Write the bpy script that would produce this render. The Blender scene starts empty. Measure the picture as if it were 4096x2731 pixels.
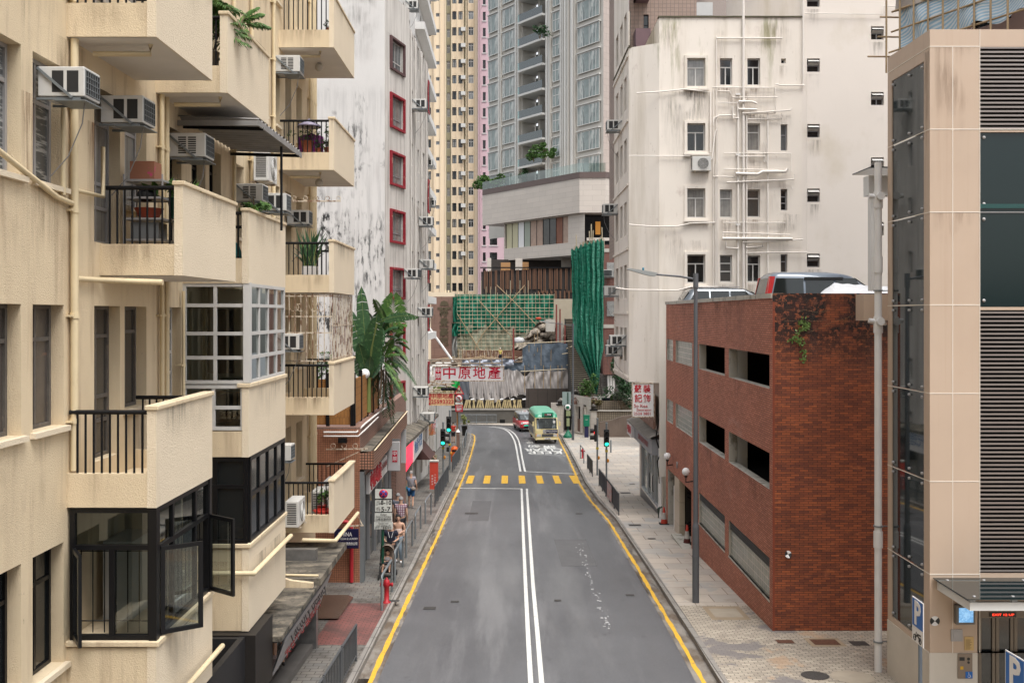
import bpy, math, random
from mathutils import Vector, Matrix
R=random.Random(7)
SC=bpy.context.scene; COL=SC.collection
FX=2287.0; CX=1170.0; CY=722.0; CZ=10.0
V=Vector
def P(x,y,Y): return V(((x-CX)/FX*Y, Y, CZ-(y-CY)/FX*Y))
def rz(Y):
    if Y<82: return 3.2-.0494*Y
    t=Y-82; return -.8508-.0494*t*(1-t/60.) if t<30 else -1.592
def G(x,y,dz=0.0):
    Y=8.0
    while Y<115:
        if CZ-(y-CY)/FX*Y <= rz(Y)+dz: break
        Y+=.05
    return V(((x-CX)/FX*Y, Y, rz(Y)+dz))
PV=.13
# ---------------- materials
MATS={}
def nt(m): m.use_nodes=True; return m.node_tree
class NB:
    def __init__(s,t): s.t=t
    def n(s,typ,**kw):
        x=s.t.nodes.new(typ)
        for k,v in kw.items():
            if k.startswith('i_'): x.inputs[k[2:].replace('_',' ')].default_value=v
            elif k.startswith('n_'): x.inputs[int(k[2:])].default_value=v
            else: setattr(x,k,v)
        return x
    def l(s,a,b): s.t.links.new(a,b)
def c4(c): return (c[0],c[1],c[2],1)
def mix(nb,f,a,b,mode='MIX'):
    m=nb.n('ShaderNodeMix',data_type='RGBA',blend_type=mode)
    for sock,v in ((m.inputs[0],f),(m.inputs[6],a),(m.inputs[7],b)):
        if isinstance(v,(int,float)): sock.default_value=v
        elif isinstance(v,tuple): sock.default_value=c4(v)
        else: nb.l(v,sock)
    return m.outputs[2]
def noise(nb,scale,st=(1,1,1),lo=.4,hi=.6,detail=5,rough=.6,coord='Object'):
    tc=nb.n('ShaderNodeTexCoord'); mp=nb.n('ShaderNodeMapping'); mp.inputs['Scale'].default_value=st
    nb.l(tc.outputs[coord],mp.inputs[0])
    n=nb.n('ShaderNodeTexNoise',i_Scale=scale,i_Detail=detail,i_Roughness=rough); nb.l(mp.outputs[0],n.inputs['Vector'])
    mr=nb.n('ShaderNodeMapRange',n_1=lo,n_2=hi); nb.l(n.outputs[0],mr.inputs[0])
    return mr.outputs[0]
def M(name,col,rough=.8,metal=0.,var=.12,vs=1.5,layers=(),bump=None,brick=None,spec=.4,emit=None,coat=0,zband=None,sheen=0):
    """layers: (colour, scale, stretch, lo, hi, amount[, (z0,z1) world height fade])"""
    if name in MATS: return MATS[name]
    m=bpy.data.materials.new(name); t=nt(m); t.nodes.clear(); nb=NB(t)
    out=nb.n('ShaderNodeOutputMaterial'); b=nb.n('ShaderNodeBsdfPrincipled'); nb.l(b.outputs[0],out.inputs[0])
    b.inputs['Roughness'].default_value=rough; b.inputs['Metallic'].default_value=metal; b.inputs['Specular IOR Level'].default_value=spec
    b.inputs['Coat Weight'].default_value=coat
    hsrc=None
    if brick:
        w,h,mo,mc,c2,off=brick
        uv=nb.n('ShaderNodeUVMap'); br=nb.n('ShaderNodeTexBrick',offset=off); nb.l(uv.outputs[0],br.inputs['Vector'])
        br.inputs['Scale'].default_value=1; br.inputs['Mortar Size'].default_value=mo; br.inputs['Brick Width'].default_value=w; br.inputs['Row Height'].default_value=h
        br.inputs['Mortar Smooth'].default_value=.1
        br.inputs['Color1'].default_value=c4(col); br.inputs['Color2'].default_value=c4(c2); br.inputs['Mortar'].default_value=c4(mc)
        cur=br.outputs[0]; hsrc=br.outputs[1]
    else: cur=col
    if var:
        f=noise(nb,vs,lo=.25,hi=.75)
        d=tuple(c*(1-var) for c in (1,1,1)); u=tuple(min(1.0,1) for c in col)
        cur=mix(nb,1.0,cur,mix(nb,f,d,(1,1,1)),'MULTIPLY')
    for L in layers:
        f=noise(nb,L[1],L[2],L[3],L[4],7,.65)
        mm=nb.n('ShaderNodeMath',operation='MULTIPLY',n_1=L[5]); nb.l(f,mm.inputs[0]); f=mm.outputs[0]
        if len(L)>6:
            ge=nb.n('ShaderNodeNewGeometry'); sp=nb.n('ShaderNodeSeparateXYZ'); nb.l(ge.outputs['Position'],sp.inputs[0])
            z=nb.n('ShaderNodeMapRange',n_1=L[6][0],n_2=L[6][1]); nb.l(sp.outputs[2],z.inputs[0])
            m2=nb.n('ShaderNodeMath',operation='MULTIPLY'); nb.l(f,m2.inputs[0]); nb.l(z.outputs[0],m2.inputs[1]); f=m2.outputs[0]
        if len(L)>7:
            g=noise(nb,L[7][0],(1,1,1),L[7][1],L[7][2],3); m3=nb.n('ShaderNodeMath',operation='MULTIPLY'); nb.l(f,m3.inputs[0]); nb.l(g,m3.inputs[1]); f=m3.outputs[0]
        cur=mix(nb,f,cur,L[0])
    if isinstance(cur,tuple): b.inputs['Base Color'].default_value=c4(cur)
    else: nb.l(cur,b.inputs['Base Color'])
    if bump or hsrc:
        bp=nb.n('ShaderNodeBump')
        if bump:
            st,sc,di=bump; f=noise(nb,sc,lo=.3,hi=.7,detail=3)
            bp.inputs['Strength'].default_value=st; bp.inputs['Distance'].default_value=di; nb.l(f,bp.inputs['Height'])
        if hsrc and not bump:
            bp.inputs['Strength'].default_value=.5; bp.inputs['Distance'].default_value=.01; bp.invert=True; nb.l(hsrc,bp.inputs['Height'])
        nb.l(bp.outputs[0],b.inputs['Normal'])
    if emit:
        b.inputs['Emission Color'].default_value=c4(emit[0]); b.inputs['Emission Strength'].default_value=emit[1]
    MATS[name]=m; return m
def glassm(name,tint=(.8,.9,.88),trans=.75,rough=.02):
    if name in MATS: return MATS[name]
    m=bpy.data.materials.new(name); t=nt(m); t.nodes.clear(); nb=NB(t)
    out=nb.n('ShaderNodeOutputMaterial'); tr=nb.n('ShaderNodeBsdfTransparent'); tr.inputs[0].default_value=c4(tuple(c*trans for c in tint))
    gl=nb.n('ShaderNodeBsdfGlossy'); gl.inputs['Roughness'].default_value=rough; gl.inputs[0].default_value=(.9,.95,.95,1)
    lw=nb.n('ShaderNodeFresnel'); lw.inputs[0].default_value=1.5
    a=nb.n('ShaderNodeMath',operation='MULTIPLY_ADD',n_1=1.6,n_2=.04); a.use_clamp=True; nb.l(lw.outputs[0],a.inputs[0])
    mx=nb.n('ShaderNodeMixShader'); nb.l(a.outputs[0],mx.inputs[0]); nb.l(tr.outputs[0],mx.inputs[1]); nb.l(gl.outputs[0],mx.inputs[2]); nb.l(mx.outputs[0],out.inputs[0])
    MATS[name]=m; return m
def stainm(name,col,amt):
    m=bpy.data.materials.new(name); t=nt(m); t.nodes.clear(); nb=NB(t); out=nb.n('ShaderNodeOutputMaterial'); tr=nb.n('ShaderNodeBsdfTransparent'); df=nb.n('ShaderNodeBsdfDiffuse'); df.inputs[0].default_value=c4(col)
    tc=nb.n('ShaderNodeUVMap'); sp=nb.n('ShaderNodeSeparateXYZ'); nb.l(tc.outputs[0],sp.inputs[0]); pw0=nb.n('ShaderNodeMath',operation='POWER',n_1=1.4); nb.l(sp.outputs[1],pw0.inputs[0]); pp=nb.n('ShaderNodeMath',operation='PINGPONG',n_1=.5); nb.l(sp.outputs[0],pp.inputs[0]); mr_=nb.n('ShaderNodeMapRange',n_1=0,n_2=.28); nb.l(pp.outputs[0],mr_.inputs[0]); pw=nb.n('ShaderNodeMath',operation='MULTIPLY'); nb.l(pw0.outputs[0],pw.inputs[0]); nb.l(mr_.outputs[0],pw.inputs[1])
    if True: big=noise(nb,.9,(1,1,1),.42,.58,2); pq=nb.n('ShaderNodeMath',operation='MULTIPLY'); nb.l(pw.outputs[0],pq.inputs[0]); nb.l(big,pq.inputs[1]); pw=pq
    f=noise(nb,5,(2.2,2.2,.16),.40,.68,6,.7); m1=nb.n('ShaderNodeMath',operation='MULTIPLY'); nb.l(f,m1.inputs[0]); nb.l(pw.outputs[0],m1.inputs[1]); m2=nb.n('ShaderNodeMath',operation='MULTIPLY',n_1=amt); nb.l(m1.outputs[0],m2.inputs[0]); m2.use_clamp=True
    mx=nb.n('ShaderNodeMixShader'); nb.l(m2.outputs[0],mx.inputs[0]); nb.l(tr.outputs[0],mx.inputs[1]); nb.l(df.outputs[0],mx.inputs[2]); nb.l(mx.outputs[0],out.inputs[0]); MATS[name]=m; return m
def stain(par,o,U,w,h,mat,name='rain_stain'):
    o=V(o);U=V(U).normalized(); ob=MB().q([o-V((0,0,h)),o+U*w-V((0,0,h)),o+U*w,o]).build(name,mat,par); ob.data.uv_layers[0].data.foreach_set('uv',[0,0,1,0,1,1,0,1])
# ---------------- mesh builder
class MB:
    def __init__(s): s.v=[]; s.f=[]; s.m=[]; s.sm=[]
    def q(s,pts,mi=0,smooth=False):
        i=len(s.v); s.v+= [tuple(p) for p in pts]; s.f.append(tuple(range(i,i+len(pts)))); s.m.append(mi); s.sm.append(smooth); return s
    def box(s,x0,x1,y0,y1,z0,z1,mi=0,T=None):
        i=len(s.v); c=[(x,y,z) for z in (z0,z1) for y in (y0,y1) for x in (x0,x1)]
        if T: c=[tuple(T@V(p)) for p in c]
        s.v+=c
        for f in ((0,2,3,1),(4,5,7,6),(0,1,5,4),(2,6,7,3),(0,4,6,2),(1,3,7,5)):
            s.f.append(tuple(i+k for k in f)); s.m.append(mi); s.sm.append(False)
        return s
    def tube(s,pts,r,n=8,mi=0,cap=True,r1=None):
        pts=[V(p) for p in pts]; N=len(pts); rings=[]
        for k,p in enumerate(pts):
            d=(pts[min(k+1,N-1)]-pts[max(k-1,0)]).normalized()
            a=d.cross(V((0,0,1)))
            if a.length<.1: a=d.cross(V((1,0,0)))
            a.normalize(); b=d.cross(a).normalized()
            rr=r if r1 is None else r+(r1-r)*k/(N-1)
            i=len(s.v); rings.append(i)
            s.v+=[tuple(p+(a*math.cos(2*math.pi*j/n)+b*math.sin(2*math.pi*j/n))*rr) for j in range(n)]
        for k in range(N-1):
            for j in range(n):
                j2=(j+1)%n; s.f.append((rings[k]+j,rings[k]+j2,rings[k+1]+j2,rings[k+1]+j)); s.m.append(mi); s.sm.append(n>5)
        if cap:
            for k in (0,N-1): i=len(s.v); s.v+=[s.v[rings[k]+j] for j in range(n)]; s.f.append(tuple(range(i,i+n))); s.m.append(mi); s.sm.append(False)
        return s
    def bar(s,a,b,w,h,mi=0):
        a=V(a);b=V(b); d=(b-a); L=d.length; q=d.to_track_quat('X','Z').to_matrix().to_4x4(); q.translation=a
        return s.box(0,L,-w/2,w/2,-h/2,h/2,mi,q)
    def lathe(s,c,prof,n=12,mi=0,ax='z'):
        c=V(c); rings=[]
        for (r,z) in prof:
            i=len(s.v); rings.append(i)
            for j in range(n):
                a=2*math.pi*j/n; ca,sa=math.cos(a)*r,math.sin(a)*r
                o={'z':(ca,sa,z),'y':(ca,z,sa),'x':(z,ca,sa)}[ax]
                s.v.append(tuple(c+V(o)))
        for k in range(len(prof)-1):
            for j in range(n):
                j2=(j+1)%n; s.f.append((rings[k]+j,rings[k]+j2,rings[k+1]+j2,rings[k+1]+j)); s.m.append(mi); s.sm.append(True)
        for k in (0,-1):
            if prof[k][0]>1e-4: i=len(s.v); s.v+=[s.v[rings[k]+j] for j in range(n)]; s.f.append(tuple(range(i,i+n))); s.m.append(mi); s.sm.append(False)
        return s
    def prism(s,pts2,fn,d0,d1,mi=0):
        """extrude outline pts2 [(u,v)] with fn(u,v,d)->point"""
        n=len(pts2); i=len(s.v); s.v+=[tuple(fn(u,v,d0)) for u,v in pts2]+[tuple(fn(u,v,d1)) for u,v in pts2]
        s.f.append(tuple(range(i,i+n))); s.f.append(tuple(range(i+2*n-1,i+n-1,-1))); s.m+=[mi,mi]; s.sm+=[False,False]
        for k in range(n): s.f.append((i+k,i+(k+1)%n,i+n+(k+1)%n,i+n+k)); s.m.append(mi); s.sm.append(False)
        return s
    def grid(s,fn,nu,nv,mi=0,smooth=True):
        i=len(s.v); s.v+=[tuple(fn(a/nu,b/nv)) for b in range(nv+1) for a in range(nu+1)]
        for b in range(nv):
            for a in range(nu):
                k=i+b*(nu+1)+a; s.f.append((k,k+1,k+nu+2,k+nu+1)); s.m.append(mi); s.sm.append(smooth)
        return s
    def sphere(s,c,r,n=12,mi=0,sc=(1,1,1)):
        pr=[(max(1e-5,r*math.sin(math.pi*k/(n//2))),-r*math.cos(math.pi*k/(n//2))) for k in range(n//2+1)]
        i=len(s.v); s.lathe((0,0,0),pr,n,mi); c=V(c)
        for k in range(i,len(s.v)): p=s.v[k]; s.v[k]=(c.x+p[0]*sc[0],c.y+p[1]*sc[1],c.z+p[2]*sc[2])
        return s
    def mesh(s,name,mats):
        me=bpy.data.meshes.new(name); me.from_pydata(s.v,[],s.f)
        me.polygons.foreach_set('material_index',s.m); me.polygons.foreach_set('use_smooth',s.sm)
        for m in (mats if isinstance(mats,(list,tuple)) else [mats]): me.materials.append(m)
        uv=me.uv_layers.new(name='UVMap'); buf=[]
        for p in me.polygons:
            n=p.normal; ax,ay,az=abs(n.x),abs(n.y),abs(n.z)
            for vi in p.vertices:
                c=s.v[vi]
                buf+= (c[0],c[1]) if az>=ax and az>=ay else ((c[1],c[2]) if ax>ay else (c[0],c[2]))
        uv.data.foreach_set('uv',buf); me.update(); return me
    def build(s,name,mats,parent=None,world=True,bevel=0):
        return link(s.mesh(name,mats),name,parent,world,bevel)
def wpos(o):
    p=V((0,0,0))
    while o: p+=o.location; o=o.parent
    return p
def link(me,name,parent=None,world=True,bevel=0,loc=None,rot=0):
    o=bpy.data.objects.new(name,me); COL.objects.link(o)
    if parent: o.parent=parent
    if loc is not None: o.location=V(loc)-(wpos(parent) if parent and world else V((0,0,0)))
    elif parent and world: o.location=-wpos(parent)
    if rot: o.rotation_euler=(0,0,rot)
    if bevel:
        b=o.modifiers.new('b','BEVEL'); b.width=bevel; b.segments=2; b.limit_method='ANGLE'
    return o
def tag(o,label,cat,group=None,kind=None):
    if label: o['label']=label
    if cat: o['category']=cat
    if group: o['group']=group
    if kind: o['kind']=kind
    return o
def thing(name,label,cat,loc=(0,0,0),rot=0,group=None):
    o=bpy.data.objects.new(name,None); COL.objects.link(o); o.location=loc; o.rotation_euler=(0,0,rot); o.empty_display_size=.2
    return tag(o,label,cat,group)
def struct(o): o['kind']='structure'; return o
def copy_tree(o,parent=None,loc=None,rot=None,label=None,group=None):
    c=o.copy(); COL.objects.link(c)
    if parent: c.parent=parent
    for ch in list(o.children): copy_tree(ch,c)
    if loc is not None: c.location=loc
    if rot is not None: c.rotation_euler=(0,0,rot)
    if label: c['label']=label
    if group: c['group']=group
    return c
_tc={}
def text(s,size,name,mat,parent,loc,rx=math.pi/2,rot=0,bold=0.0,ext=.003,sx=1,align='CENTER',world=True,w=None,spacing=1):
    """flat lettering; size = glyph height in m; text stands in local XZ facing -Y; w = forced total width"""
    c=bpy.data.curves.new(name,'FONT'); c.body=s; c.size=size; c.align_x=align; c.align_y='CENTER'; c.offset=bold*size; c.extrude=ext; c.space_character=spacing; c.resolution_u=2
    o=bpy.data.objects.new(name,c); COL.objects.link(o); bpy.context.view_layer.update()
    me=bpy.data.meshes.new_from_object(o.evaluated_get(bpy.context.evaluated_depsgraph_get())); bpy.data.objects.remove(o)
    me.materials.clear(); me.materials.append(mat)
    if w and len(me.vertices):
        xs=[v.co.x for v in me.vertices]; k=w/(max(xs)-min(xs)); sx=k
    if sx!=1:
        for v in me.vertices: v.co.x*=sx
    o=bpy.data.objects.new(name,me); COL.objects.link(o); o.parent=parent
    o.location=V(loc)-(wpos(parent) if parent and world else V((0,0,0))); o.rotation_euler=(rx,0,rot); return o
def wallg(mb,o,U,N,u0,u1,z0,z1,holes,depth,mi=0,rmi=None,back=None):
    """wall plane with recessed openings. o origin, U along, N inward; holes (u0,u1,z0,z1)"""
    o=V(o);U=V(U).normalized();N=V(N).normalized(); rmi=mi if rmi is None else rmi
    pt=lambda u,z,d=0: o+U*u+N*d+V((0,0,z))
    us=sorted(set([u0,u1]+[min(max(h[k],u0),u1) for h in holes for k in (0,1)])); zs=sorted(set([z0,z1]+[min(max(h[k],z0),z1) for h in holes for k in (2,3)]))
    for a,b in zip(us,us[1:]):
        run=None
        for c,d in zip(zs,zs[1:]):
            um,zm=(a+b)/2,(c+d)/2
            solid=not any(h[0]<um<h[1] and h[2]<zm<h[3] for h in holes)
            if solid: run=(run[0],d) if run else (c,d)
            if (not solid or d==zs[-1]) and run:
                mb.q([pt(a,run[0]),pt(b,run[0]),pt(b,run[1]),pt(a,run[1])],mi); run=None
    for h in holes:
        a,b,c,d=h; D=depth
        mb.q([pt(a,c),pt(b,c),pt(b,c,D),pt(a,c,D)],rmi); mb.q([pt(a,d),pt(b,d),pt(b,d,D),pt(a,d,D)],rmi)
        mb.q([pt(a,c),pt(a,d),pt(a,d,D),pt(a,c,D)],rmi); mb.q([pt(b,c),pt(b,d),pt(b,d,D),pt(b,c,D)],rmi)
        if back is not None: mb.q([pt(a,c,D),pt(b,c,D),pt(b,d,D),pt(a,d,D)],back)
_win={}
def winmesh(w,h,cols,rows,fw,fm,gm,ft=.05,split=False):
    """frame + panes, local XZ from (-w/2,0), faces -Y. cols/rows: fractions"""
    key=(round(w,2),round(h,2),tuple(cols),tuple(rows),fw,fm.name,gm.name,split)
    if key in _win: return _win[key]
    mb=MB(); x0,x1=-w/2,w/2
    mb.box(x0,x0+fw,0,ft,0,h); mb.box(x1-fw,x1,0,ft,0,h); mb.box(x0+fw,x1-fw,0,ft,0,fw); mb.box(x0+fw,x1-fw,0,ft,h-fw,h)
    for r in rows: mb.box(x0+fw,x1-fw,.005,ft-.005,h*r-fw/2,h*r+fw/2)
    for c in cols:
        if isinstance(c,tuple): cc,a,b=c
        else: cc,a,b=c,0,1
        mb.box(x0+w*cc-fw/2,x0+w*cc+fw/2,.008,ft-.008,max(fw,h*a),min(h-fw,h*b))
    g=mb if not split else MB()
    g.q([(x0+fw/2,ft*.6,fw/2),(x1-fw/2,ft*.6,fw/2),(x1-fw/2,ft*.6,h-fw/2),(x0+fw/2,ft*.6,h-fw/2)],0 if split else 1)
    r=(mb.mesh('window',[fm,gm]),None) if not split else (mb.mesh('window',[fm]),g.mesh('pane',[gm]))
    _win[key]=r; return r
def window(parent,loc,w,h,cols,rows,fm,gm,rot=0,fw=.05,split=False,name='window',label=None):
    a,b=winmesh(w,h,cols,rows,fw,fm,gm,split=split)
    o=link(a,name,parent,True,loc=loc,rot=rot)
    if b: link(b,'pane',o,False)
    if label: o['label']=label
    return o
STUC=(.70,.575,.395)
stucco=M('stucco',STUC,.9,var=.1,vs=.8,layers=[((.42,.31,.2),.9,(1,1,.12),.55,.78,.55),((.36,.26,.17),2.2,(1.6,1.6,.13),.54,.70,.6),((.30,.21,.14),.7,(1,1,.5),.60,.74,.5),((.25,.18,.12),9,(1,1,.7),.66,.72,.5)],bump=(.5,65,.009))
stucco_l=M('stucco_panel',(.74,.635,.48),.9,var=.06,vs=.8,layers=[((.5,.4,.28),2.,(1,1,.15),.6,.8,.35)],bump=(.6,55,.010))
soffitm=M('soffit_paint',(.68,.64,.59),.8,var=.15,vs=1.2)
pipem=M('pipe_beige',(.68,.56,.36),.55,var=.15,vs=3,layers=[((.3,.2,.12),6,(1,1,.3),.6,.75,.5)])
pipew=M('pipe_white',(.74,.72,.69),.5,var=.12,vs=3)
blackiron=M('black_iron',(.006,.006,.007),.5,spec=.25,var=.2,vs=20,layers=[((.16,.06,.03),25,(1,1,1),.68,.74,.8)])
rustiron=M('rusty_iron',(.22,.11,.06),.8,var=.4,vs=8,layers=[((.60,.53,.42),9,(1,1,.4),.42,.52,.85)])
oldsteel=M('old_steel_frame',(.13,.115,.10),.7,var=.4,vs=6,layers=[((.3,.22,.15),14,(1,1,.4),.6,.7,.7)])
alu=M('aluminium',(.36,.35,.35),.4,metal=.2,var=.1)
whiteal=M('white_frame',(.56,.55,.53),.5,var=.1,vs=3)
darkal=M('dark_frame',(.007,.007,.008),.35,var=.2,spec=.3)
greyal=M('grey_frame',(.30,.30,.31),.4,metal=.4,var=.1)
gdark=M('glass_dark',(.010,.012,.013),.06,var=0,spec=.55)
gdark2=M('glass_dusty',(.06,.055,.05),.22,var=.4,vs=2,spec=.6)
gcurt=M('glass_curtain',(.30,.29,.27),.15,var=.5,vs=2.5,layers=[((.08,.08,.08),5,(4,4,.05),.5,.6,.6)],spec=.8)
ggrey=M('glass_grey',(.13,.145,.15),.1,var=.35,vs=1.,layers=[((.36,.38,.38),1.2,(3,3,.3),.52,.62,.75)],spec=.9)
gclear=glassm('clear_glass'); gclear2=glassm('clear_glass_dim',(.7,.78,.76),.6)
louvre_glass=M('louvre_glass',(.10,.085,.075),.2,var=.5,vs=1.5,spec=.6,layers=[((.28,.14,.1),1.2,(1,1,8),.62,.68,.35)])
black=M('black_void',(.004,.004,.004),.9,var=0)
interior=M('interior_dark',(.05,.045,.04),.9,var=.3)
acw=M('ac_casing',(.60,.59,.56),.5,var=.15,vs=4,layers=[((.35,.28,.2),7,(1,1,.3),.62,.75,.45)])
acb=M('ac_louvre',(.02,.02,.02),.6,var=0)
steelg=M('galvanised',(.20,.22,.23),.5,metal=.3,var=.15,vs=6)
conc=M('concrete',(.30,.28,.25),.9,var=.25,vs=1.2,layers=[((.08,.07,.06),2.,(1,1,.3),.55,.75,.6)],bump=(.3,30,.01))
concl=M('concrete_light',(.52,.49,.44),.9,var=.2,vs=1.2,layers=[((.2,.18,.15),2.,(1,1,.2),.58,.78,.4)],bump=(.2,30,.01))
redp=M('red_paint',(.42,.02,.03),.5,var=.15,vs=4)
redsign=M('sign_red',(.50,.015,.03),.45,var=.05)
whitesign=M('sign_white',(.72,.71,.70),.5,var=.06)
blacksign=M('sign_black',(.02,.02,.02),.5,var=0)
greenp=M('green_paint',(.01,.16,.09),.5,var=.15)
leafm=M('leaf_green',(.07,.16,.035),.6,var=.5,vs=4,spec=.3,layers=[((.18,.28,.07),9,(1,1,1),.52,.62,.7)])
leafd=M('leaf_dark',(.035,.095,.035),.5,var=.4,vs=4,spec=.35,layers=[((.09,.18,.06),9,(1,1,1),.55,.62,.7)])
stemm=M('plant_stem',(.14,.10,.06),.8,var=.3,vs=9)
bamboo=M('bamboo',(.42,.30,.17),.6,var=.4,vs=2)
terra=M('terracotta',(.35,.11,.06),.8,var=.2)
skin=M('skin',(.50,.30,.21),.6,var=.05)
hairg=M('hair_grey',(.32,.31,.30),.8,var=.3,vs=30); hairb=M('hair_black',(.015,.012,.01),.7,var=.2)

gblind=M('glass_blinds',(.10,.105,.105),.15,var=.3,vs=1,spec=.7,layers=[((.40,.40,.38),9,(.2,.2,2.2),.5,.56,.8)])
pipec=M('pipe_cream',(.76,.71,.65),.6,var=.08,vs=3,layers=[((.45,.36,.28),5,(1,1,1),.64,.75,.4)])
lampol=M('lamp_post_grey',(.105,.11,.12),.6,metal=0,var=.1,vs=3)
railm=M('rail_grey',(.09,.095,.10),.5,metal=.1,var=.2,vs=6)
st_brown=stainm('stain_brown',(.20,.13,.085),.62); st_grey=stainm('stain_grey',(.13,.12,.105),.55); st_rust=stainm('stain_rust',(.20,.08,.035),.8)
# ---------------- road and pavements
asph=M('asphalt',(.130,.132,.140),.45,var=.3,vs=.3,spec=.5,layers=[((.075,.076,.083),.5,(1,.18,1),.47,.64,.7),((.11,.11,.115),1.3,(1.5,.03,1),.50,.66,.55),((.07,.07,.075),2.6,(1,.5,1),.62,.70,.6),((.21,.21,.215),.6,(1.4,.10,1),.54,.66,.55),((.30,.30,.30),26,(1,1,1),.58,.68,.35),((.07,.07,.07),30,(1,1,1),.57,.67,.5),((.22,.22,.225),70,(1,1,1),.62,.7,.35),((.06,.06,.062),90,(1,1,1),.6,.7,.45),((.23,.23,.23),.5,(.9,.1,1),.56,.72,.4)],bump=(.25,160,.006))
channel=M('channel_concrete',(.27,.245,.215),.7,var=.3,vs=1.5,layers=[((.10,.07,.045),1.6,(1,.5,1),.44,.60,.85),((.035,.03,.026),2,(2,.25,1),.55,.66,.85)],bump=(.2,40,.005))
kerbm=M('kerb_stone',(.32,.30,.275),.8,var=.3,vs=2,brick=(.15,.9,.012,(.10,.09,.08),(.26,.24,.22),0),layers=[((.14,.11,.09),4,(1,1,1),.58,.72,.5)])
pavl=M('paving_grey',(.225,.205,.18),.65,var=.3,vs=.8,brick=(.30,.20,.010,(.07,.06,.05),(.17,.165,.155),.5),layers=[((.06,.05,.042),1.1,(1,1,1),.50,.64,.75),((.33,.31,.28),7,(1,1,1),.62,.72,.4)])
pavr=M('paving_slab',(.54,.475,.40),.75,var=.25,vs=.6,brick=(1.15,.9,.012,(.20,.15,.12),(.44,.40,.355),.5),layers=[((.22,.18,.14),1.2,(1,1,1),.55,.72,.5),((.30,.31,.31),.35,(1,1,1),.56,.58,.5)])
pavb=M('paving_blocks',(.52,.46,.37),.75,var=.3,vs=.7,brick=(.21,.105,.009,(.15,.125,.10),(.35,.305,.25),.5),layers=[((.42,.27,.16),.45,(1,.7,1),.54,.57,.55),((.15,.14,.145),.30,(.9,1.2,1),.57,.59,.75)])
pavred=M('paving_red_blocks',(.30,.115,.10),.55,var=.3,vs=1.,brick=(.21,.105,.010,(.07,.05,.045),(.23,.10,.09),.5),layers=[((.09,.06,.055),1.5,(1,1,1),.46,.62,.75),((.4,.34,.32),3,(1,1,1),.66,.72,.5)])
wetconc=M('wet_concrete',(.13,.09,.07),.25,var=.4,vs=1,spec=.6)
yel=M('yellow_line_paint',(.72,.42,.04),.6,var=.12,vs=5,layers=[((.30,.20,.09),7,(1,1,1),.56,.64,.7)])
whp=M('white_line_paint',(.66,.66,.63),.6,var=.15,vs=3,layers=[((.20,.20,.20),9,(1,1,1),.58,.66,.6)])
def interp(T,y):
    if y<=T[0][0]: return T[0][1]
    for (a,b),(c,d) in zip(T,T[1:]):
        if y<=c: return b+(d-b)*(y-a)/(c-a)
    return T[-1][1]
# yellow line tables from ground contacts
def tab(pix): return sorted((G(x,y).y,G(x,y).x) for x,y in pix)
TL=tab([(849,1568),(900,1456),(954,1340),(1008,1225),(1036,1160),(1054,1121),(1071,1080),(1083,1040),(1090,1012),(1090,1003)])
TR=tab([(1616,1568),(1567,1480),(1504,1372),(1462,1300),(1398,1196),(1357,1150),(1332,1112),(1316,1075),(1300,1040),(1287,1015),(1282,1004)])
yl0,yr0=TL[-1],TR[-1]
def YL(y):
    if y<=yl0[0]: return interp(TL,y)
    t=(y-yl0[0]); return yl0[1]-.03*t-2.2*(t/5.5)**3
def YR(y):
    if y<=yr0[0]: return interp(TR,y)
    t=(y-yr0[0]); return yr0[1]-.02*t-.012*t*t-(max(0,t-8)**2.2)*.22
kL=lambda y:YL(y)-.28; kR=lambda y:YR(y)+.30
ys=[2+i*1.0 for i in range(int((84-2)/1.0)+1)]
ysf=ys+[84+.5*i for i in range(1,46)]
mb=MB()
for a,b in zip([-60,-20]+ysf,[-20]+ysf+[120]):
    pass
gy=[-40]+ysf+[110,150,300]
for a,b in zip(gy,gy[1:]):
    mb.q([(-90,a,rz(a)),(90,a,rz(a)),(90,b,rz(b)),(-90,b,rz(b))])
road=struct(mb.build('road',asph)); road['label']='grey asphalt road running downhill and bending left'
def strip(fa,fb,y0,y1,dz,name,mat,parent,thick=0,step=.5):
    m=MB(); y=y0
    while y<y1-1e-6:
        e=min(y1,y+step)
        m.q([(fa(y),y,rz(y)+dz),(fb(y),y,rz(y)+dz),(fb(e),e,rz(e)+dz),(fa(e),e,rz(e)+dz)])
        if thick:
            for f in (fa,fb): m.q([(f(y),y,rz(y)+dz),(f(e),e,rz(e)+dz),(f(e),e,rz(e)+dz-thick),(f(y),y,rz(y)+dz-thick)])
        y=e
    if thick:
        for y in (y0,y1): m.q([(fa(y),y,rz(y)+dz),(fb(y),y,rz(y)+dz),(fb(y),y,rz(y)+dz-thick),(fa(y),y,rz(y)+dz-thick)])
    return m.build(name,mat,parent)
YE=98.5
pl=struct(strip(lambda y:-14.,lambda y:max(-14.,kL(y)-.15),-10,YE-1.5,PV,'pavement',pavl,None,.3))
pr=struct(strip(lambda y:kR(y)+.15,lambda y:40.,-10,107,PV,'pavement',pavr,None,.3))
strip(lambda y:max(-14.,kL(y)-.15),lambda y:max(-13.9,kL(y)),-10,YE-1.5,PV+.006,'kerb',kerbm,pl,.3)
strip(lambda y:kR(y),lambda y:kR(y)+.15,-10,105.5,PV+.006,'kerb',kerbm,pr,.3)
strip(lambda y:YL(y)-.28,lambda y:YL(y)+.16,-10,95.5,.004,'drain_channel',channel,road)
strip(lambda y:YR(y)-.16,lambda y:YR(y)+.30,-10,102,.004,'drain_channel',channel,road)
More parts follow.
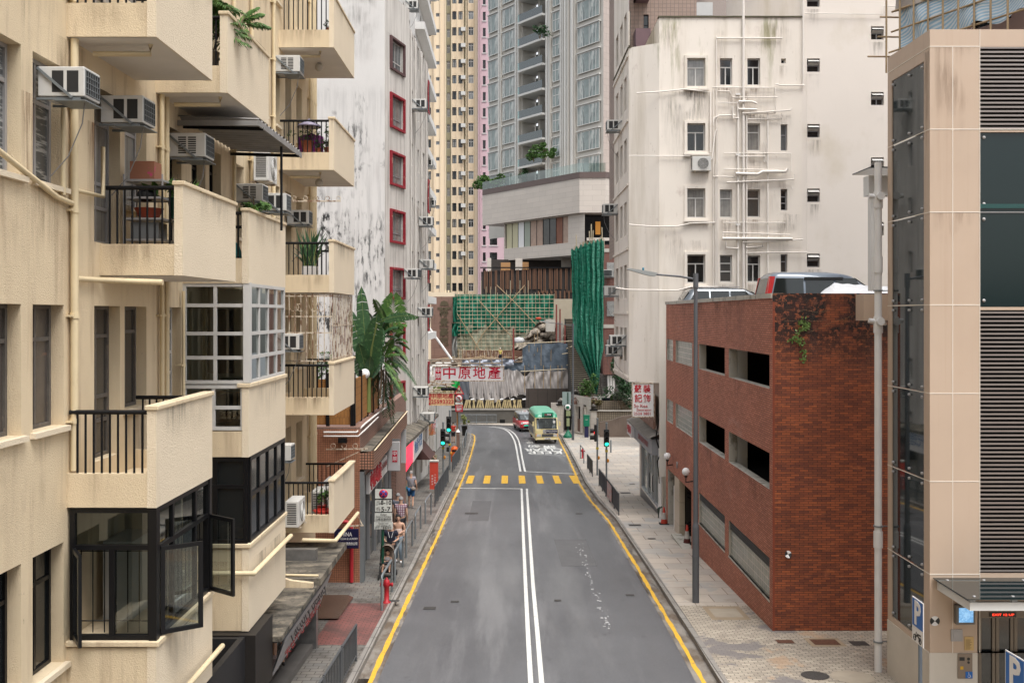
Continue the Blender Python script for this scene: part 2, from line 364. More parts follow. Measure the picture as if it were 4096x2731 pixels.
strip(lambda y:YL(y)-.275,lambda y:YL(y)-.02,8,21.5,.0065,'wet_gutter',M('wet_gutter',(.035,.028,.022),.08,var=.5,vs=2,spec=.9),road)
def wob(f,seed,a=.018):
    r=random.Random(seed); T=[r.uniform(-a,a) for _ in range(400)]
    return lambda y:f(y)+T[int(y*2.5)%400]
strip(wob(lambda y:YL(y)-.055,1),wob(lambda y:YL(y)+.055,2),2,94.5,.008,'yellow_line',yel,road,step=.4)
strip(wob(lambda y:YR(y)-.055,3),wob(lambda y:YR(y)+.055,4),2,100,.008,'yellow_line',yel,road,step=.4)
# surface patches
def patch(poly,name,mat,parent,dz): # poly of display pixels on the pavement
    return MB().q([G(x,y,dz) for x,y in poly]).build(name,mat,parent)
YB=G(1600,1330).y
strip(lambda y:kR(y)+.154,lambda y:20.,-8,27.5,PV+.004,'block_paving',pavb,pr)
m=MB()
a,b=G(700,1480,PV).y,G(800,1385,PV).y
strip(lambda y:-4.7,lambda y:kL(y)-.154,a,b,PV+.004,'red_block_paving',pavred,pl)
patch([(730,1420),(777,1420),(812,1371),(800,1366),(735,1366)],'wet_threshold',wetconc,pl,PV+.05)
# centre double line
DC=tab([(1219,1568),(1213,1460),(1207,1340),(1202,1230),(1198,1122)])
DD=tab([(1244,1568),(1235,1460),(1224,1340),(1217,1230),(1210,1122)])
strip(lambda y:interp(DC,y)-.055,lambda y:interp(DC,y)+.055,2,G(1198,1122).y,.006,'centre_line',whp,road)
strip(lambda y:interp(DD,y)-.055,lambda y:interp(DD,y)+.055,2,G(1210,1122).y,.006,'centre_line',whp,road)
def path(pix,w,name,mat,dz=.006,pts=None):
    ps=pts or [G(x,y) for x,y in pix]; m=MB()
    # smooth
    for _ in range(2):
        q=[ps[0]]
        for a,b in zip(ps,ps[1:]): q+=[a*.75+b*.25,a*.25+b*.75]
        ps=q+[ps[-1]]
    for i,(a,b) in enumerate(zip(ps,ps[1:])):
        d0=(ps[min(i+1,len(ps)-1)]-ps[max(i-1,0)]); d1=(ps[min(i+2,len(ps)-1)]-ps[i])
        n0=V((d0.y,-d0.x,0)).normalized()*w/2; n1=V((d1.y,-d1.x,0)).normalized()*w/2
        f=lambda p:(p.x,p.y,rz(p.y)+dz)
        m.q([f(a-n0),f(a+n0),f(b+n1),f(b-n1)])
    return m.build(name,mat,road)
z4=lambda x,y:((2000+x/4.9)*.57422,(1580+y/4.9)*.57422)
path([z4(400,1495),z4(370,1310),z4(335,1120),z4(305,950),z4(265,850),z4(215,765),z4(150,700),z4(60,655),z4(-60,635),z4(-220,625)],.13,'centre_line',whp)
path([z4(490,1495),z4(450,1310),z4(415,1120),z4(390,970),z4(350,850),z4(290,760),z4(215,700),z4(120,655),z4(0,632),z4(-150,618)],.13,'centre_line',whp)
def hline(p0,p1,w,name,mat):
    a,b=G(*p0),G(*p1); m=MB(); f=lambda p,d:(p.x,p.y+d,rz(p.y+d)+.007)
    m.q([f(a,-w/2),f(b,-w/2),f(b,w/2),f(a,w/2)]); return m.build(name,mat,road)
hline((1056,1121),(1198,1122),.18,'stop_line',whp)
hline(z4(490,1495),z4(1530,1545),.18,'stop_line',whp)
hline(z4(565,1162),z4(1320,1188),.12,'box_line',whp); hline(z4(465,880),z4(700,885),.12,'box_line',whp)
for px in (1077,1117,1159,1200,1242,1283,1325):
    a,b=G(px,1110),G(px+(px-1184)*-.00,1092); m=MB(); w=.19; f=lambda x,y:(x,y,rz(y)+.007)
    k=.0 if px<1300 else -.3
    m.q([f(a.x-w,a.y),f(a.x+w,a.y),f(a.x+w+k*.1,b.y),f(a.x-w+k*.1,b.y)]); m.build('crossing_block',yel,road)
# road lettering, read from the far side
def roadtext(s,px,py,w,L,name='road_lettering'):
    c=G(px,py); o=text(s,1.0,name,whp,road,(0,0,0),rx=0,bold=.02,ext=0)
    me=o.data; xs=[v.co.x for v in me.vertices]; zs=[v.co.y for v in me.vertices]; x0,x1,y0,y1=min(xs),max(xs),min(zs),max(zs)
    for v in me.vertices:
        x=c.x-((v.co.x-x0)/(x1-x0)-.5)*w; y=c.y-((v.co.y-y0)/(y1-y0)-.5)*L; v.co=(x,y,rz(y)+.007)
    o.location=(0,0,0); o.rotation_euler=(0,0,0)
def zc(x,y): return z4(x,y)
for s,x0,x1,y0,y1 in (('KEEP',550,1212,1095,1152),('CLEAR',475,1225,1042,1102),('勿',550,790,975,1025),('請',845,1090,985,1045),('停',515,660,905,955)):
    a=G(*z4(x0,(y0+y1)/2)); b=G(*z4(x1,(y0+y1)/2)); L=G(*z4(x0,y0)).y-G(*z4(x0,y1)).y
    roadtext(s,*z4((x0+x1)/2,(y0+y1)/2),w=b.x-a.x,L=L)
for (x0,y0,x1,y1,c) in ((1290,1300,1345,1238,.112),(1075,1196,1128,1150,.115)):
    a=G(x0,y0); b=G(x1,y1); MB().q([(a.x,a.y,rz(a.y)+.003),(b.x,a.y,rz(a.y)+.003),(b.x+.02,b.y,rz(b.y)+.003),(a.x-.03,b.y,rz(b.y)+.003)]).build('asphalt_patch',M('asphalt_patch',(c,c,c*1.03),.6,var=.25,vs=2,layers=[((.28,.28,.28),26,(1,1,1),.58,.68,.3),((.06,.06,.06),30,(1,1,1),.57,.67,.5)]),road)
# worn paint flecks of an old lane mark
r=random.Random(3); m=MB()
for i in range(60):
    t=r.random(); x=1325+t*75+r.gauss(0,5); y=1245+t*200+r.gauss(0,4); p=G(x,y); w=r.uniform(.01,.05); h=r.uniform(.02,.08)
    m.q([(p.x+dx*w*r.uniform(.6,1),p.y+dy*h*r.uniform(.6,1),rz(p.y)+.006) for dx,dy in ((-1,-1),(1,-1),(1,1),(-1,1))])
m.build('worn_marking',M('worn_paint',(.38,.38,.38),.7,var=.2),road)
# manholes and gullies
iron=M('cast_iron',(.085,.08,.075),.6,metal=.3,var=.4,vs=30,bump=(.6,60,.01)); rusty=M('rusty_cover',(.14,.06,.035),.8,var=.5,vs=12,bump=(.6,40,.01))
covf=M('cover_frame',(.36,.28,.19),.85,var=.3)
covc=M('cover_concrete',(.40,.345,.27),.85,var=.25,vs=2)
def cover(x,y,w,l,mat,parent,dz,label,frame=None,name='manhole_cover',yaw=0):
    p=G(x,y,dz); c,s=math.cos(yaw),math.sin(yaw)
    def q(w,l,d,mt,nm,par):
        m=MB(); m.q([(p.x+a*c*w/2-b*s*l/2,p.y+a*s*w/2+b*c*l/2,rz(p.y+a*s*w/2+b*c*l/2)+dz+d) for a,b in ((-1,-1),(1,-1),(1,1),(-1,1))]); return m.build(nm,mt,par)
    if frame: q(w*1.35,l*1.5,.009,frame,'cover_frame',parent)
    q(w,l,.013,mat,name,parent)
for a in ((1083,1179,.6,.45,iron,road,0),(1045,1382,.24,.2,iron,road,0),(987,1397,.34,.3,iron,road,0),(1281,1379,.2,.2,iron,road,0),(1330,1180,.3,.3,iron,road,0),(1447,1367,.25,.2,iron,road,0),
          (1437,1132,.5,.5,iron,pr,PV),(1458,1206,.5,.4,iron,pr,PV),(1497,1237,.3,.2,iron,pr,PV),(1530,1199,.25,.3,iron,pr,PV),(1452,1112,.3,.3,iron,pr,PV),(1500,1144,.3,.3,iron,pr,PV),
          (1803,1474,.40,.30,rusty,pr,PV),(1973,1478,.40,.38,iron,pr,PV),(905,1380,.3,.2,iron,pl,PV)):
    cover(*a,label='')
cover(1895,1475,.62,.48,rusty,pr,PV,'',covf)
cover(1667,1408,.75,.95,covc,pr,PV,'',covf)
m=MB(); 
for cx,cy,rad,mt in ((1872,1552,.30,iron),(1958,1556,.45,covc)):
    p=G(cx,cy,PV); mm=MB().q([(p.x+rad*math.cos(t*math.pi/8),p.y+rad*math.sin(t*math.pi/8),rz(p.y+rad*math.sin(t*math.pi/8))+PV+.012) for t in range(16)]); mm.build('manhole_cover',mt,pr)
# ---------------- beige apartment building on the left
WX=-5.65; OX=-4.5
yx=lambda px,X=WX: X*FX/(px-CX)
bb=thing('apartment_building','beige stucco apartment block with solid balconies on the left side of the road','building',(WX,16,rz(16)))
holes=[]; wins=[]
# (y0,y1,z0,z1,cols,rows,frame,glass)
def addw(y0,y1,z0,z1,cols,rows,fm,gm,fw=.05): holes.append((y0,y1,z0,z1)); wins.append((y0,y1,z0,z1,cols,rows,fm,gm,fw))
F=[7.54+3*k for k in range(-1,4)] # slab bottoms 4.54..16.54
for z in F:
    lvl=round((z-7.54)/3)
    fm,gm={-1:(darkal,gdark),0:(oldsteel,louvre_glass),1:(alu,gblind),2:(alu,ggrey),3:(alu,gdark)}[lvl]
    s=z+1.06; t=z+2.58
    wx=.02 if lvl!=1 else 0
    addw(10.2,11.52,s,t,[.5],[.72],fm,gm); addw(11.8,12.62,s,t,[.5],[.72] if lvl!=1 else [.66],fm,gm)
    if lvl>=0:
        addw(13.55,14.45,z+.45,t,[.5],[.24,.40,.80],oldsteel if lvl==0 else alu,gdark2 if lvl==0 else gcurt)
    addw(14.62,15.5,s,t,[.5],[.75],oldsteel if lvl==0 else alu,gdark2 if lvl==0 else gcurt)
    addw(16.45,17.15,s,t,[.5],[.27,.5,.73] if lvl==0 else [.7],whiteal if lvl==0 else darkal,gdark2 if lvl==0 else gdark)
    if lvl>=0: addw(17.7,18.5,z+.45,t,[.5],[.8],darkal,gdark)
    addw(18.75,19.5,s,t,[.5],[.75],darkal,gdark)
    addw(20.5,21.2,s,t,[.5],[.72],oldsteel,gdark); addw(22.2,23.1,s,t,[.5],[.72],darkal if lvl>0 else greyal,gdark2)
    addw(24.0,24.5,s,t,[],[.5],darkal,gdark)
    addw(25.1,25.8,z+.45,t,[.5],[.7],oldsteel if lvl!=2 else darkal,gdark); addw(26.4,27.1,s,t,[.5],[.7],greyal,gcurt)
m=MB(); wallg(m,(WX,0,0),(0,1,0),(-1,0,0),-4,29,1.5,26,holes,.17)
m.box(-14,WX-.001,28.9,29,1.5,26); 
m.build('wall',stucco,bb)
m=MB().box(-14,WX-.4,-4,28.8,1.6,1.7); m.build('floor_slab',interior,bb)
m=MB().box(-6.9,-6.8,-4,28.8,1.7,25.9).build('interior_wall',interior,bb)
for (y0,y1,z0,z1,cols,rows,fm,gm,fw) in wins:
    near=y1<18 and z0>4
    window(bb,(WX-.16,(y0+y1)/2,z0),y1-y0,z1-z0,cols,rows,fm,gm,rot=math.pi/2,fw=fw,split=near)
    if z1-z0<1.7 and z0>4:
        MB().box(WX-.1,WX+.07,y0-.06,y1+.06,z0-.07,z0-.005).build('window_sill',stucco_l,bb)
# balconies
def balcony(y0,y1,zb,rails=True,nb_=9,X0=WX,X1=OX,far=True,top=1.24,apr=.43,inset=0):
    t=.12; m=MB()
    m.box(X0-.02,X1-t,y0,y0+t,zb,zb+apr); m.box(X0-.02,X1-t,y1-t,y1,zb,zb+apr)
    m.box(X0-.02,X1-t,y0+t,y1-t,zb,zb+.16)
    b=m.build('balcony',stucco,bb)
    MB().box(X1-t,X1,y0-.01,y1+.01,zb-.004,zb+top).build('parapet',stucco_l,b)
    MB().box(X1-t-.025,X1+.03,y0-.03,y1+.03,zb+top,zb+top+.06).build('coping',stucco,b,bevel=.012)
    MB().q([(X0,y0+.02,zb-.006),(X1-.02,y0+.02,zb-.006),(X1-.02,y1-.02,zb-.006),(X0,y1-.02,zb-.006)]).build('soffit',soffitm,b)
    if rails:
        for yy,on in ((y0+.05,True),(y1-.05,far)):
            if not on: continue
            m=MB(); zt=zb+top-.03; m.tube([(X0+.02,yy,zt),(X1-t,yy,zt)],.03,8)
            for k in range(nb_): 
                x=X0+.12+(X1-t-X0-.2)*k/(nb_-1); m.tube([(x,yy,zb+apr-.01),(x,yy,zt)],.0145,6)
            m.build('railing',blackiron,b)
    return b
B={}
for nm,y0,y1,zb in (('A1',12.7,15.07,13.54),('B3',12.7,15.07,7.54),('A2',13.73,16.36,10.54),('C1',15.9,18.6,13.54),('C2',17.2,20.0,10.54)):
    B[nm]=balcony(y0,y1,zb)
for k in (0,1,2,3,4): B['D%d'%k]=balcony(24.4,27.6,16.54-3*k+(.12 if k==4 else 0),X1=-4.3,nb_=10)
# glazed bays (under another balcony or an apron)
def glaz(o,U,w,z0,z1,cols,rows,fm,gm,par,fw=.06,ops=()):
    """glazed screen: origin o, unit U, width w"""
    o=V(o);U=V(U); m=MB(); g=MB()
    def bar(u0,u1,a,b,d=.05):
        n=V((U.y,-U.x,0)); p=[o+U*u+n*k for u in (u0,u1) for k in (-d/2,d/2)]
        i=len(m.v); m.v+=[tuple(x+V((0,0,a))) for x in p]+[tuple(x+V((0,0,b))) for x in p]
        for f in ((0,2,3,1),(4,5,7,6),(0,1,5,4),(2,6,7,3),(0,4,6,2),(1,3,7,5)): m.f.append(tuple(i+k for k in f)); m.m.append(0); m.sm.append(False)
    bar(0,fw,z0,z1,.07); bar(w-fw,w,z0,z1,.07); bar(fw,w-fw,z0,z0+fw,.07); bar(fw,w-fw,z1-fw,z1,.07)
    for r_ in rows: bar(fw,w-fw,z0+(z1-z0)*r_-fw/2,z0+(z1-z0)*r_+fw/2,.06)
    for c in cols:
        cc,a,b=c if isinstance(c,tuple) else (c,0,1)
        bar(w*cc-fw/2,w*cc+fw/2,z0+(z1-z0)*a+(fw if a==0 else fw/2),z0+(z1-z0)*b-(fw if b==1 else fw/2),.055)
    f=m.build('glazing_frame',fm,par)
    cs=[(c if isinstance(c,tuple) else (c,0,1))[0] for c in cols]; us=sorted(set([0]+cs+[1])); rs=sorted(set([0]+list(rows)+[1]))
    for a,b in zip(us,us[1:]):
        for c,d in zip(rs,rs[1:]):
            if any(abs((a+b)/2-x)<(b-a)/2 and abs((c+d)/2-y)<(d-c)/2 for x,y in ops): continue
            p=lambda u,z:o+U*(w*u)+V((0,0,z0+(z1-z0)*z)); g.q([p(a,c),p(b,c),p(b,d),p(a,d)])
    g.build('pane',gm,f); return f
def apron(y0,y1,zb,zt,X1=OX,name='bay_apron',near=None):
    t=.12; m=MB(); m.box(WX,X1-t,y0,y0+t,zb,near or zt); m.box(WX,X1-t,y1-t,y1,zb,zt); m.box(WX,X1-t,y0+t,y1-t,zb,zb+.15)
    b=m.build(name,stucco,bb); MB().box(X1-t,X1,y0-.01,y1+.01,zb-.003,zt+.02).build('parapet',stucco_l,b)
    (MB().box(WX,X1+.035,y0-.035,y1+.035,zt+.021,zt+.09) if not near else MB().box(X1-.2,X1+.035,y0-.035,y1+.035,zt+.021,zt+.09)).build('coping',stucco,b,bevel=.01); 
    MB().box(WX+.01,X1-.13,y0+.13,y1-.13,zt+.02-.35,zt+.02-.3).build('bay_floor',interior,b)
    return b
room=M('room_wall',(.75,.68,.55),.9,var=.2)
# C3 white bay
b=apron(17.2,20.0,7.54,8.72,near=7.98)
glaz((WX,17.25,0),(1,0,0),1.06,8.0,8.78,[.5],[.5],whiteal,gclear,b)
MB().sphere((-5.0,17.6,8.2),.2,8,0,(1.3,.7,.6)).build('dried_plant',M('dried_plant',(.10,.05,.03),.9,var=.5,vs=20,bump=(1,20,.03)),b)
glaz((WX,17.25,0),(1,0,0),1.12,8.80,10.54,[.5],[.26,.5,.78],whiteal,gclear,b,ops=())
glaz((OX-.03,17.3,0),(0,1,0),2.65,8.80,10.54,[.25,.5,.75],[.26,.5,.78],whiteal,gclear,b)
MB().box(OX-.1,OX+.02,17.2,17.32,8.82,10.55).build('corner_post',whiteal,b)
MB().box(WX-.01,OX-.3,19.3,19.34,8.5,10.5).build('room_partition',room,b); MB().box(WX-.12,WX-.06,17.3,19.9,8.5,10.5).build('room_wall',room,b); MB().box(WX-.02,WX+.5,18.6,18.65,8.9,10.1).build('wardrobe_door',darkal,b)
m=MB()
for k in range(9): 
    y=17.5+k*.28; m.grid(lambda u,v,y=y:(OX-.16+.02*math.sin(u*20+k),y+u*.24,8.85+v*1.55),8,2)
m.build('curtain',M('curtain_pale',(.55,.52,.46),.9,var=.2,vs=5),b)
# bay under B3, dark frames, open casements
b=apron(12.7,15.07,4.54,5.75)
f1=glaz((WX+.03,12.76,0),(1,0,0),1.06,5.84,7.53,[(.5,0,.70)],[.70],darkal,gclear2,b,fw=.065,ops=[(.25,.35)])
f2=glaz((OX-.05,12.80,0),(0,1,0),2.2,5.84,7.53,[.28,.72],[.68],darkal,gclear2,b,fw=.065,ops=[(.14,.34),(.86,.34)])
MB().box(OX-.1,OX,12.7,12.82,5.84,7.535).build('corner_post',darkal,b)
MB().box(OX-.1,OX,14.95,15.07,5.84,7.535).build('corner_post',darkal,b)
def sash(hinge,ang,w,z0,z1,par):
    m=MB(); f=.055; m.box(0,f,-.02,.02,z0,z1); m.box(w-f,w,-.02,.02,z0,z1); m.box(f,w-f,-.02,.02,z0,z0+f); m.box(f,w-f,-.02,.02,z1-f,z1)
    o=m.build('casement',darkal,par,False); o.location=V(hinge)-wpos(par); o.rotation_euler=(0,0,ang)
    MB().q([(f,0,z0+f),(w-f,0,z0+f),(w-f,0,z1-f),(f,0,z1-f)]).build('pane',gclear2,o,False)
sash((WX+.08,12.73,0),-math.radians(58),.5,5.88,7.02,b)
sash((OX-.02,12.90,0),math.radians(35),.55,5.86,7.0,b)
sash((OX-.02,15.0,0),-math.radians(38),.6,5.86,7.0,b)
MB().box(WX-.1,OX-.35,14.7,14.75,5.6,7.5).build('room_partition',room,b)
MB().box(WX+.1,WX+.5,13.6,14.4,5.6,6.9).build('cupboard',M('white_cupboard',(.6,.6,.58),.6),b)
m=MB()
for k in range(7): m.tube([(WX+.12+k*.15,12.86,5.9),(WX+.12+k*.15,12.86,7.0)],.008,5)
for z in (6.05,6.95): m.tube([(WX+.1,12.86,z),(OX-.15,12.86,z)],.008,5)
for k in range(13): m.tube([(OX-.13,12.95+k*.16,5.9),(OX-.13,12.95+k*.16,7.1)],.008,5)
for z in (6.05,6.95): m.tube([(OX-.13,12.9,z),(OX-.13,14.9,z)],.008,5)
m.build('window_grille',blackiron,b)
# C4 dark bay
b=apron(17.2,20.0,4.54,5.95)
glaz((WX,17.25,0),(1,0,0),1.12,6.04,7.53,[.5],[.66],darkal,gdark,b,fw=.07)
glaz((OX-.03,17.3,0),(0,1,0),2.65,6.04,7.53,[.25,.5,.75],[.55],darkal,gdark,b,fw=.07)
# rusty cage between D3 and D2
m=MB(); X1=-4.3
for k in range(9): x=WX+.1+(X1-WX-.2)*k/8; m.tube([(x,24.44,8.83),(x,24.44,10.52)],.012,5)
for z in (8.86,9.55,9.95,10.45): m.bar((WX+.03,24.44,z),(X1-.05,24.44,z),.02,.03)
for k in range(14): y=24.5+k*.235; m.tube([(X1-.06,y,8.86),(X1-.06,y,10.52)],.016,5)
for z in (8.9,9.72,10.45): m.bar((X1-.06,24.45,z),(X1-.06,27.6,z),.02,.03)
for cx in (WX+.45,WX+.95):
    for cz in (9.2,10.2):
        for s_ in (1,-1):
            pts=[(cx+s_*(.02+.011*t)*math.cos(t*.5)+s_*.06,24.44,cz+(.02+.011*t)*math.sin(t*.5)) for t in range(14)]; m.tube(pts,.006,4)
m.build('window_cage',rustiron,B['D3'])
for (y0,y1,z0,z1,cols,rows,fm,gm,fw) in wins:
    if z1-z0<1.7 and z0>4 and y1<24: stain(bb,(WX+.006,y0-.08,z0-.07),(0,1,0),y1-y0+.16,1.3,st_brown)
for nm,b in B.items():
    l=[c for c in b.children if c.name.startswith('parapet')][0]; bbx=[v.co for v in l.data.vertices]; y0,y1=min(v.y for v in bbx),max(v.y for v in bbx); X1=max(v.x for v in bbx); zt=max(v.z for v in bbx); zb=min(v.z for v in bbx)
    stain(b,(X1+.005,y0,zt),(0,1,0),y1-y0,.55,st_grey); stain(b,(WX,y0+.004,zb+.43),(1,0,0),X1-WX-.12,.43,st_brown); stain(b,(X1-.12,y0-.005,zt),(1,0,0),.12,.8,st_brown)
for y0,y1 in ((12.7,15.07),(17.2,20.0)):
    stain(bb,(OX+.005,y0,5.72),(0,1,0),y1-y0,.8,st_grey); stain(bb,(WX,y0-.005,5.74),(1,0,0),1.1,.9,st_brown)
stain(bb,(OX+.005,17.2,8.7),(0,1,0),2.8,.7,st_grey); stain(bb,(WX+.006,12.3,13.5),(0,1,0),1.0,5,st_brown); stain(bb,(WX+.006,15.7,13.5),(0,1,0),.9,5,st_brown); stain(bb,(WX+.006,11.5,16),(0,1,0),.3,7,st_brown); stain(bb,(WX+.006,20,16),(0,1,0),4,5,st_brown)
for y in (11.5,13.3,16.2): stain(bb,(WX+.008,y,12.6),(0,1,0),.35,1.6,st_rust)
# downpipes with brackets
def dpipe(y,z0,z1,r=.05,X=WX+.07,mat=pipem,par=bb,name='downpipe'):
    m=MB().tube([(X,y,z0),(X,y,z1)],r,10)
    z=z0+.6
    while z<z1: m.tube([(X,y,z),(X,y,z+.07)],r*1.22,10); m.box(X-.09,X+.01,y-.10,y+.10,z+.02,z+.045); z+=1.35
    return m.build(name,mat,par)
dpipe(12.78-.0,8.0,14.2); dpipe(16.0,8,20,.038); dpipe(16.22,8,20,.042); dpipe(17.05,8.5,10.4,.028); dpipe(20.2,4.6,24,.04)
for y in (21.6,23.6,27.9,28.15,28.4,28.65): dpipe(y,4.6,24,.042)
MB().tube([(WX+.06,9.0,12.25),(WX+.06,12.3,11.45),(WX+.06,12.72,11.42)],.035,8).build('drain_pipe',pipem,bb)
MB().tube([(WX+.05,12.5,12.6),(WX+.05,12.5,11.5)],.03,8).build('drain_pipe',pipem,bb)
MB().tube([(WX+.06,12.85,11.6),(WX+.06,13.7,11.62),(WX+.06,13.7,12.3)],.03,8).build('drain_pipe',pipem,bb)
MB().tube([(WX+.06,12.8,10.46),(WX+.06,13.65,10.47),(OX-.25,13.65,10.44)],.04,8).build('drain_pipe',pipem,bb)
MB().tube([(WX+.06,12.55,4.95),(OX+.12,12.55,4.95),(OX+.12,15.2,4.95)],.04,10).build('drain_pipe',pipem,bb)
MB().tube([(WX+.5,17.12,5.55),(OX+.1,17.12,5.55),(OX+.1,20.05,5.55)],.045,10).build('drain_pipe',pipem,bb)
for y0,z in ((12.8,13.54),(15.95,13.54),(24.5,16.54),(24.5,13.54)): MB().tube([(WX+.2,y0+.25,z-.13),(OX-.2,y0+.25,z-.13),(OX-.2,y0+.25,z)],.035,8).build('drain_pipe',pipem,bb)
m=MB(); m.tube([(WX+.6,24.3,4.50),(-4.25,24.3,4.48),(-4.2,27.6,4.5)],.05,10); m.build('drain_pipe',pipem,bb)
# pendant globes under D balconies
for z in (16.54,13.54): MB().sphere((-4.95,25.9,z-.12),.11,10).build('globe_lamp',M('lamp_globe_dirty',(.5,.47,.42),.4),bb)
# ground floor: dark shop fronts + canopy slab + sign
m=MB(); m.box(-4.62,-4.52,8,17.1,1.8,4.5); m.box(-5.6,-4.62,16.9,17.0,1.8,4.5)
m.build('shop_front',M('shop_dark_steel',(.02,.02,.022),.5,var=.3),bb)
m=MB()
pz=lambda x,y,Y:P(x,y,Y)
m.box(-5.6,-4.52,23.3,23.5,rz(23)+.1,4.5)
m.build('shop_pillar',M('marble_pillar',(.16,.155,.15),.3,var=.5,vs=5,spec=.6),bb)
MB().box(-8.5,-5.6,17,23.4,rz(20)+.1,rz(20)+.25).build('shop_floor',M('shop_floor',(.12,.11,.10),.5,var=.3),bb)
MB().box(-6.2,-6.1,17,23.4,2,4.4).build('shop_back_wall',M('shop_back',(.05,.07,.08),.7,var=.5,vs=3),bb)
m=MB(); 
for (a,b,c) in ((17.0,23.2,.02),):
    m.prism([(17.3,rz(17.3)+.28),(23.2,rz(23.2)+.28),(23.2,rz(23.2)),(17.3,rz(17.3))],lambda u,v,d:(d,u,v),-4.9,-4.58)
m.build('shop_step',M('step_dark',(.14,.13,.12),.8,var=.3,vs=2),bb)
slabm=M('mossy_slab',(.20,.175,.14),.9,var=.5,vs=1.5,layers=[((.40,.34,.25),2.5,(1,1,1),.5,.72,.7),((.03,.028,.024),1.6,(1,2.2,1),.42,.62,.92),((.015,.015,.014),6,(1,1,1),.55,.68,.8)],bump=(.4,20,.01))
m=MB(); m.box(WX,-4.12,21.75,25.2,4.08,4.24); m.build('canopy_slab',slabm,bb)
MB().box(-5.6,-4.34,17.02,18.25,3.35,4.52).build('shop_fascia',M('fascia_dark',(.02,.017,.015),.5,var=.3),bb)
m=MB(); m.box(WX,-4.18,18.26,21.7,4.0,4.1); m.build('canopy_slab',slabm,bb)
m=MB(); m.prism([(WX+.2,4.35),(-5.2,4.38),(-4.7,4.25),(-4.25,4.2),(-4.25,4.1),(WX+.2,4.1)],lambda u,v,d:(u,d,v),21.5,21.62); m.build('canopy_upstand',stucco,bb)
MB().tube([(WX,21.9,4.29),(-4.2,21.9,4.26)],.03,8).build('drain_pipe',pipem,bb)
# sign board under canopy, leaning
sg=MB(); sg.q([(-4.14,18.4,4.02),(-4.14,23.25,4.02),(-4.42,23.25,3.25),(-4.42,18.4,3.25)]); sg.q([(-4.17,18.4,4.02),(-4.17,23.25,4.02),(-4.45,23.25,3.25),(-4.45,18.4,3.25)])
fb=sg.build('fascia_sign',M('fascia_grey',(.34,.34,.35),.5,var=.25,vs=2),bb)
def side_text(s,size,mat,par,X,y,z,rot=math.pi/2,**k): return text(s,size,'lettering',mat,par,(X,y,z),rot=rot,**k)
o=side_text('Factory Beauty',.34,blacksign,fb,-4.22,21.0,3.80,w=3.6); o.rotation_euler=(math.pi/2-math.radians(20),0,math.pi/2)
o=side_text('美容中心 護膚美甲',.26,M('sign_dark_red',(.28,.04,.04),.5),fb,-4.325,21.0,3.48,w=3.6); o.rotation_euler=(math.pi/2-math.radians(20),0,math.pi/2)
# ridged awning over balcony C2
aw=M('awning_tin',(.30,.29,.28),.6,metal=.2,var=.3,vs=3)
m=MB(); y0,y1,xa,xb=16.9,20.4,WX+.02,-4.25
def cor(u,v,dz=0): 
    t=u*28; return (xa+(xb-xa)*v,y0+(y1-y0)*u,13.36-.05*v+.03*math.sin(t*math.pi)+dz)
m.grid(cor,112,1); m.box(xb-.03,xb,y0,y1,13.2,13.3); m.box(xa,xb-.03,y0-.02,y0,13.2,13.29)
a=m.build('awning',aw,bb); m=MB(); m.bar((xa,y0+.3,13.24),(xb,y0+.3,13.2),.04,.06); m.bar((xa,y1-.3,13.24),(xb,y1-.3,13.2),.04,.06); m.tube([(xb-.1,19.0,11.6),(xb-.1,19.0,13.2)],.025,6); m.build('awning_frame',blackiron,a)
# clothes rail with rings by D balcony
m=MB(); m.bar((WX,24.2,12.75),(-4.1,24.2,12.75),.03,.03)
for k in range(6): m.tube([(-5.5+k*.27+.05*math.cos(t),24.2,12.82+.05*math.sin(t)) for t in [i*math.pi/5 for i in range(11)]],.008,4)
m.build('clothes_rail',rustiron,bb)
m=MB(); m.bar((-5.3,28.8,6.1),(-4.1,28.8,6.12),.03,.03); m.bar((-5.3,28.8,5.6),(-4.2,28.8,6.1),.02,.02)
for k in range(3): m.tube([(-5.1+k*.32+.07*math.cos(t),28.8,6.2+.07*math.sin(t)) for t in [i*math.pi/5 for i in range(11)]],.008,4)
m.build('clothes_rail',rustiron,bb)
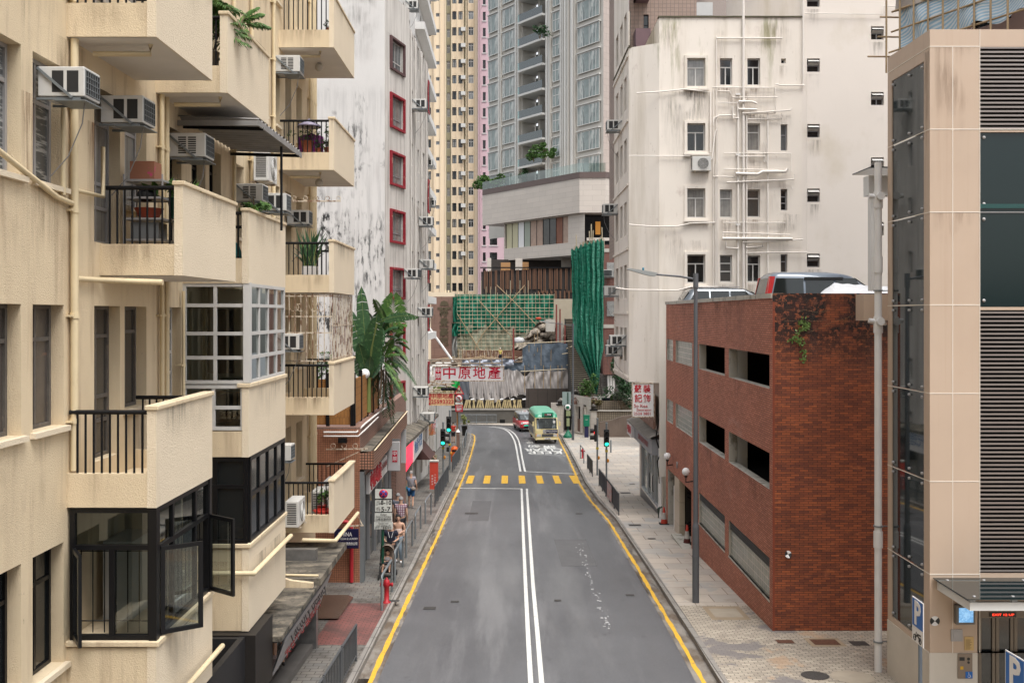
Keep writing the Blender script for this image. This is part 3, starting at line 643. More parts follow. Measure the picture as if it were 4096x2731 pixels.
# ---- air conditioners
def ac_proto(style):
    o=thing('air_conditioner','x','air conditioner'); W,Hh,D=.46,.36,.56
    MB().box(0,D,-W/2,W/2,0,Hh).build('casing',acw,o,False,bevel=.012)
    m=MB()
    if style in (0,1,3):
        for x0,x1 in (((.17,.31),(.35,.49)) if style!=3 else ((.12,.26),(.29,.43))):
            for s_ in (-1,1):
                y=s_*(W/2+.002); m.q([(x0,y,.05),(x1,y,.05),(x1,y,Hh-.05),(x0,y,Hh-.05)])
    else:
        for s_ in (-1,1):
            y=s_*(W/2+.002)
            for k in range(8): z=.05+k*.033; m.q([(.15,y,z),(.27,y,z),(.27,y,z+.02),(.15,y,z+.02)]); m.q([(.30,y,z),(.42,y,z),(.42,y,z+.02),(.30,y,z+.02)])
    m.q([(D+.002,-W/2+.03,.03),(D+.002,W/2-.03,.03),(D+.002,W/2-.03,Hh-.03),(D+.002,-W/2+.03,Hh-.03)])
    m.build('louvre',acb,o,False)
    m=MB()
    for k in range(7): y=-W/2+.03+(W-.06)*k/6; m.box(D+.003,D+.010,y-.005,y+.005,.03,Hh-.03)
    for k in range(5): z=.04+k*(Hh-.08)/4; m.box(D+.005,D+.012,-W/2+.03,W/2-.03,z-.004,z+.004)
    m.build('front_grille',steelg,o,False)
    m=MB(); m.box(-.02,D-.05,-W/2,-W/2+.03,-.04,-.012); m.box(-.02,D-.05,W/2-.03,W/2,-.04,-.012); m.box(.2,D+.02,-W/2-.02,W/2+.02,-.055,-.042)
    m.bar((0,-W/2-.02,Hh*.95),(D*.75,-W/2-.02,-.02),.02,.03); m.bar((0,W/2+.02,Hh*.95),(D*.75,W/2+.02,-.02),.02,.03)
    m.build('bracket',steelg,o,False)
    m=MB(); m.tube([(D-.05,-.1,-.04),(D-.08,-.1,-.3),(D-.25,-.1,-.7),(.1,-.12,-.95)],.008,5); m.build('drain_hose',M('hose_grey',(.2,.19,.18),.6),o,False)
    return o
ACP=[ac_proto(k) for k in range(3)]; ac_used=set()
def ac(x,y,z,rot,style,label,group='window air conditioners',sc=1,hose=True):
    p=ACP[style]
    if style in ac_used: o=copy_tree(p,loc=(x,y,z),rot=rot)
    else: o=p; o.location=(x,y,z); o.rotation_euler=(0,0,rot)
    ac_used.add(style); o['label']=label; o['group']=group; o.scale=(sc,)*3; return o
g='window air conditioners on the beige building'
ac(WX-.02,12.2,12.62,0,0,'white air conditioner above the slatted-blind window at top left of the photo',g)
ac(WX-.02,14.05,12.66,0,1,'dull brown air conditioner with small green sticker, between the two top-left balconies',g,sc=1.05)
ac(WX-.02,16.8,12.62,0,2,'white air conditioner with three small vents, just left of the corrugated awning',g,sc=1.1)
ac(WX-.02,20.85,12.35,0,2,'smaller air conditioner under the awning, nearer of the two side by side',g)
ac(WX-.02,22.8,12.35,0,1,'air conditioner under the awning, farther of the two side by side',g,sc=1.1)
ac(WX-.02,24.25,15.85,0,2,'air conditioner tucked under the topmost far balcony of the beige building',g,sc=1.1)
ac(WX-.02,25.6,12.3,0,1,'air conditioner behind the clothes rail with rings on the far balcony',g)
ac(WX-.02,24.3,9.15,0,0,'old air conditioner beside the rusty caged balcony',g,sc=1.05)
ac(WX+.0,23.4,6.6,0,2,'grey air conditioner above the lowest far balcony, beside the dark glazed bay',g)
ac(WX+.0,11.15,4.95,0,0,'white air conditioner cut by the photo\'s bottom left corner',g)
def split_proto():
    o=thing('air_conditioner','x','air conditioner'); W,H,D=.80,.62,.32  # W along local y, faces +x
    MB().box(0,D,-W/2,W/2,0,H).build('casing',acw,o,False,bevel=.015)
    m=MB(); 
    m.lathe((D+.004,.06,H/2),[(.24,0),(.24,.004)],20,0,'x'); 
    for k in range(12): 
        z=.08+k*.042; m.box(.05,.27,-W/2-.004,-W/2-.001,z,z+.022)
    m.build('louvre',acb,o,False)
    m=MB()
    for k in range(7): m.tube([(D+.012,.06+r_*math.cos(t),H/2+r_*math.sin(t)) for r_ in [.035+.034*k] for t in [i*math.pi/10 for i in range(21)]],.0065,4)
    for t in range(8): m.bar((D+.012,.06,H/2),(D+.012,.06+.24*math.cos(t*math.pi/4),H/2+.24*math.sin(t*math.pi/4)),.005,.005)
    m.build('fan_guard',acw,o,False)
    m=MB(); m.box(-.1,D+.05,-W/2+.1,-W/2+.13,-.03,0); m.box(-.1,D+.05,W/2-.13,W/2-.1,-.03,0); m.build('bracket',rustiron,o,False); return o
SPL=split_proto()
def split(x,y,z,rot,label,group='outdoor air conditioner units',first=[1]):
    if first: first.pop(); o=SPL; o.location=(x,y,z); o.rotation_euler=(0,0,rot)
    else: o=copy_tree(SPL,loc=(x,y,z),rot=rot)
    o['label']=label; o['group']=group; return o
g='outdoor air conditioner units'
split(-5.32,24.0,4.95,0,'outdoor air conditioner standing outside the nearest side of the lowest far balcony',g)
split(-5.0,25.5,4.92,0,'outdoor air conditioner on the lowest far balcony, nearer of the two behind its railing',g)
split(-4.95,26.9,4.95,0,'outdoor air conditioner on the lowest far balcony, farther of the two behind its railing',g)
split(-5.45,21.6,12.85,0,'white outdoor unit on the wall just right of the corrugated awning',g)
# ---------------- lift tower on the right
TY,TX,TF=19.3,8.15,21.45
beige=M('beige_panel',(.50,.385,.295),.5,var=.08,vs=.6,layers=[((.38,.26,.18),3.5,(1.5,1.5,.03),.56,.78,.4),((.44,.32,.23),.5,(1,1,.5),.5,.7,.4)],spec=.4)
seam=M('panel_seam',(.72,.66,.58),.6,var=0); basew=M('base_stone',(.58,.53,.46),.8,var=.15,vs=1.5,layers=[((.4,.35,.28),2,(1,1,.3),.6,.75,.4)])
tglass=M('tower_glass',(.010,.018,.020),.03,var=0,spec=.8)
slat=M('louvre_slat',(.30,.26,.24),.35,metal=.6,var=.1)
tw=thing('lift_tower','beige panelled lift tower with dark glass, louvres and a small glass canopy at right edge','lift tower',(9.5,20.4,rz(20.4)))
zs=lambda y,s=118.5:CZ-(y-722)/s
ZT=zs(68); xf=lambda x:(x-1170)/118.5
m=MB(); x0=TX; base_z=3.45
# front face with openings
wallg(m,(0,TY,0),(1,0,0),(0,1,0),TX,12.5,base_z,ZT,[(xf(2251),12.4,zs(300),zs(108)),(xf(2251),12.4,zs(705),zs(300)+-.03),(xf(2251),12.4,zs(1316),zs(712)),(xf(2245),12.4,base_z,zs(1402))],.12,0,0)
wallg(m,(TX,0,0),(0,1,0),(1,0,0),TY,TF,base_z,ZT,[(TY+.28,TF-.22,base_z+.12,ZT-.55)],.05)
m.q([(TX,TY,ZT),(12.5,TY,ZT),(12.5,TF,ZT),(TX,TF,ZT)]); m.box(12.5,12.6,TY,TF,2,ZT); m.box(TX+.6,12.5,TF-.05,TF,2,ZT)
m.build('wall',beige,tw)
m=MB(); wallg(m,(0,TY-.012,0),(1,0,0),(0,1,0),TX-.012,12.5,1.8,base_z,[(xf(2245),12.4,2.35,base_z)],.13); wallg(m,(TX-.012,0,0),(0,1,0),(1,0,0),TY-.012,TF,1.8,base_z,[],0)
m.q([(TX-.012,TY-.012,base_z),(12.5,TY-.012,base_z),(12.5,TY,base_z),(TX-.012,TY,base_z)]); m.q([(TX-.012,TY-.012,base_z),(TX,TY,base_z),(TX,TF,base_z),(TX-.012,TF,base_z)])
m.build('plinth',basew,tw)
m=MB()
for y in (107,297,487,700,903,1105,1318): 
    z=zs(y); m.box(TX-.004,xf(2251) if y not in(297,) else 12.4,TY-.005,TY,z-.008,z+.008); m.box(TX-.006,TX,TY,TF,z-.008,z+.008)
m.box(xf(2188)-.006,xf(2188)+.006,TY-.006,TY,base_z,zs(107)); m.box(xf(2251)-.012,xf(2251),TY-.007,TY,base_z,ZT)
m.build('panel_joint',seam,tw)
gz=[zs(y) for y in (107,297,487,700,903,1105,1318)]
for k,(a,b) in enumerate(zip([ZT-.55]+gz[1:],gz[1:]+[base_z+.12])):
    g=MB(); g.box(TX+.02,TX+.04,TY+.285,TF-.225,b+.012,a-.012); gp=g.build('glass_panel',tglass,tw)
    g=MB()
    for yy in (TY+.36,TY+1.0,TF-.30):
        for zz in (a-.1,b+.1): g.lathe((TX-.012,yy,zz),[(.0001,-.012),(.028,-.008),(.028,.03)],10,0,'x')
    g.build('glass_fixing',alu,gp)
g=MB(); g.box(xf(2251)+.005,12.39,TY+.05,TY+.07,zs(487)+.01,zs(300)-.035); gp=g.build('glass_panel',M('tower_glass_front',(.006,.016,.017),.04,var=0,spec=.35),tw); MB().box(xf(2251)+.005,12.39,TY+.05,TY+.07,zs(705)+.01,zs(487)-.01).build('glass_panel',MATS['tower_glass_front'],tw)
m=MB(); m.box(xf(2252),12.38,TY+.02,TY+.049,zs(478),zs(468)); m.build('floor_edge',M('floor_edge_teal',(.02,.075,.07),.3,var=.2),tw)

g=MB().box(xf(2251),12.4,TY+.03,TY+.06,zs(487)-.008,zs(487)+.008); 
for yy in (315,468,503,690): g.lathe((xf(2262),TY+.035,zs(yy)),[(.0001,-.012),(.032,-.008),(.032,.02)],10,0,'y')
g.build('glass_fixing',alu,gp)
for za,zb in ((zs(300),zs(108)),(zs(1316),zs(712))):
    m=MB(); z=za+.03
    while z<zb-.03:
        m.box(xf(2251)+.002,12.39,TY+.005,TY+.10,z,z+.016); m.box(xf(2251)+.002,12.39,TY+.005,TY+.02,z+.016,z+.035); z+=.082
    o=m.build('louvre',slat,tw); MB().box(xf(2251),12.4,TY+.121,TY+.13,za,zb).build('louvre_backing',black,o)
# lift door, display, panels
m=MB(); m.box(xf(2250),12.3,TY+.1,TY+.12,1.9,zs(1420)); 
o=m.build('lift_door',M('lift_glass',(.015,.018,.02),.08,var=0,spec=.9),tw)
m=MB()
for x in (2251,2283,2292,2325,2334,2366): m.box(xf(x),xf(x)+.06,TY+.07,TY+.098,1.9,zs(1421))
m.box(xf(2246),12.3,TY+.02,TY+.097,zs(1419),zs(1403)); m.build('door_frame',M('door_bronze',(.17,.14,.11),.4,metal=.3,var=.1),o)
m=MB().box(xf(2274),xf(2334),TY+.0,TY+.02,zs(1416),zs(1406)); d=m.build('led_display',M('led_black',(.01,.01,.01),.3,var=0),tw)
text('EXIT 12 UP',.06,'led_text',M('led_red',(.6,.02,.01),.5,var=0,emit=((1,.05,.02),1.2)),d,((xf(2304)),TY-.004,zs(1411)),w=.42)
m=MB().box(xf(2190),xf(2234),TY-.12,TY-.005,zs(1430),zs(1385)); d=m.build('screen_casing',M('screen_casing',(.16,.15,.14),.4,var=.1),tw,bevel=.02)
MB().q([(xf(2196),TY-.124,zs(1424)),(xf(2229),TY-.124,zs(1424)),(xf(2229),TY-.124,zs(1391)),(xf(2196),TY-.124,zs(1391))]).build('screen',M('screen_blue',(.05,.1,.2),.3,var=0,layers=[((.5,.7,.8),6,(1,1,1),.45,.6,.9)],emit=((.08,.2,.35),.9)),d)
m=MB().box(xf(2184),xf(2210),TY-.02,TY-.003,zs(1471),zs(1444)); m.box(xf(2189),xf(2205),TY-.026,TY-.02,zs(1466),zs(1449)); m.build('access_hatch',alu,tw)
m=MB().box(xf(2215),xf(2236),TY-.012,TY-.003,zs(1492),zs(1461)); d=m.build('notice_plate',M('notice_yellow',(.55,.38,.16),.6,var=.05),tw)
m=MB()
for k in range(9): m.box(xf(2217),xf(2217+R.uniform(10,17)),TY-.014,TY-.012,zs(1468+k*2.6)-.004,zs(1468+k*2.6)+.004)
m.build('notice_writing',M('notice_ink',(.15,.1,.05),.6,var=0),d)
m=MB().box(xf(2199),xf(2232),TY-.03,TY-.013,zs(1556),zs(1499)); d=m.build('intercom_plate',M('bronze_plate',(.24,.19,.15),.4,metal=.4,var=.1),tw)
m=MB().lathe((xf(2223),TY-.034,zs(1511)),[(.03,0),(.03,.006)],12,0,'y'); m.lathe((xf(2223),TY-.034,zs(1519)),[(.025,0),(.025,.006)],12,0,'y'); m.box(xf(2202),xf(2214),TY-.033,TY-.03,zs(1515),zs(1507)); m.build('intercom_button',blacksign,d)
MB().box(xf(2204),xf(2211),TY-.036,TY-.03,zs(1535),zs(1528)).build('call_button',M('amber',(.6,.35,.03),.5,var=0),d)
m=MB().box(xf(2216),xf(2232),TY-.036,TY-.03,zs(1555),zs(1540)); w=m.build('wheelchair_sign',M('sign_blue',(.01,.12,.42),.4,var=.05),d)
m=MB(); cx,cz=xf(2224),zs(1549); ww=lambda a,b:(cx+a,TY-.038,cz+b)
m.tube([ww(.025*math.cos(t),-.01+.025*math.sin(t)) for t in [math.pi*.75+i*math.pi*1.2/8 for i in range(9)]],.004,5); m.tube([ww(-.008,.05),ww(-.005,.012),ww(.02,.012),ww(.035,-.03)],.005,5); m.sphere(ww(-.008,.058),.007,8); m.build('wheelchair_symbol',whitesign,w)
m=MB(); cx,cz,r_=xf(2147),zs(1425),.095
for k in range(4):
    mm=MB(); ts=[math.pi/4+k*math.pi/2+i*math.pi/20 for i in range(11)]; mm.q([(cx,TY-.009,cz)]+[(cx+r_*math.cos(t),TY-.009,cz+r_*math.sin(t)) for t in ts]); mm.build('survey_target',whitesign if k%2==0 else blacksign,tw)
# canopy
can=M('canopy_steel',(.66,.67,.66),.4,var=.08); 
z0=4.88; pts=[(8.28,TY-.01),(8.28,17.9),(11.5,17.9)]
m=MB(); m.box(8.28,8.36,17.9,TY-.015,z0-.2,z0-.05); m.box(8.36,12,17.9,17.98,z0-.2,z0-.05); 
for x in (8.3,9.05,9.8,10.6): m.box(x,x+.1,17.93,18.05,z0-.05,z0+.0)
for y in (18.5,19.0): m.box(8.29,8.36,y,y+.08,z0-.05,z0)
c=m.build('canopy',can,tw); MB().box(8.2,12,17.82,TY-.02,z0+.01,z0+.03).build('canopy_glass',tglass,c)
m=MB()
for x in (8.4,9.1,9.85): 
    for y in (18.0,19.1): m.lathe((x,y,z0+.03),[(.03,0),(.03,.01),(.0001,.016)],10)
m.build('glass_fixing',alu,c)
# white drainpipe by the tower
wp=thing('drainpipe','tall white drainpipe at the far corner of the beige lift tower','drainpipe',(8.0,21.6,rz(21.6)+PV))
wpm=M('white_pipe',(.68,.67,.66),.35,var=.1,vs=2)
MB().tube([(8.0,21.6,rz(21.6)+PV),(8.0,21.6,13.3)],.078,16).build('pipe',wpm,wp)
m=MB()
for z in (12.3,9.6,4.95,10.9): m.tube([(8.0,21.6,z),(8.0,21.6,z+.35)],.097,16)
m.build('coupling',wpm,wp)
for z in (12.55,9.85): MB().lathe((8.0,21.42,z),[(.085,0),(.085,.08)],12,0,'y').tube([(8.0,21.6,z),(7.8,21.6,z+.02)],.05,8).build('access_cap',wpm,wp)
m=MB()
for z in (10.5,5.4,2.9): m.tube([(8.0,21.6,z),(8.0,21.6,z+.03)],.102,14); m.bar((8.0,21.6,z+.015),(8.3,21.6,z+.015),.02,.02)
m.build('pipe_bracket',steelg,wp)
# covered bridge end
br=thing('covered_walkway','white steel frame of a glass covered walkway above the brick car park corner','walkway',(9.6,23.5,9.9))
q=lambda x,y,Y=23.5:P(x,y,Y)
m=MB(); a=q(1997,455);b=q(2015,668); m.box(a.x,b.x,23.4,23.6,b.z,a.z); a=q(1990,405);b=q(2035,450); m.box(a.x,a.x+2.,23.35,23.7,b.z,a.z); 
m.build('frame',can,br); a=q(1981,390); MB().box(a.x,a.x+2.5,23.0,24.2,a.z-.03,a.z).build('roof_glass',tglass,br)
a=q(1979,676);b=q(2036,736); MB().box(a.x,b.x+1.2,23.35,23.9,b.z,a.z).build('edge_panel',beige,br)
m=MB(); a=q(2018,575);b=q(2021,665)
for k in range(5): m.tube([(a.x+k*.05,24,b.z),(a.x+k*.05,24,a.z)],.015,5)
m.build('railing',M('brown_rail',(.3,.16,.06),.5,var=.2),br)
m=MB().tube([q(1995,737,23.6),q(2035,742,23.6)],.06,10); m.build('drain_pipe',wpm,br)
# ---------------- brick car park
BX,BY0,BY1,BT=6.58,24.9,41.8,10.53
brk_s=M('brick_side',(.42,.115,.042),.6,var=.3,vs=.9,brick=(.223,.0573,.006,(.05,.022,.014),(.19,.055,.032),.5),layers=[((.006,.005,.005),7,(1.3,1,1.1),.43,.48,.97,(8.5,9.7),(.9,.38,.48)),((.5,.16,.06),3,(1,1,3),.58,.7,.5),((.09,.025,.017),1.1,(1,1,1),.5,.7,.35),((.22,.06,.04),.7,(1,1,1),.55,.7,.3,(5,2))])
brk_f=M('brick_street',(.60,.225,.14),.7,var=.25,vs=.6,brick=(.223,.0573,.008,(.14,.065,.045),(.43,.145,.085),.5),layers=[((.46,.33,.29),1.1,(1,.25,1),.62,.8,.5),((.13,.05,.04),.9,(1,1,.3),.56,.75,.5)])  # lighter than the side brick: the street's brighter sky light put into its colour
coping=M('coping_concrete',(.50,.47,.41),.9,var=.2,layers=[((.12,.11,.09),2.5,(1,1,.6),.52,.66,.8)])
cp=thing('car_park','red brick car park with strip openings and glass-block windows on the right pavement','car park',(12,33,rz(33)))
yb=lambda px:BX*FX/(px-CX)
cols=[(1532,1546,'g'),(1552,1590,'g'),(1605.6,1664.8,'o'),(1674,1767.5,'o')]
H=[]
for a,b,k in cols:
    for z0,z1 in ((8.12,8.98),(5.58,6.50)): H.append((yb(b),yb(a),z0,z1))
L3=[(yb(1664.8),yb(1605.6),2.78,3.85),(yb(1767.5),yb(1674),2.78,3.85)]
ent=(yb(1588),yb(1534),.9,3.6)
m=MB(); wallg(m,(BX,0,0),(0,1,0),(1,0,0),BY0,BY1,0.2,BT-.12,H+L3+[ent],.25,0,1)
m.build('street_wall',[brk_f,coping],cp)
MB().box(BX+.001,26,BY0-.02,BY0,0.2,BT-.004).build('side_wall',brk_s,cp)
m=MB(); 
z=2.0
while z<BT-.3: m.box(BX-.004,BX+.05,BY0-.028,BY0-.02,z,z+.20); z+=.208
m.build('corner_brick',M('corner_brick',(.26,.06,.03),.65,var=.35,vs=3),cp)
MB().box(BX-.04,BX+.26,BY0+.01,BY1,BT-.12,BT).build('coping',coping,cp)
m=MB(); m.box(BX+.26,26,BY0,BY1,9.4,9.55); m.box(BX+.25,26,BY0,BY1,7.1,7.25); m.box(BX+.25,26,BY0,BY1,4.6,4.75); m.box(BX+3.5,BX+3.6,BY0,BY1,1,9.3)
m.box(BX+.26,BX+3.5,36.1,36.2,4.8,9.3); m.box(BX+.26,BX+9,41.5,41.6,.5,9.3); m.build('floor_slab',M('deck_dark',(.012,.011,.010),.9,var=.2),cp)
m=MB()
for px in (1605.6,1674): m.box(BX+.1,BX+1.2,yb(px)-.45,yb(px),7.25,9.4); m.box(BX+.1,BX+1.2,yb(px)-.45,yb(px),4.75,7.1)
m=MB()
for px,w in ((1674,.7),):
    for z0 in (7.3,4.8): m.box(BX+.26,BX+.56,yb(px)+.0,yb(px)+.5,z0,z0+2)
m.build('column',M('column_white',(.55,.54,.51),.9,var=.1),cp)
gb=M('glass_block',(.28,.30,.26),.25,var=.35,vs=3,brick=(.19,.19,.014,(.52,.49,.43),(.22,.24,.21),0),spec=.7)
for a,b,k in cols:
    if k=='g':
        for z0,z1 in ((8.12,8.98),(5.58,6.50)): MB().box(BX+.06,BX+.12,yb(b),yb(a),z0,z1).build('glass_block_window',gb,cp)
for y0,y1,z0,z1 in L3:
    MB().box(BX+.06,BX+.12,y0,y1,z0+.02,z1-.3).build('glass_block_window',gb,cp)
    m=MB(); z=z1-.29
    while z<z1-.02: m.box(BX+.04,BX+.16,y0,y1,z,z+.02); z+=.045
    m.build('vent',M('vent_grey',(.10,.10,.10),.5,metal=.3,var=.1),cp)
    MB().box(BX-.012,BX+.055,y0-.03,y1+.03,z0-.05,z0).build('window_sill',coping,cp)
stain(tw,(TX+.02,TY-.004,ZT-.35),(1,0,0),xf(2251)-TX-.04,2.6,st_brown); stain(tw,(TX+.02,TY-.004,zs(487)),(1,0,0),xf(2251)-TX-.04,1.2,st_brown); stain(tw,(TX-.005,TY,ZT-.4),(0,1,0),.26,3.5,st_brown)
stain(cp,(BX-.004,BY0,BT-.13),(0,1,0),BY1-BY0,1.4,st_grey)
for y0_,y1_,z0_,z1_ in H: stain(cp,(BX-.006,y0_,z0_-.01),(0,1,0),y1_-y0_,.9,st_grey)
stain(cp,(BX,BY0-.024,10.4),(1,0,0),3.6,3.0,st_grey)
# entrance
g=M('gate_bronze',(.045,.038,.032),.45,metal=.4,var=.2)
yg=yb(1560); m=MB(); m.box(BX+.27,BX+1.6,yg-.02,yg,1.2,3.6)
o=m.build('gate',g,cp); m=MB(); x0g,x1g=BX+.3,BX+1.35
for k in range(4): 
    m.bar((x0g,yg-.04,3.45-.16*k),(x1g,yg-.04,2.85-.16*k),.03,.05)
    m.bar((x0g,yg-.04,1.55+.12*k),(x0g+.5,yg-.04,1.9+.1*k),.03,.05); m.bar((x1g,yg-.04,1.55+.12*k),(x0g+.5,yg-.04,1.9+.1*k),.03,.05)
m.build('gate_bars',blackiron,o)
MB().box(BX+.02,BX+.24,yb(1559),yb(1548),.8,3.6).build('marble_pillar',M('marble_beige',(.52,.44,.33),.3,var=.15,brick=(2,.9,.01,(.3,.25,.2),(.5,.42,.32),0)),cp)
m=MB(); m.box(BX+.3,BX+.34,yb(1546),yb(1535),.9,3.3); m.build('service_gate',steelg,cp)
m=MB(); m.tube([(BX+.1,yb(1545),1.2),(BX+.1,yb(1545),3.1),(BX+.3,yb(1545),3.3)],.06,8); m.build('drain_pipe',pipew,cp)
m=MB(); m.box(BX-.35,BX+.05,yb(1599),yb(1562),rz(37)+PV+.0,rz(37)+PV+.06); m.build('doorstep',coping,cp)
text('17',.34,'house_number',alu,cp,(BX-.02,yb(1556),4.1),rot=-math.pi/2,bold=.01,ext=.01)
for n_,(X,Y,z,lab) in enumerate(((6.36,40.1,4.3,'far'),(6.33,35.7,4.37,'near'))):
    l=thing('globe_lamp',('white globe wall lamp above the service gate, farther of two on the brick wall' if n_==0 else 'white globe wall lamp beside the bronze gate, nearer of two on the brick wall'),'wall lamp',(X,Y,z),group='globe lamps on the brick wall')
    MB().sphere((X,Y,z),.145,16).build('globe',M('lamp_globe',(.78,.78,.77),.3,var=0),l); MB().tube([(X,Y,z-.14),(X,Y,z-.38),(BX,Y,z-.34)],.025,8).lathe((X,Y,z-.2),[(.05,0),(.06,.07)],10).build('bracket',blackiron,l)
# survey plate on brick
q0=P(1810,1272,BY0-.03); o=thing('survey_target','black and white survey target peeling off the brick side wall','sign',tuple(q0))
for k in range(4):
    mm=MB(); ts=[.4+k*math.pi/2+i*math.pi/10 for i in range(6)]; mm.q([(q0.x,q0.y,q0.z)]+[(q0.x+.085*math.cos(t),q0.y-.02+.03*math.sin(t),q0.z+.085*math.sin(t)) for t in ts]); mm.build('target_quarter',whitesign if k%2==0 else blacksign,o)
# creeper on the brick wall
cr=thing('creeper','small green creeper on the upper brick side wall','plant',tuple(P(1840,760,BY0)))
r=random.Random(5); m=MB(); st=MB(); dr=MB()
br_=[[(1846,815),(1842,790),(1830,770),(1850,750),(1846,735)],[(1842,785),(1825,775),(1815,782)],[(1850,755),(1862,745)],[(1846,735),(1835,740)],[(1846,815),(1846,828)]]
def leafq(m,c,r,s):
    a=V((r.uniform(-1,1),-abs(r.gauss(.1,.3)),r.uniform(-1,1))).normalized(); b=a.cross(V((r.uniform(-.4,.4),-1,r.uniform(-.4,.4)))).normalized()
    m.q([c-a*s,c+b*s*.45,c+a*s,c-b*s*.45])
for B_ in br_:
    st.tube([P(x,y,BY0-.05) for x,y in B_],.005,4)
    for (a,b),(c,d) in zip(B_,B_[1:]):
        for k in range(14): t=r.random(); leafq(m,P(a+(c-a)*t+r.gauss(0,4),b+(d-b)*t+r.gauss(0,4),BY0-.06-r.random()*.05),r,.045)
for B_ in ([(1800,738),(1835,736),(1870,738),(1900,735)],[(1830,715),(1850,712),(1880,718),(1905,712)],[(1832,735),(1832,760),(1842,775)],[(1850,765),(1880,755),(1910,740),(1960,725)]):
    st.tube([P(x,y,BY0-.05) for x,y in B_],.004,4)
    for (a,b),(c,d) in zip(B_,B_[1:]):
        for k in range(7): t=r.random(); leafq(dr,P(a+(c-a)*t,b+(d-b)*t+r.gauss(0,1.5),BY0-.05),r,.016)
m.build('leaves',M('creeper_green',(.13,.22,.05),.5,var=.4,vs=20),cr); st.build('stem',stemm,cr); dr.build('dry_leaves',M('creeper_dry',(.28,.10,.05),.7,var=.3),cr)
# ---------------- street lamp
def streetlamp(X,Y,zb,zt,xh,zh,r0,label,col=None):
    col=col or lampol
    l=thing('street_lamp',label,'street lamp',(X,Y,zb),group='street lamps on the right pavement')
    zc_=zb+2.1
    MB().tube([(X,Y,zb),(X,Y,zc_)],r0*1.35,14).tube([(X,Y,zc_),(X,Y,zc_+.12)],r0*1.35,14,r1=r0).tube([(X,Y,zc_+.12),(X,Y,zt)],r0,14,r1=r0*.75).build('pole',col,l)
    MB().tube([(X,Y,zt-.35),(X,Y,zt+.05)],r0*1.05,12).tube([(X,Y,zt-.12),(X-(X-xh)*.3,Y,zt-.04),(xh+.3,Y,zh)],.03,8,r1=.025).build('arm',col,l)
    MB().prism([(xh+.35,zh+.03),(xh+.3,zh-.05),(xh+.1,zh-.02),(xh-.45,zh+.14),(xh-.45,zh+.16),(xh+.05,zh+.09)],lambda u,v,d:(u,d,v),Y-.12,Y+.12).build('lamp_head',M('lamp_grey',(.36,.38,.38),.4,metal=.3,var=.05),l,bevel=.01)
    MB().lathe((xh-.02,Y,zh+.1),[(.03,0),(.03,.08),(.0001,.1)],10).build('light_sensor',M('sensor_blue',(.02,.14,.2),.4,var=0),l)
    MB().tube([(X,Y,zb+1.25),(X,Y,zb+1.32)],r0*1.45,14).build('cable_clamp',col,l)
Y=27.75; lb=G(1598,1383,PV)
streetlamp(lb.x,lb.y,lb.z,11.1,lb.x-1.45,11.12,.070,'tall grey street lamp in front of the brick car park')
# ---------------- cream corner building with outside pipes
WY=43.0
cream=M('cream_render',(.75,.69,.615),.9,var=.07,vs=.5,layers=[((.42,.36,.27),.9,(1.2,1.2,.10),.50,.70,.55),((.36,.26,.22),.8,(1,1,.8),.60,.70,.65,(13,14),(.2,.48,.62)),((.25,.24,.12),1.2,(1.5,1.5,.2),.55,.68,.8,(17.5,22)),((.30,.22,.17),4,(1.5,1.5,.5),.62,.72,.5)],bump=(.15,25,.01))
creamr=M('cream_render_clean',(.75,.69,.625),.9,var=.06,vs=.3,layers=[((.50,.43,.30),.30,(1,1,.7),.52,.70,.45),((.55,.5,.42),3,(1,1,.2),.6,.8,.2)],bump=(.1,20,.01))
wb=thing('corner_building','cream corner building covered in outside pipes, behind the brick car park','building',(12,50,rz(50)))
wx=lambda zx:P(1378+zx*.4394,0,WY).x
wz=lambda zy:P(0,zy*.4394,WY).z
W5=[]
def aw5(a,b,c,d,*k): W5.append((wx(a),wx(b),wz(d),wz(c),*k))
for c,d,g in ((305,452,gcurt),(645,790,gdark),(985,1138,gcurt),(1330,1480,gdark)): aw5(455,550,c,d,[(.5,0,.68)],[.68],whiteal,g,1)
for c,d,g in ((305,445,gdark),(990,1137,gcurt),(1333,1475,gdark2)): aw5(627,692,c,d,[(.5,0,.68)] if c==305 else [],[.68] if c!=1333 else [.4,.7],whiteal,g,0)
for c,d,g in ((305,445,gdark),(645,788,gcurt),(990,1135,gdark2),(1335,1475,gdark)): aw5(770,838,c,d,[(.5,0,.68)] if c in(305,1335) else [],[.68],whiteal,g,0)
aw5(947,972,307,332,[],[],whiteal,gdark,0)
for c,d,g in ((650,788,ggrey),(988,1100,gdark),(1328,1425,gdark2)): aw5(945,980,c,d,[],[.6] if c!=988 else [.35,.65],greyal,g,0)
for c in (-35,305,648,985,1325): aw5(1083,1150,c,c+71,[],[.5],greyal,gdark,2)
for c in (137,480,822,1160): aw5(1418,1485,c,c+70,[.5],[.5],greyal,gdark,2)
XL=wx(310); XR=wx(1055)
m=MB(); hs_=[w[:4] for w in W5]
wallg(m,(0,WY,0),(1,0,0),(0,1,0),XL,XR,3,wz(88),[h for h in hs_ if h[1]<XR],.18)
m.box(XL,XR,WY+.001,56,wz(90),wz(88)); m.q([(XL,WY,wz(88)),(XL,WY+6.5,wz(88)),(XL,WY+6.5,wz(225)),(XL,WY,wz(225))])
m.build('pipe_side_wall',cream,wb)
m=MB(); wallg(m,(0,WY+.02,0),(1,0,0),(0,1,0),XR,45,3,36,[h for h in hs_ if h[0]>XR],.15); m.q([(XR,WY+.02,wz(88)),(XR,WY+.02,36),(XR,58,36),(XR,58,wz(88))])
m.build('tall_wall',creamr,wb)
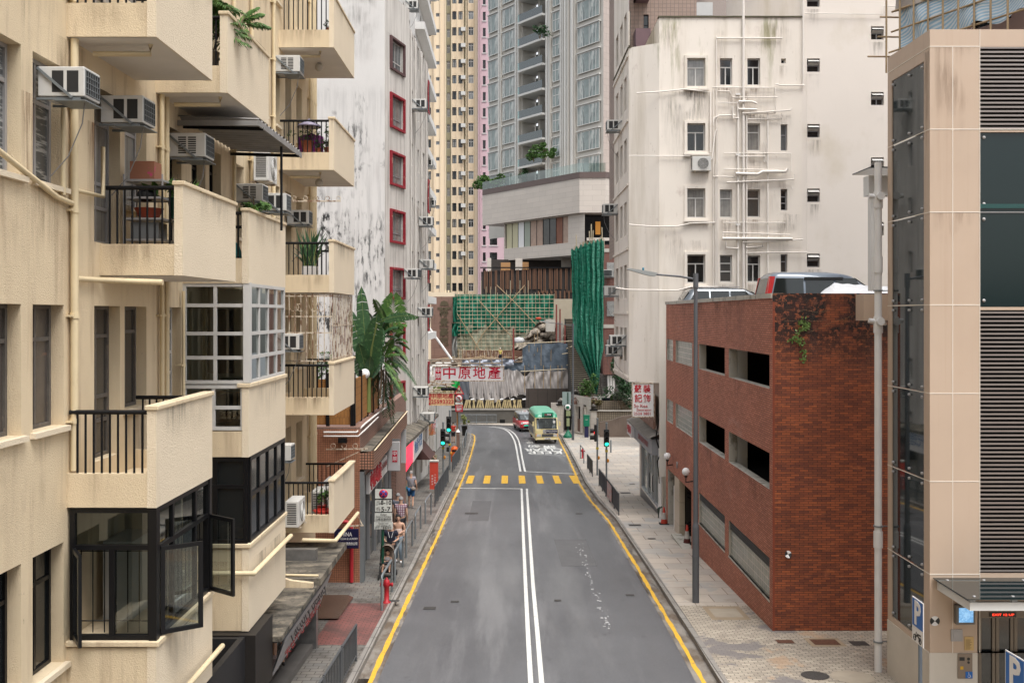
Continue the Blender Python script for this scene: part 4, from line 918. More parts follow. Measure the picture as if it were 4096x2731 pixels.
for a,b,c,d,cl,rw,fm,gm,kd in W5:
    window(wb,((a+b)/2,WY+.15,c),b-a,d-c,cl,rw,fm,gm,fw=.05 if kd!=2 else .045)
    if kd==1:
        m=MB(); t=.12; m.box(a-t,a,WY-.06,WY+.01,c-t,d+t); m.box(b,b+t,WY-.06,WY+.01,c-t,d+t); m.box(a,b,WY-.06,WY+.01,c-t,c); m.box(a,b,WY-.06,WY+.01,d,d+t); m.box(a-.16,b+.16,WY-.13,WY-.06,c-t-.06,c-t+.02); m.build('window_surround',cream,wb)
    if kd==2:
        h=(d-c)*.45; MB().q([(a+.05,WY+.12,c+h*1.15),(b-.05,WY+.12,c+h*1.15),(b-.03,WY-.06,c+h*1.45),(a+.03,WY-.06,c+h*1.45)]).q([(a+.05,WY+.13,d-.03),(b-.05,WY+.13,d-.03),(b-.03,WY-.10,d-.16),(a+.03,WY-.10,d-.16)]).build('casement',whiteal,wb)
for a,b,c,d,cl,rw,fm,gm,kd in W5: stain(wb,(a-.1,WY-.008 if b<XR else WY+.012,c-.1),(1,0,0),b-a+.2,1.5 if kd!=2 else .9,st_grey if kd==2 else st_brown)
for zx,zy,w_,h_ in ((310,92,120,300),(600,92,60,500),(740,92,40,700),(820,92,220,260),(310,480,260,500),(560,460,420,200),(690,600,330,140),(640,940,400,230),(900,1120,160,300),(700,1330,90,190),(310,1180,260,330)): stain(wb,(wx(zx),WY-.010,wz(zy)),(1,0,0),w_*.4394/53.19,h_*.4394/53.19,st_brown if zy%40 else st_grey)
# chamfer + street face (overhang)
c0=V((XL,WY,0)); c1=V((5.25,43.8,0)); c2=V((5.25,49.9,0)); c3=V((6.2,54,0))
m=MB(); zb,zt=7.04,wz(225)
m.q([(c0.x,c0.y,zb),(c1.x,c1.y,zb),(c1.x,c1.y,zt),(c0.x,c0.y,zt)])
m.q([(c0.x,c0.y,zb),(c0.x+3,c0.y,zb),(c0.x+3,50,zb),(c2.x,c2.y,zb),(c1.x,c1.y,zb)]); m.q([(c0.x,c0.y,zt),(c1.x,c1.y,zt),(c2.x,c2.y,zt),(c0.x,c2.y,zt)])
m.build('chamfer_wall',cream,wb)
sh=[]
for f in range(6):
    z=7.9+f*2.83
    for a,b in ((44.6,45.6),(46.2,47.2),(48.0,49.2)): sh.append((a,b,z,z+1.5))
m=MB(); wallg(m,(5.25,0,0),(0,1,0),(1,0,0),43.8,49.9,zb,26,sh,.15)
wallg(m,(5.25,49.9,0),(.95,4.1,0),(1,-.23,0),0,4.2,zb,26,[(.5,1.6,z+.0,z+1.5) for z in [7.9+2.83*k for k in range(6)]],.1)
m.build('street_wall',cream,wb)
for i,(a,b,c,d) in enumerate(sh): window(wb,(5.25+.13,(a+b)/2,c),b-a,d-c,[.5],[.7],oldsteel if i%2 else whiteal,gdark2,rot=-math.pi/2)
m=MB()
for f in range(6):
    z=7.04+f*2.83+.15
    m.box(5.18,5.25,43.9,49.9,z,z+.1)
m.build('string_course',cream,wb)
# lower storeys on the street
m=MB(); wallg(m,(6.62,0,0),(0,1,0),(1,0,0),43.0,50.6,.2,7.04,[(44.2,50.2,1.3,3.8)],.3); m.box(6.62,9,50.6,50.7,0,7.04)
m.build('shop_wall',cream,wb)
m=MB(); f=whiteal; 
sf=M('shop_frame',(.50,.51,.52),.4,metal=.3,var=.05)
m.box(6.60,6.72,44.2,50.2,1.3-.45,1.28); m.build('shop_plinth',M('dark_granite',(.06,.06,.065),.3,var=.3,vs=8),wb)
m=MB()
for y in (44.2,45.7,46.5,48.0,50.08): m.box(6.66,6.76,y,y+.10,1.29,3.8)
m.box(6.66,6.76,44.2,50.2,1.29,1.4); m.build('shop_frame',sf,wb)
MB().q([(6.74,44.2,1.3),(6.74,50.2,1.3),(6.74,50.2,3.8),(6.74,44.2,3.8)]).build('shop_glass',M('shop_glass',(.22,.27,.25),.08,var=.4,vs=1.3,layers=[((.5,.5,.45),1.6,(1,1,1),.55,.65,.8),((.04,.05,.05),2,(1,1,.6),.5,.6,.8)],spec=.9),wb)
m=MB(); m.tube([(6.6,45.6,1.9),(6.56,45.6,1.95),(6.56,45.6,2.6),(6.6,45.6,2.65)],.02,6); m.build('door_handle',blackiron,wb); m=MB();m.tube([(6.6,46.65,1.9),(6.56,46.65,1.95),(6.56,46.65,2.6),(6.6,46.65,2.65)],.02,6); m.build('door_handle',blackiron,wb)
fg=M('fascia_steel',(.25,.255,.27),.45,var=.1)
m=MB(); m.box(6.22,6.95,43.55,51.2,3.84,4.53); f_=m.build('shop_fascia',fg,wb)
o=text('CENTALINE PROPERTY',.36,'lettering',M('sign_dark_red',(.28,.04,.04),.5),f_,(6.205,46.3,4.15),rot=-math.pi/2,w=3.6)
MB().box(6.05,6.21,49.4,51.2,3.9,4.5).build('light_box',whitesign,f_); text('中原地產',.45,'lettering',redsign,f_,(6.04,50.3,4.2),rot=-math.pi/2,w=1.6,bold=.02)
MB().q([(6.05,43.4,4.60),(6.05,51.4,4.60),(6.6,51.4,4.8),(6.6,43.4,4.8)]).q([(6.05,43.4,4.60),(6.05,51.4,4.60),(6.05,51.4,4.54),(6.05,43.4,4.54)]).build('canopy',conc,wb)
m=MB(); m.box(6.35,6.45,43.9,48.5,4.95,6.4); o=m.build('old_sign',M('old_sign_brown',(.26,.15,.11),.8,var=.3,layers=[((.5,.45,.4),3,(1,1,1),.56,.66,.6)]),wb); text('蘇記裝飾 So Kee',.6,'lettering',redp,o,(6.34,46.2,5.6),rot=-math.pi/2,w=4)
# So Kee sign
a=P(1451,879,43.2);b=P(1503,958,43.2)
s=thing('hanging_sign','white banner sign with red Chinese characters and So Kee Decoration lettering','sign',((a.x+b.x)/2,43.2,a.z))
MB().box(a.x+.04,b.x-.04,43.17,43.2,b.z+.04,a.z-.04).build('sign_panel',whitesign,s)
m=MB(); m.box(a.x,a.x+.035,43.15,43.23,b.z,a.z); m.box(b.x-.035,b.x,43.15,43.23,b.z,a.z); m.box(a.x+.035,b.x-.035,43.15,43.23,b.z,b.z+.035); m.box(a.x+.035,b.x-.035,43.15,43.23,a.z-.035,a.z); m.build('sign_frame',rustiron,s)
k=lambda zx,zy:P((2520+zx/2.613)*.57422,(1450+zy/2.613)*.57422,43.16)
for t,x,y,w,h in (('蘇',83,278,78,.36),('裝',178,278,78,.36),('記',88,378,78,.36),('飾',178,378,78,.36),('So Kee',113,452,140,.2),('Decoration',145,493,150,.15),('2524 3801',132,533,175,.17)):
    p=k(x,y); text(t,h,'lettering',redsign,s,tuple(p),w=w*.2197/52.9,bold=.012 if len(t)<2 else .0)
# pipes on the front
pm=MB(); pipes=[]
def pv(zx,z0,z1,r,off=.07): pipes.append(([(wx(zx),WY-off,wz(z0)),(wx(zx),WY-off,wz(z1))],r))
def ph(pts,r,off=.10): pipes.append(([(wx(a),WY-off,wz(b)) for a,b in pts],r))
for a in ((607,190,1510,.022),(590,470,1510,.02),(613,660,1510,.018),(748,-10,1510,.058),(765,590,1510,.035),(720,540,1510,.05),(875,590,1450,.035),(1060,-100,450,.035),(575,480,800,.02),(600,860,1510,.02),(855,740,850,.02),(865,745,850,.02),(1080,380,1320,.01)): pv(*a)
ph([(607,203),(950,203)],.03);ph([(585,460),(870,462),(912,462),(912,595),(800,597)],.022);ph([(612,478),(675,480),(690,512),(925,512)],.022);ph([(615,540),(720,540),(765,520)],.02)
ph([(720,575),(815,577)],.05,.15);ph([(720,535),(790,535),(815,545)],.045,.15);ph([(740,597),(990,580),(998,570)],.028,.14);ph([(590,660),(595,620),(620,607),(705,605)],.03);ph([(770,625),(945,625),(948,595)],.022)
ph([(690,560),(690,620),(720,620)],.035,.12);ph([(645,802),(905,803)],.02);ph([(720,820),(860,820)],.025);ph([(880,803),(997,805),(997,900)],.018);ph([(645,885),(930,890)],.022)
ph([(705,910),(820,914),(845,900),(965,900),(975,885)],.065,.16);ph([(660,955),(1010,940),(1013,915)],.032,.13);ph([(645,925),(700,930),(700,900)],.03,.12);ph([(590,925),(645,925)],.02)
ph([(640,1165),(965,1165)],.02);ph([(640,1215),(990,1228)],.025);ph([(635,1248),(1000,1250)],.065,.16);ph([(740,1268),(905,1262),(1055,1252)],.03,.14);ph([(655,1265),(655,1295),(720,1300)],.035,.12);ph([(845,1225),(845,1290),(760,1295)],.03,.12);ph([(760,1322),(1080,1318)],.022);ph([(640,1250),(640,1215)],.025)
ph([(190,490),(330,482),(440,470),(575,485),(575,800)],.028,.12); ph([(150,816),(470,818)],.022,.10); ph([(150,1175),(270,1185),(400,1185),(470,1168),(600,1165)],.028,.12); ph([(80,1505),(150,1515),(400,1518),(470,1500),(610,1500)],.03,.2);
ph([(915,445),(930,445),(935,450),(1065,450)],.025);ph([(1065,75),(1475,78),(1475,38),(1560,38)],.02);ph([(1000,990),(1000,980)],.02);ph([(560,850),(585,830),(600,690),(607,680)],.03,.12)
for pts,r_ in pipes: MB().tube(pts,r_,8).build('wall_pipe',pipec,wb)
m=MB(); 
for z in (500,815,1180): m.box(wx(720)-.09,wx(720)+.09,WY-.12,WY,wz(z),wz(z)+.08)
m.build('pipe_clamp',pipew,wb)
MB().box(XL-.05,XR+.02,WY-.06,WY+.25,wz(92),wz(86)).build('roof_edge',M('mossy_edge',(.12,.11,.07),.9,var=.4,vs=4),wb)
MB().box(5.2,XL,43.72,49.9,wz(226),wz(222)).build('roof_edge',M('mossy_edge',(.12,.11,.07)),wb)
split((wx(473)+wx(575))/2,WY-.02,wz(898),-math.pi/2,'white outdoor unit under the second window down on the cream corner building')
g='window air conditioners on the cream corner building'
for i,(y,z,l) in enumerate(((46.7,18.6,'topmost'),(48.6,14.9,'second from top'),(48.0,10.9,'third from top'),(47.0,8.1,'lowest'))):
    ac(5.28,y,z,math.pi,i%3,l+' air conditioner on the street side of the cream corner building',g,sc=1.3)
ac(5.28,45.2,8.6,math.pi,1,'pale air conditioner nearest the street corner of the cream building',g,sc=1.3)
m=MB(); 
for k,(y,r_) in enumerate(((43.1,.05),(43.3,.04),(43.55,.035))): m.tube([(6.55,y,rz(43)),(6.55,y,4.2)],r_,8)
m.build('wall_pipe',pipew,wb); m=MB(); m.tube([(6.5,43.3,4.2),(6.4,43.5,4.6),(6.5,43.2,5.6),(6.6,43.05,6.2)],.035,6); m.tube([(6.5,43.1,2.7),(6.45,43.4,3.6),(6.6,43.1,4.1)],.03,6); m.build('cable',blackiron,wb)
m=MB().tube([(6.45,43.1,.95),(6.45,43.1,1.6),(6.6,43.1,1.7)],.06,8); m.build('standpipe',M('black_green_pipe',(.03,.05,.04),.5),wb)
# ---------------- buildings above the cream roof
brt=M('brown_tile',(.20,.085,.06),.7,var=.2,brick=(.1,.1,.012,(.12,.07,.055),(.17,.075,.055),0))
tileb=M('pink_brown_tile',(.33,.24,.20),.7,var=.15,vs=.5,brick=(.25,.25,.02,(.22,.17,.14),(.30,.22,.18),0))
def simple_tower(name,label,x0,x1,Y0,Y1,z0,z1,mat,spec,fm=whiteal,gm=gdark,fz=3.0,street=False):
    b=thing(name,label,'building',((x0+x1)/2,(Y0+Y1)/2,0)); m=MB(); hs=[]
    z=z0+1
    while z<z1-2:
        for a,c in spec: hs.append((a,c,z,z+1.5))
        z+=fz
    wallg(m,(0,Y0,0),(1,0,0),(0,1,0),x0,x1,z0,z1,hs,.15); m.box(x0,x0+.01,Y0,Y1,z0,z1); m.box(x0,x1,Y0,Y1,z1-.02,z1)
    m.build('wall',mat,b)
    for h in hs: window(b,((h[0]+h[1])/2,Y0+.13,h[2]),h[1]-h[0],1.5,[.5],[.7],fm,gm)
    return b
b=simple_tower('residential_tower','brown tiled tower with jutting balconies above the cream corner building','x' and 6.75,14,62,75,0,46,tileb,[(9,10.2)]) if False else thing('residential_tower','brown tiled tower with jutting balconies above the cream corner building','building',(10,66,0))
s=37.; X=lambda px,s=37.:(px-CX)/s; Z=lambda py,s=37.:CZ-(py-CY)/s; YY=FX/s
m=MB(); hs=[]; 
for k in range(12): hs.append((X(1478),X(1490),18+k*3.0,19.6+k*3.0))
wallg(m,(0,YY,0),(1,0,0),(0,1,0),X(1444),X(1600),14,46,hs,.2); m.box(X(1444),X(1444)+.01,YY,YY+12,14,46); m.build('wall',tileb,b)
for h in hs: window(b,((h[0]+h[1])/2,YY+.15,h[2]),h[1]-h[0],1.6,[],[.6],darkal,gdark)
purp=M('balcony_purple',(.16,.10,.11),.8,var=.2)
for k in range(9):
    z=20.3+k*3.0
    m=MB(); m.box(X(1455),X(1488),YY-1.2,YY-1.1,z,z+1.1); m.box(X(1455),X(1455)+.1,YY-1.1,YY,z,z+1.1); m.box(X(1455),X(1488),YY-1.1,YY,z,z+.15); m.build('balcony',purp,b)
    m=MB(); m.box(X(1417),X(1441),YY-.9,YY+1,z-.9,z+.1); bw=m.build('bay_window',M('bay_grey',(.42,.38,.38),.8,var=.15),b)
    window(bw,((X(1417)+X(1441))/2,YY-.95,z+.1),X(1441)-X(1417),1.7,[.4,.7],[.3],whiteal,ggrey); MB().box(X(1417),X(1441),YY-.9,YY+1,z+1.8,z+2.1).build('bay_roof',purp,bw)
ac(X(1433),YY-.9,22.2,-math.pi/2,1,'air conditioner on the bay of the brown tiled tower at the top of the photo','window air conditioners on the brown tower',sc=1.6)
b=thing('residential_tower','pale granite tower with green glass seen over the cream roof','building',(15,78,0))
m=MB(); Yk=78; sx=FX/Yk; XX=lambda px:(px-CX)/sx
wallg(m,(0,Yk,0),(1,0,0),(0,1,0),XX(1516),XX(1820),0,52,[(XX(1700),XX(1730),20+3.2*k,22.6+3.2*k) for k in range(9)]+[(XX(1768),XX(1790),20+3.2*k,22.6+3.2*k) for k in range(9)],.2,back=None); m.build('wall',M('granite_pink',(.36,.30,.27),.6,var=.3,vs=14),b)
for k in range(9):
    for a,c in ((1700,1730),(1768,1790)): window(b,((XX(a)+XX(c))/2,Yk+.15,20+3.2*k),XX(c)-XX(a),2.6,[.5],[],greyal,M('green_glass',(.05,.09,.08),.1,spec=.9,var=.2))
    m=MB(); m.prism([(XX(1570),0),(XX(1625),0),(XX(1625),1.0),(XX(1590),1.0)],lambda u,v,d:(u,d,20+3.2*k+v),Yk-2,Yk); m.build('balcony',M('balcony_white',(.5,.5,.49),.6,var=.1),b)
# ---------------- bamboo scaffold at top right
sc_=thing('bamboo_scaffold','bamboo scaffold wrapped in blue and white striped sheeting at top right','scaffold',(12.5,29,0))
pinkw=M('pink_render',(.42,.30,.27),.85,var=.1)
p0,p1=V((12.0,31,0)),V((14.6,25.2,0)); U=(p1-p0).normalized(); Lg=(p1-p0).length
bld=thing('building','grey-pink rendered building behind the bamboo scaffold at top right','building',(17,30,0))
m=MB(); n=V((-U.y,U.x,0)); n=n if n.x>0 else -n
o_=p0+n*1.2+U*.6; wallg(m,tuple(o_),tuple(U),tuple(n),0,12,12,34,[(1.2+2.6*k,2.6+2.6*k,18.5+3*j,20+3*j) for k in range(3) for j in range(4)],.2,back=None); m.q([tuple(o_+V((0,0,12))),tuple(o_+n*8+V((0,0,12))),tuple(o_+n*8+V((0,0,34))),tuple(o_+V((0,0,34)))]); m.build('wall',pinkw,bld)
for k in range(3):
    for j in range(4): window(bld,tuple(o_+U*(1.9+2.6*k)+n*.15+V((0,0,18.5+3*j))),1.4,1.5,[.5],[],darkal,gdark,rot=math.atan2(U.y,U.x))
stripe=bpy.data.materials.new('striped_sheet'); t=nt(stripe); t.nodes.clear(); nb=NB(t); o=nb.n('ShaderNodeOutputMaterial'); d=nb.n('ShaderNodeBsdfPrincipled',i_Roughness=.6); tc=nb.n('ShaderNodeTexCoord'); wv=nb.n('ShaderNodeTexWave',i_Scale=5.5,i_Distortion=1.0); wv.bands_direction='DIAGONAL'; nb.l(tc.outputs['Object'],wv.inputs[0]); mr=nb.n('ShaderNodeMapRange',n_1=.45,n_2=.55); nb.l(wv.outputs[1],mr.inputs[0]); nb.l(mix(nb,mr.outputs[0],(.60,.64,.67),(.28,.45,.58)),d.inputs[0]); nb.l(d.outputs[0],o.inputs[0])
m=MB(); r=random.Random(2)
m.grid(lambda u,v:tuple(p0+U*(u*Lg)+n*(.12+.08*math.sin(u*23+v*5)+.05*math.sin(v*17+u*9))+V((0,0,18.2+v*5+.12*math.sin(u*30)))),60,30); m.build('sheeting',stripe,sc_)
ds=M('dusty_sheet',(.40,.35,.31),.8,var=.2)
m=MB(); m.grid(lambda u,v:tuple(p0+U*(u*Lg*.55)+n*(.0+.05*math.sin(u*19+v*7))+V((0,0,19.4+v*2.5))),30,12); m.build('sheeting',ds,sc_)
for k in range(13):
    a=p0+U*(k*.55-.3)-n*.05; MB().tube([tuple(a+V((0,0,17.6+R.uniform(-.2,.2)))),tuple(a+V((0,0,24)))],.03,6).build('bamboo_pole',bamboo,sc_)
for j in range(9):
    z=18.2+j*.62; e=R.uniform(.3,.9); MB().tube([tuple(p0-U*.3*e+V((0,0,z))),tuple(p1+V((0,0,z+.02)))],.03,6).build('bamboo_pole',bamboo,sc_)
    if j<7: MB().tube([tuple(p0-V((e*.9,0,0))+V((0,.3,z-.1))),tuple(p0+n*1.4+V((0,0,z-.05)))],.028,6).build('bamboo_pole',bamboo,sc_)
# ---------------- orange tiled podium building (left, beyond the beige block)
otile=M('orange_tile',(.46,.21,.12),.55,var=.2,vs=.6,brick=(.055,.055,.006,(.14,.055,.03),(.38,.165,.095),0),layers=[((.12,.08,.055),1.3,(1,1,.25),.55,.75,.5)])
pinkb=M('pink_tile_strip',(.36,.21,.165),.6,var=.2,vs=.6,brick=(.20,.06,.010,(.16,.10,.08),(.30,.18,.14),.5),layers=[((.10,.08,.07),1.,(1,1,.4),.58,.78,.5)])
otl=M('canopy_tile',(.42,.21,.14),.5,var=.2,vs=2,brick=(.085,.085,.012,(.05,.03,.02),(.36,.18,.12),0))
PX,PY0,PY1=-4.57,30.4,44.0
pb=thing('shop_building','orange mosaic-tiled shop podium with a tiled canopy, left pavement','building',(-6,37,rz(37)))
m=MB(); m.q([(-14,PY0,0),(PX,PY0,0),(PX,PY0,6.5),(-14,PY0,6.5)]); m.build('side_wall',otile,pb)
m=MB(); wallg(m,(PX,0,0),(0,1,0),(-1,0,0),PY0,PY1,0,6.5,[(31.0,40.2,1.4,4.9)],.35); m.box(PX-.25,PX,PY0,PY1,6.5,6.56); m.box(-14,PX-.25,PY0,PY0+.25,6.5,6.56); m.box(-14,PX-.3,PY0+.01,PY1,6.0,6.05); m.build('street_wall',pinkb,pb)
def sl(y): return 5.84+.026*(y-PY0)
m=MB(); 
for a,b in ((PY0,40.3),):
    P0=[(PX,a,sl(a)-.57),(-4.14,a,sl(a)-.57),(-4.14,a,sl(a)),(PX,a,sl(a)-.08)]; P1=[(x,b,z+.26) for x,_,z in P0]
    m.q(P0); m.q([P0[1],P0[2],P1[2],P1[1]]); m.q([P0[0],P0[1],P1[1],P1[0]]); m.q(P1)
m.build('canopy',otl,pb)
m=MB(); m.q([(PX,PY0+.02,sl(PY0)-.02),(-4.22,PY0+.02,sl(PY0)-.02),(-4.22,40.2,sl(40.2)-.02),(PX,40.2,sl(40.2)-.02)]); m.box(-4.22,-4.13,PY0,PY0+.01,sl(PY0),sl(PY0)+.015)
m.build('canopy_top',slabm,pb)
m=MB(); m.q([(-4.15,PY0,sl(PY0)+.004),(-4.10,PY0,sl(PY0)+.004),(-4.10,40.3,sl(40.3)+.004),(-4.15,40.3,sl(40.3)+.004)]); m.build('canopy_edge',stucco,pb)
m=MB(); 
for y in (31.0,32.2,34.0,35.6,37.2,38.8,40.1): m.box(PX-.3,PX-.2,y,y+.12,1.4,4.9)
m.build('shop_frame',greyal,pb); MB().q([(PX-.28,31,1.2),(PX-.28,40.2,1.2),(PX-.28,40.2,4.9),(PX-.28,31,4.9)]).build('shop_glass',M('shop_glass_dark',(.05,.06,.06),.08,var=.5,vs=1,spec=.9,layers=[((.35,.3,.15),1.5,(1,1,1),.6,.68,.7),((.05,.25,.3),1.1,(1,1,1),.6,.66,.8)]),pb)
m=MB(); m.box(PX-.02,PX+.08,31.9,36.6,4.25,4.85); o=m.build('fascia_sign',whitesign,pb)
for t,y,w_ in (('中',32.4,.6),('原',33.1,.6),('地',33.8,.6),('產',34.5,.6)): text(t,.62,'lettering',redsign,o,(PX+.09,y,4.55),rot=math.pi/2,bold=.02,ext=.02)
text('CENTALINE',.3,'lettering',M('sign_dark_red',(.28,.04,.04)),o,(PX+.09,35.7,4.6),rot=math.pi/2,w=1.5)
m=MB().box(PX-.0,PX+.12,30.42,30.75,rz(30.5)+.1,5.2); m.build('corner_column',steelg,pb)
MB().box(PX-.01,PX+.06,30.8,31.0,1.8,5.2).build('corner_column',greyal,pb)
# red pipe on side wall
m=MB().tube([(-5.6,30.28,3.7),(-4.95,30.28,3.7),(-4.85,30.28,3.62),(-4.8,30.28,3.5),(-4.8,30.28,rz(30)+.15)],.06,10); m.build('fire_pipe',redp,pb)
m=MB().tube([(-5.65,30.3,6.42),(-4.65,30.3,6.42),(-4.5,31,6.6),(-4.5,34,6.62),(-4.5,37,6.6)],.03,6); m.build('conduit',pipew,pb); m=MB().tube([(-5.65,30.3,6.3),(-4.6,30.3,6.3),(-4.48,30.8,6.42),(-4.48,34,6.5)],.025,6); m.build('conduit',pipew,pb)
m=MB(); m.box(-5.2,-4.95,30.2,30.38,6.1,6.25); m.build('floodlight',blackiron,pb)
# reed fence with posts, terrace
rf=thing('reed_fence','orange reed screen fence with black posts on the tiled podium','fence',(-4.8,33,6.56))
reed=M('reed_screen',(.42,.20,.06),.8,var=.35,vs=3,brick=(.10,.22,.006,(.20,.09,.03),(.36,.17,.05),.5))
m=MB(); fy=[30.8,32.2,33.6,35.0,36.4]
for a,b in zip(fy,fy[1:]): MB().box(-4.83,-4.79,a+.06,b-.06,6.6,8.0).build('reed_panel',reed,rf)
MB().box(-6.6,-4.9,30.72,30.76,6.6,8.0).build('reed_panel',reed,rf)
for y in fy: MB().box(-4.86,-4.76,y-.05,y+.05,6.56,8.2).build('post',blackiron,rf)
for x in (-5.6,-4.85): MB().box(x-.05,x+.05,30.66,30.78,6.56,8.2).build('post',blackiron,rf)
for i,(px,py,Y) in enumerate(((838,858,33.3),(858,852,36.0))):
    p=P(px,py,Y); l=thing('garden_lamp',('white globe garden lamp on a black post among the podium plants, nearer of two' if i==0 else 'white globe garden lamp behind the nearer one, half hidden in the podium palms'),'garden lamp',(p.x,p.y,6.56),group='garden lamps on the podium')
    MB().sphere(p,.17,14).build('globe',MATS['lamp_globe'],l); MB().tube([(p.x,p.y,6.5),(p.x,p.y,p.z-.15)],.04,8).build('post',blackiron,l)
# ---------------- mould-stained building with red windows
mouldw=M('mouldy_render',(.62,.60,.575),.9,var=.12,vs=.4,layers=[((.34,.33,.32),2.0,(2.,2.,.10),.47,.72,.75,(21.3,20.8)),((.07,.07,.068),4.5,(1.5,1.5,.30),.50,.60,.9,(21.2,20.9),(.33,.53,.63)),((.010,.010,.010),5,(1.3,1.3,.5),.47,.56,.95,(21.2,20.9),(.42,.565,.63)),((.42,.38,.36),.8,(1,1,.25),.55,.75,.45)],bump=(.25,14,.01))
mouldl=M('mouldy_render_street',(.64,.61,.57),.9,var=.2,vs=.5,layers=[((.30,.27,.25),2.5,(1.8,1.8,.1),.46,.68,.75),((.10,.10,.09),3,(1.6,1.6,.2),.64,.74,.6)],bump=(.2,14,.01))
mb_=thing('mouldy_building','white apartment block with black mould streaks and red window boxes','building',(-8,54,rz(54)))
A=V((-6.13,49,0)); Bp=V((-5.26,52.3,0)); Cp=V((-4.95,60.5,0))
MB().q([(-15,49,0),(A.x,A.y,0),(A.x,A.y,26.3),(-15,49,26.3)]).build('front_wall',mouldw,mb_)
U1=(Bp-A).normalized(); L1=(Bp-A).length; N1=V((-U1.y,U1.x,0)); sp=49.
def uon(o,U,px): # param along wall for image column
    k=(px-CX)/FX; return (k*o.y-o.x)/(U.x-k*U.y)
rw=[]
for yt,yb_,kind in ((88,160,0),(217,293,1),(350,424,1),(483,556,1),(616,685,1),(745,815,1),(880,945,1)):
    u0,u1=uon(A,U1,896),uon(A,U1,927); pA=A+U1*uon(A,U1,902); s0=FX/pA.y; rw.append((u0,u1,CZ-(yb_-CY)/s0,CZ-(yt-CY)/s0,kind))
m=MB(); wallg(m,tuple(A),tuple(U1),tuple(N1),0,L1,0,26,[(a+.1,b-.1,c+.05,d-.05) for a,b,c,d,_ in rw],.45); m.build('corner_wall',mouldl,mb_)
redbox=M('red_window_box',(.27,.009,.02),.6,var=.15,vs=2,layers=[((.55,.34,.26),3.5,(1,1,.8),.60,.66,.9),((.08,.02,.02),3,(1,1,1),.62,.75,.6)])
brownbox=M('brown_window_box',(.10,.05,.05),.6,var=.15)
ang=math.atan2(U1.y,U1.x)
for a,b,c,d,kd in rw:
    m=MB(); T=Matrix.Translation(A)@Matrix.Rotation(ang,4,'Z'); t=.13
    m.box(a-.06,a+.12,-.10,.42,c-.04,d+.05,0,T); m.box(b-.10,b+.06,-.10,.42,c-.04,d+.05,0,T); m.box(a+.1,b-.1,-.10,.42,d-.06,d+.05,0,T); m.box(a+.1,b-.1,-.10,.42,c-.04,c+.08,0,T)
    o=m.build('window_box',redbox if kd else brownbox,mb_)
    q=A+U1*((a+b)/2)+N1*.1; window(o,(q.x,q.y,c+.1),(b-a)-.22,d-c-.18,[.5],[.27],whiteal if not kd else greyal,gcurt if kd else ggrey,rot=ang)
U2=(Cp-Bp).normalized(); N2=V((-U2.y,U2.x,0)); L2=(Cp-Bp).length
hs=[]; 
for k in range(8): 
    for u,w_,h_ in ((1.0,.5,1.2),(3.4,.6,1.3),(5.6,.9,1.5),(7.2,.5,.9)): hs.append((u,u+w_,3.6+2.87*k,3.6+2.87*k+h_))
m=MB(); wallg(m,tuple(Bp),tuple(U2),tuple(N2),0,L2,0,25.1,hs,.15); m.q([tuple(Cp),tuple(Cp+V((-8,0,0))),tuple(Cp+V((-8,0,25.1))),tuple(Cp+V((0,0,25.1)))]); m.build('street_wall',mouldl,mb_)
for a,b,c,d in hs: q=Bp+U2*((a+b)/2)+N2*.12; window(mb_,(q.x,q.y,c),b-a,d-c,[.5] if b-a>.7 else [],[],whiteal,gdark,rot=math.atan2(U2.y,U2.x))
m=MB()
for u in (.35,1.9,2.3,4.6,5.0,6.9): q=Bp+U2*u-N2*.06; mm=MB().tube([(q.x,q.y,1),(q.x,q.y,25)],.035,6); mm.build('downpipe',mouldl,mb_)
for u in (7.6,): 
    for k,(yt,yb_) in enumerate(((187,262),(413,490),(596,650),(700,760),(830,880))):
        q=Bp+U2*u-N2*.1; s0=FX/q.y; c,d=CZ-(yb_-CY)/s0,CZ-(yt-CY)/s0
        m=MB(); T=Matrix.Translation(q)@Matrix.Rotation(math.atan2(U2.y,U2.x),4,'Z'); m.box(-.35,.35,-.06,.0,c,d,0,T); o=m.build('window_box',redbox,mb_)
        m=MB(); m.box(-.2,.2,-.07,-.061,c+.2,d-.2,0,T); m.build('pane',gdark,o)
g='window air conditioners on the mouldy building'
for i,(u,z,l) in enumerate(((1.2,21.0,'topmost'),(4.0,15.0,'second from top'),(4.2,12.6,'third from top, rusty'),(3.6,9.9,'fourth from top'),(1.6,5.6,'fifth from top, below the palms'),(4.6,3.9,'lowest'))):
    q=Bp+U2*u-N2*.02; ac(q.x,q.y,z,math.atan2(-N2.y,-N2.x),i%3,l+' air conditioner on the street side of the mouldy building',g,sc=1.4)
q=A+U1*uon(A,U1,920)-N1*.3; ac(q.x,q.y,rw[4][2]+1.05,math.atan2(-N1.y,-N1.x),1,'air conditioner set in a red window box at palm height',g,sc=1.3)
for k in range(5): stain(mb_,tuple(A+U1*.15*k-N1*.01+V((0,0,24-3.2*k))),tuple(U1),L1-.6,3.0,st_grey)
stain(mb_,(-8.6,48.99,26),(1,0,0),2.4,5,st_grey); stain(mb_,tuple(Bp-N2*.01+V((0,0,25))),tuple(U2),L2,9,st_grey); stain(mb_,tuple(Bp-N2*.012+V((0,0,16))),tuple(U2),L2,9,st_brown)
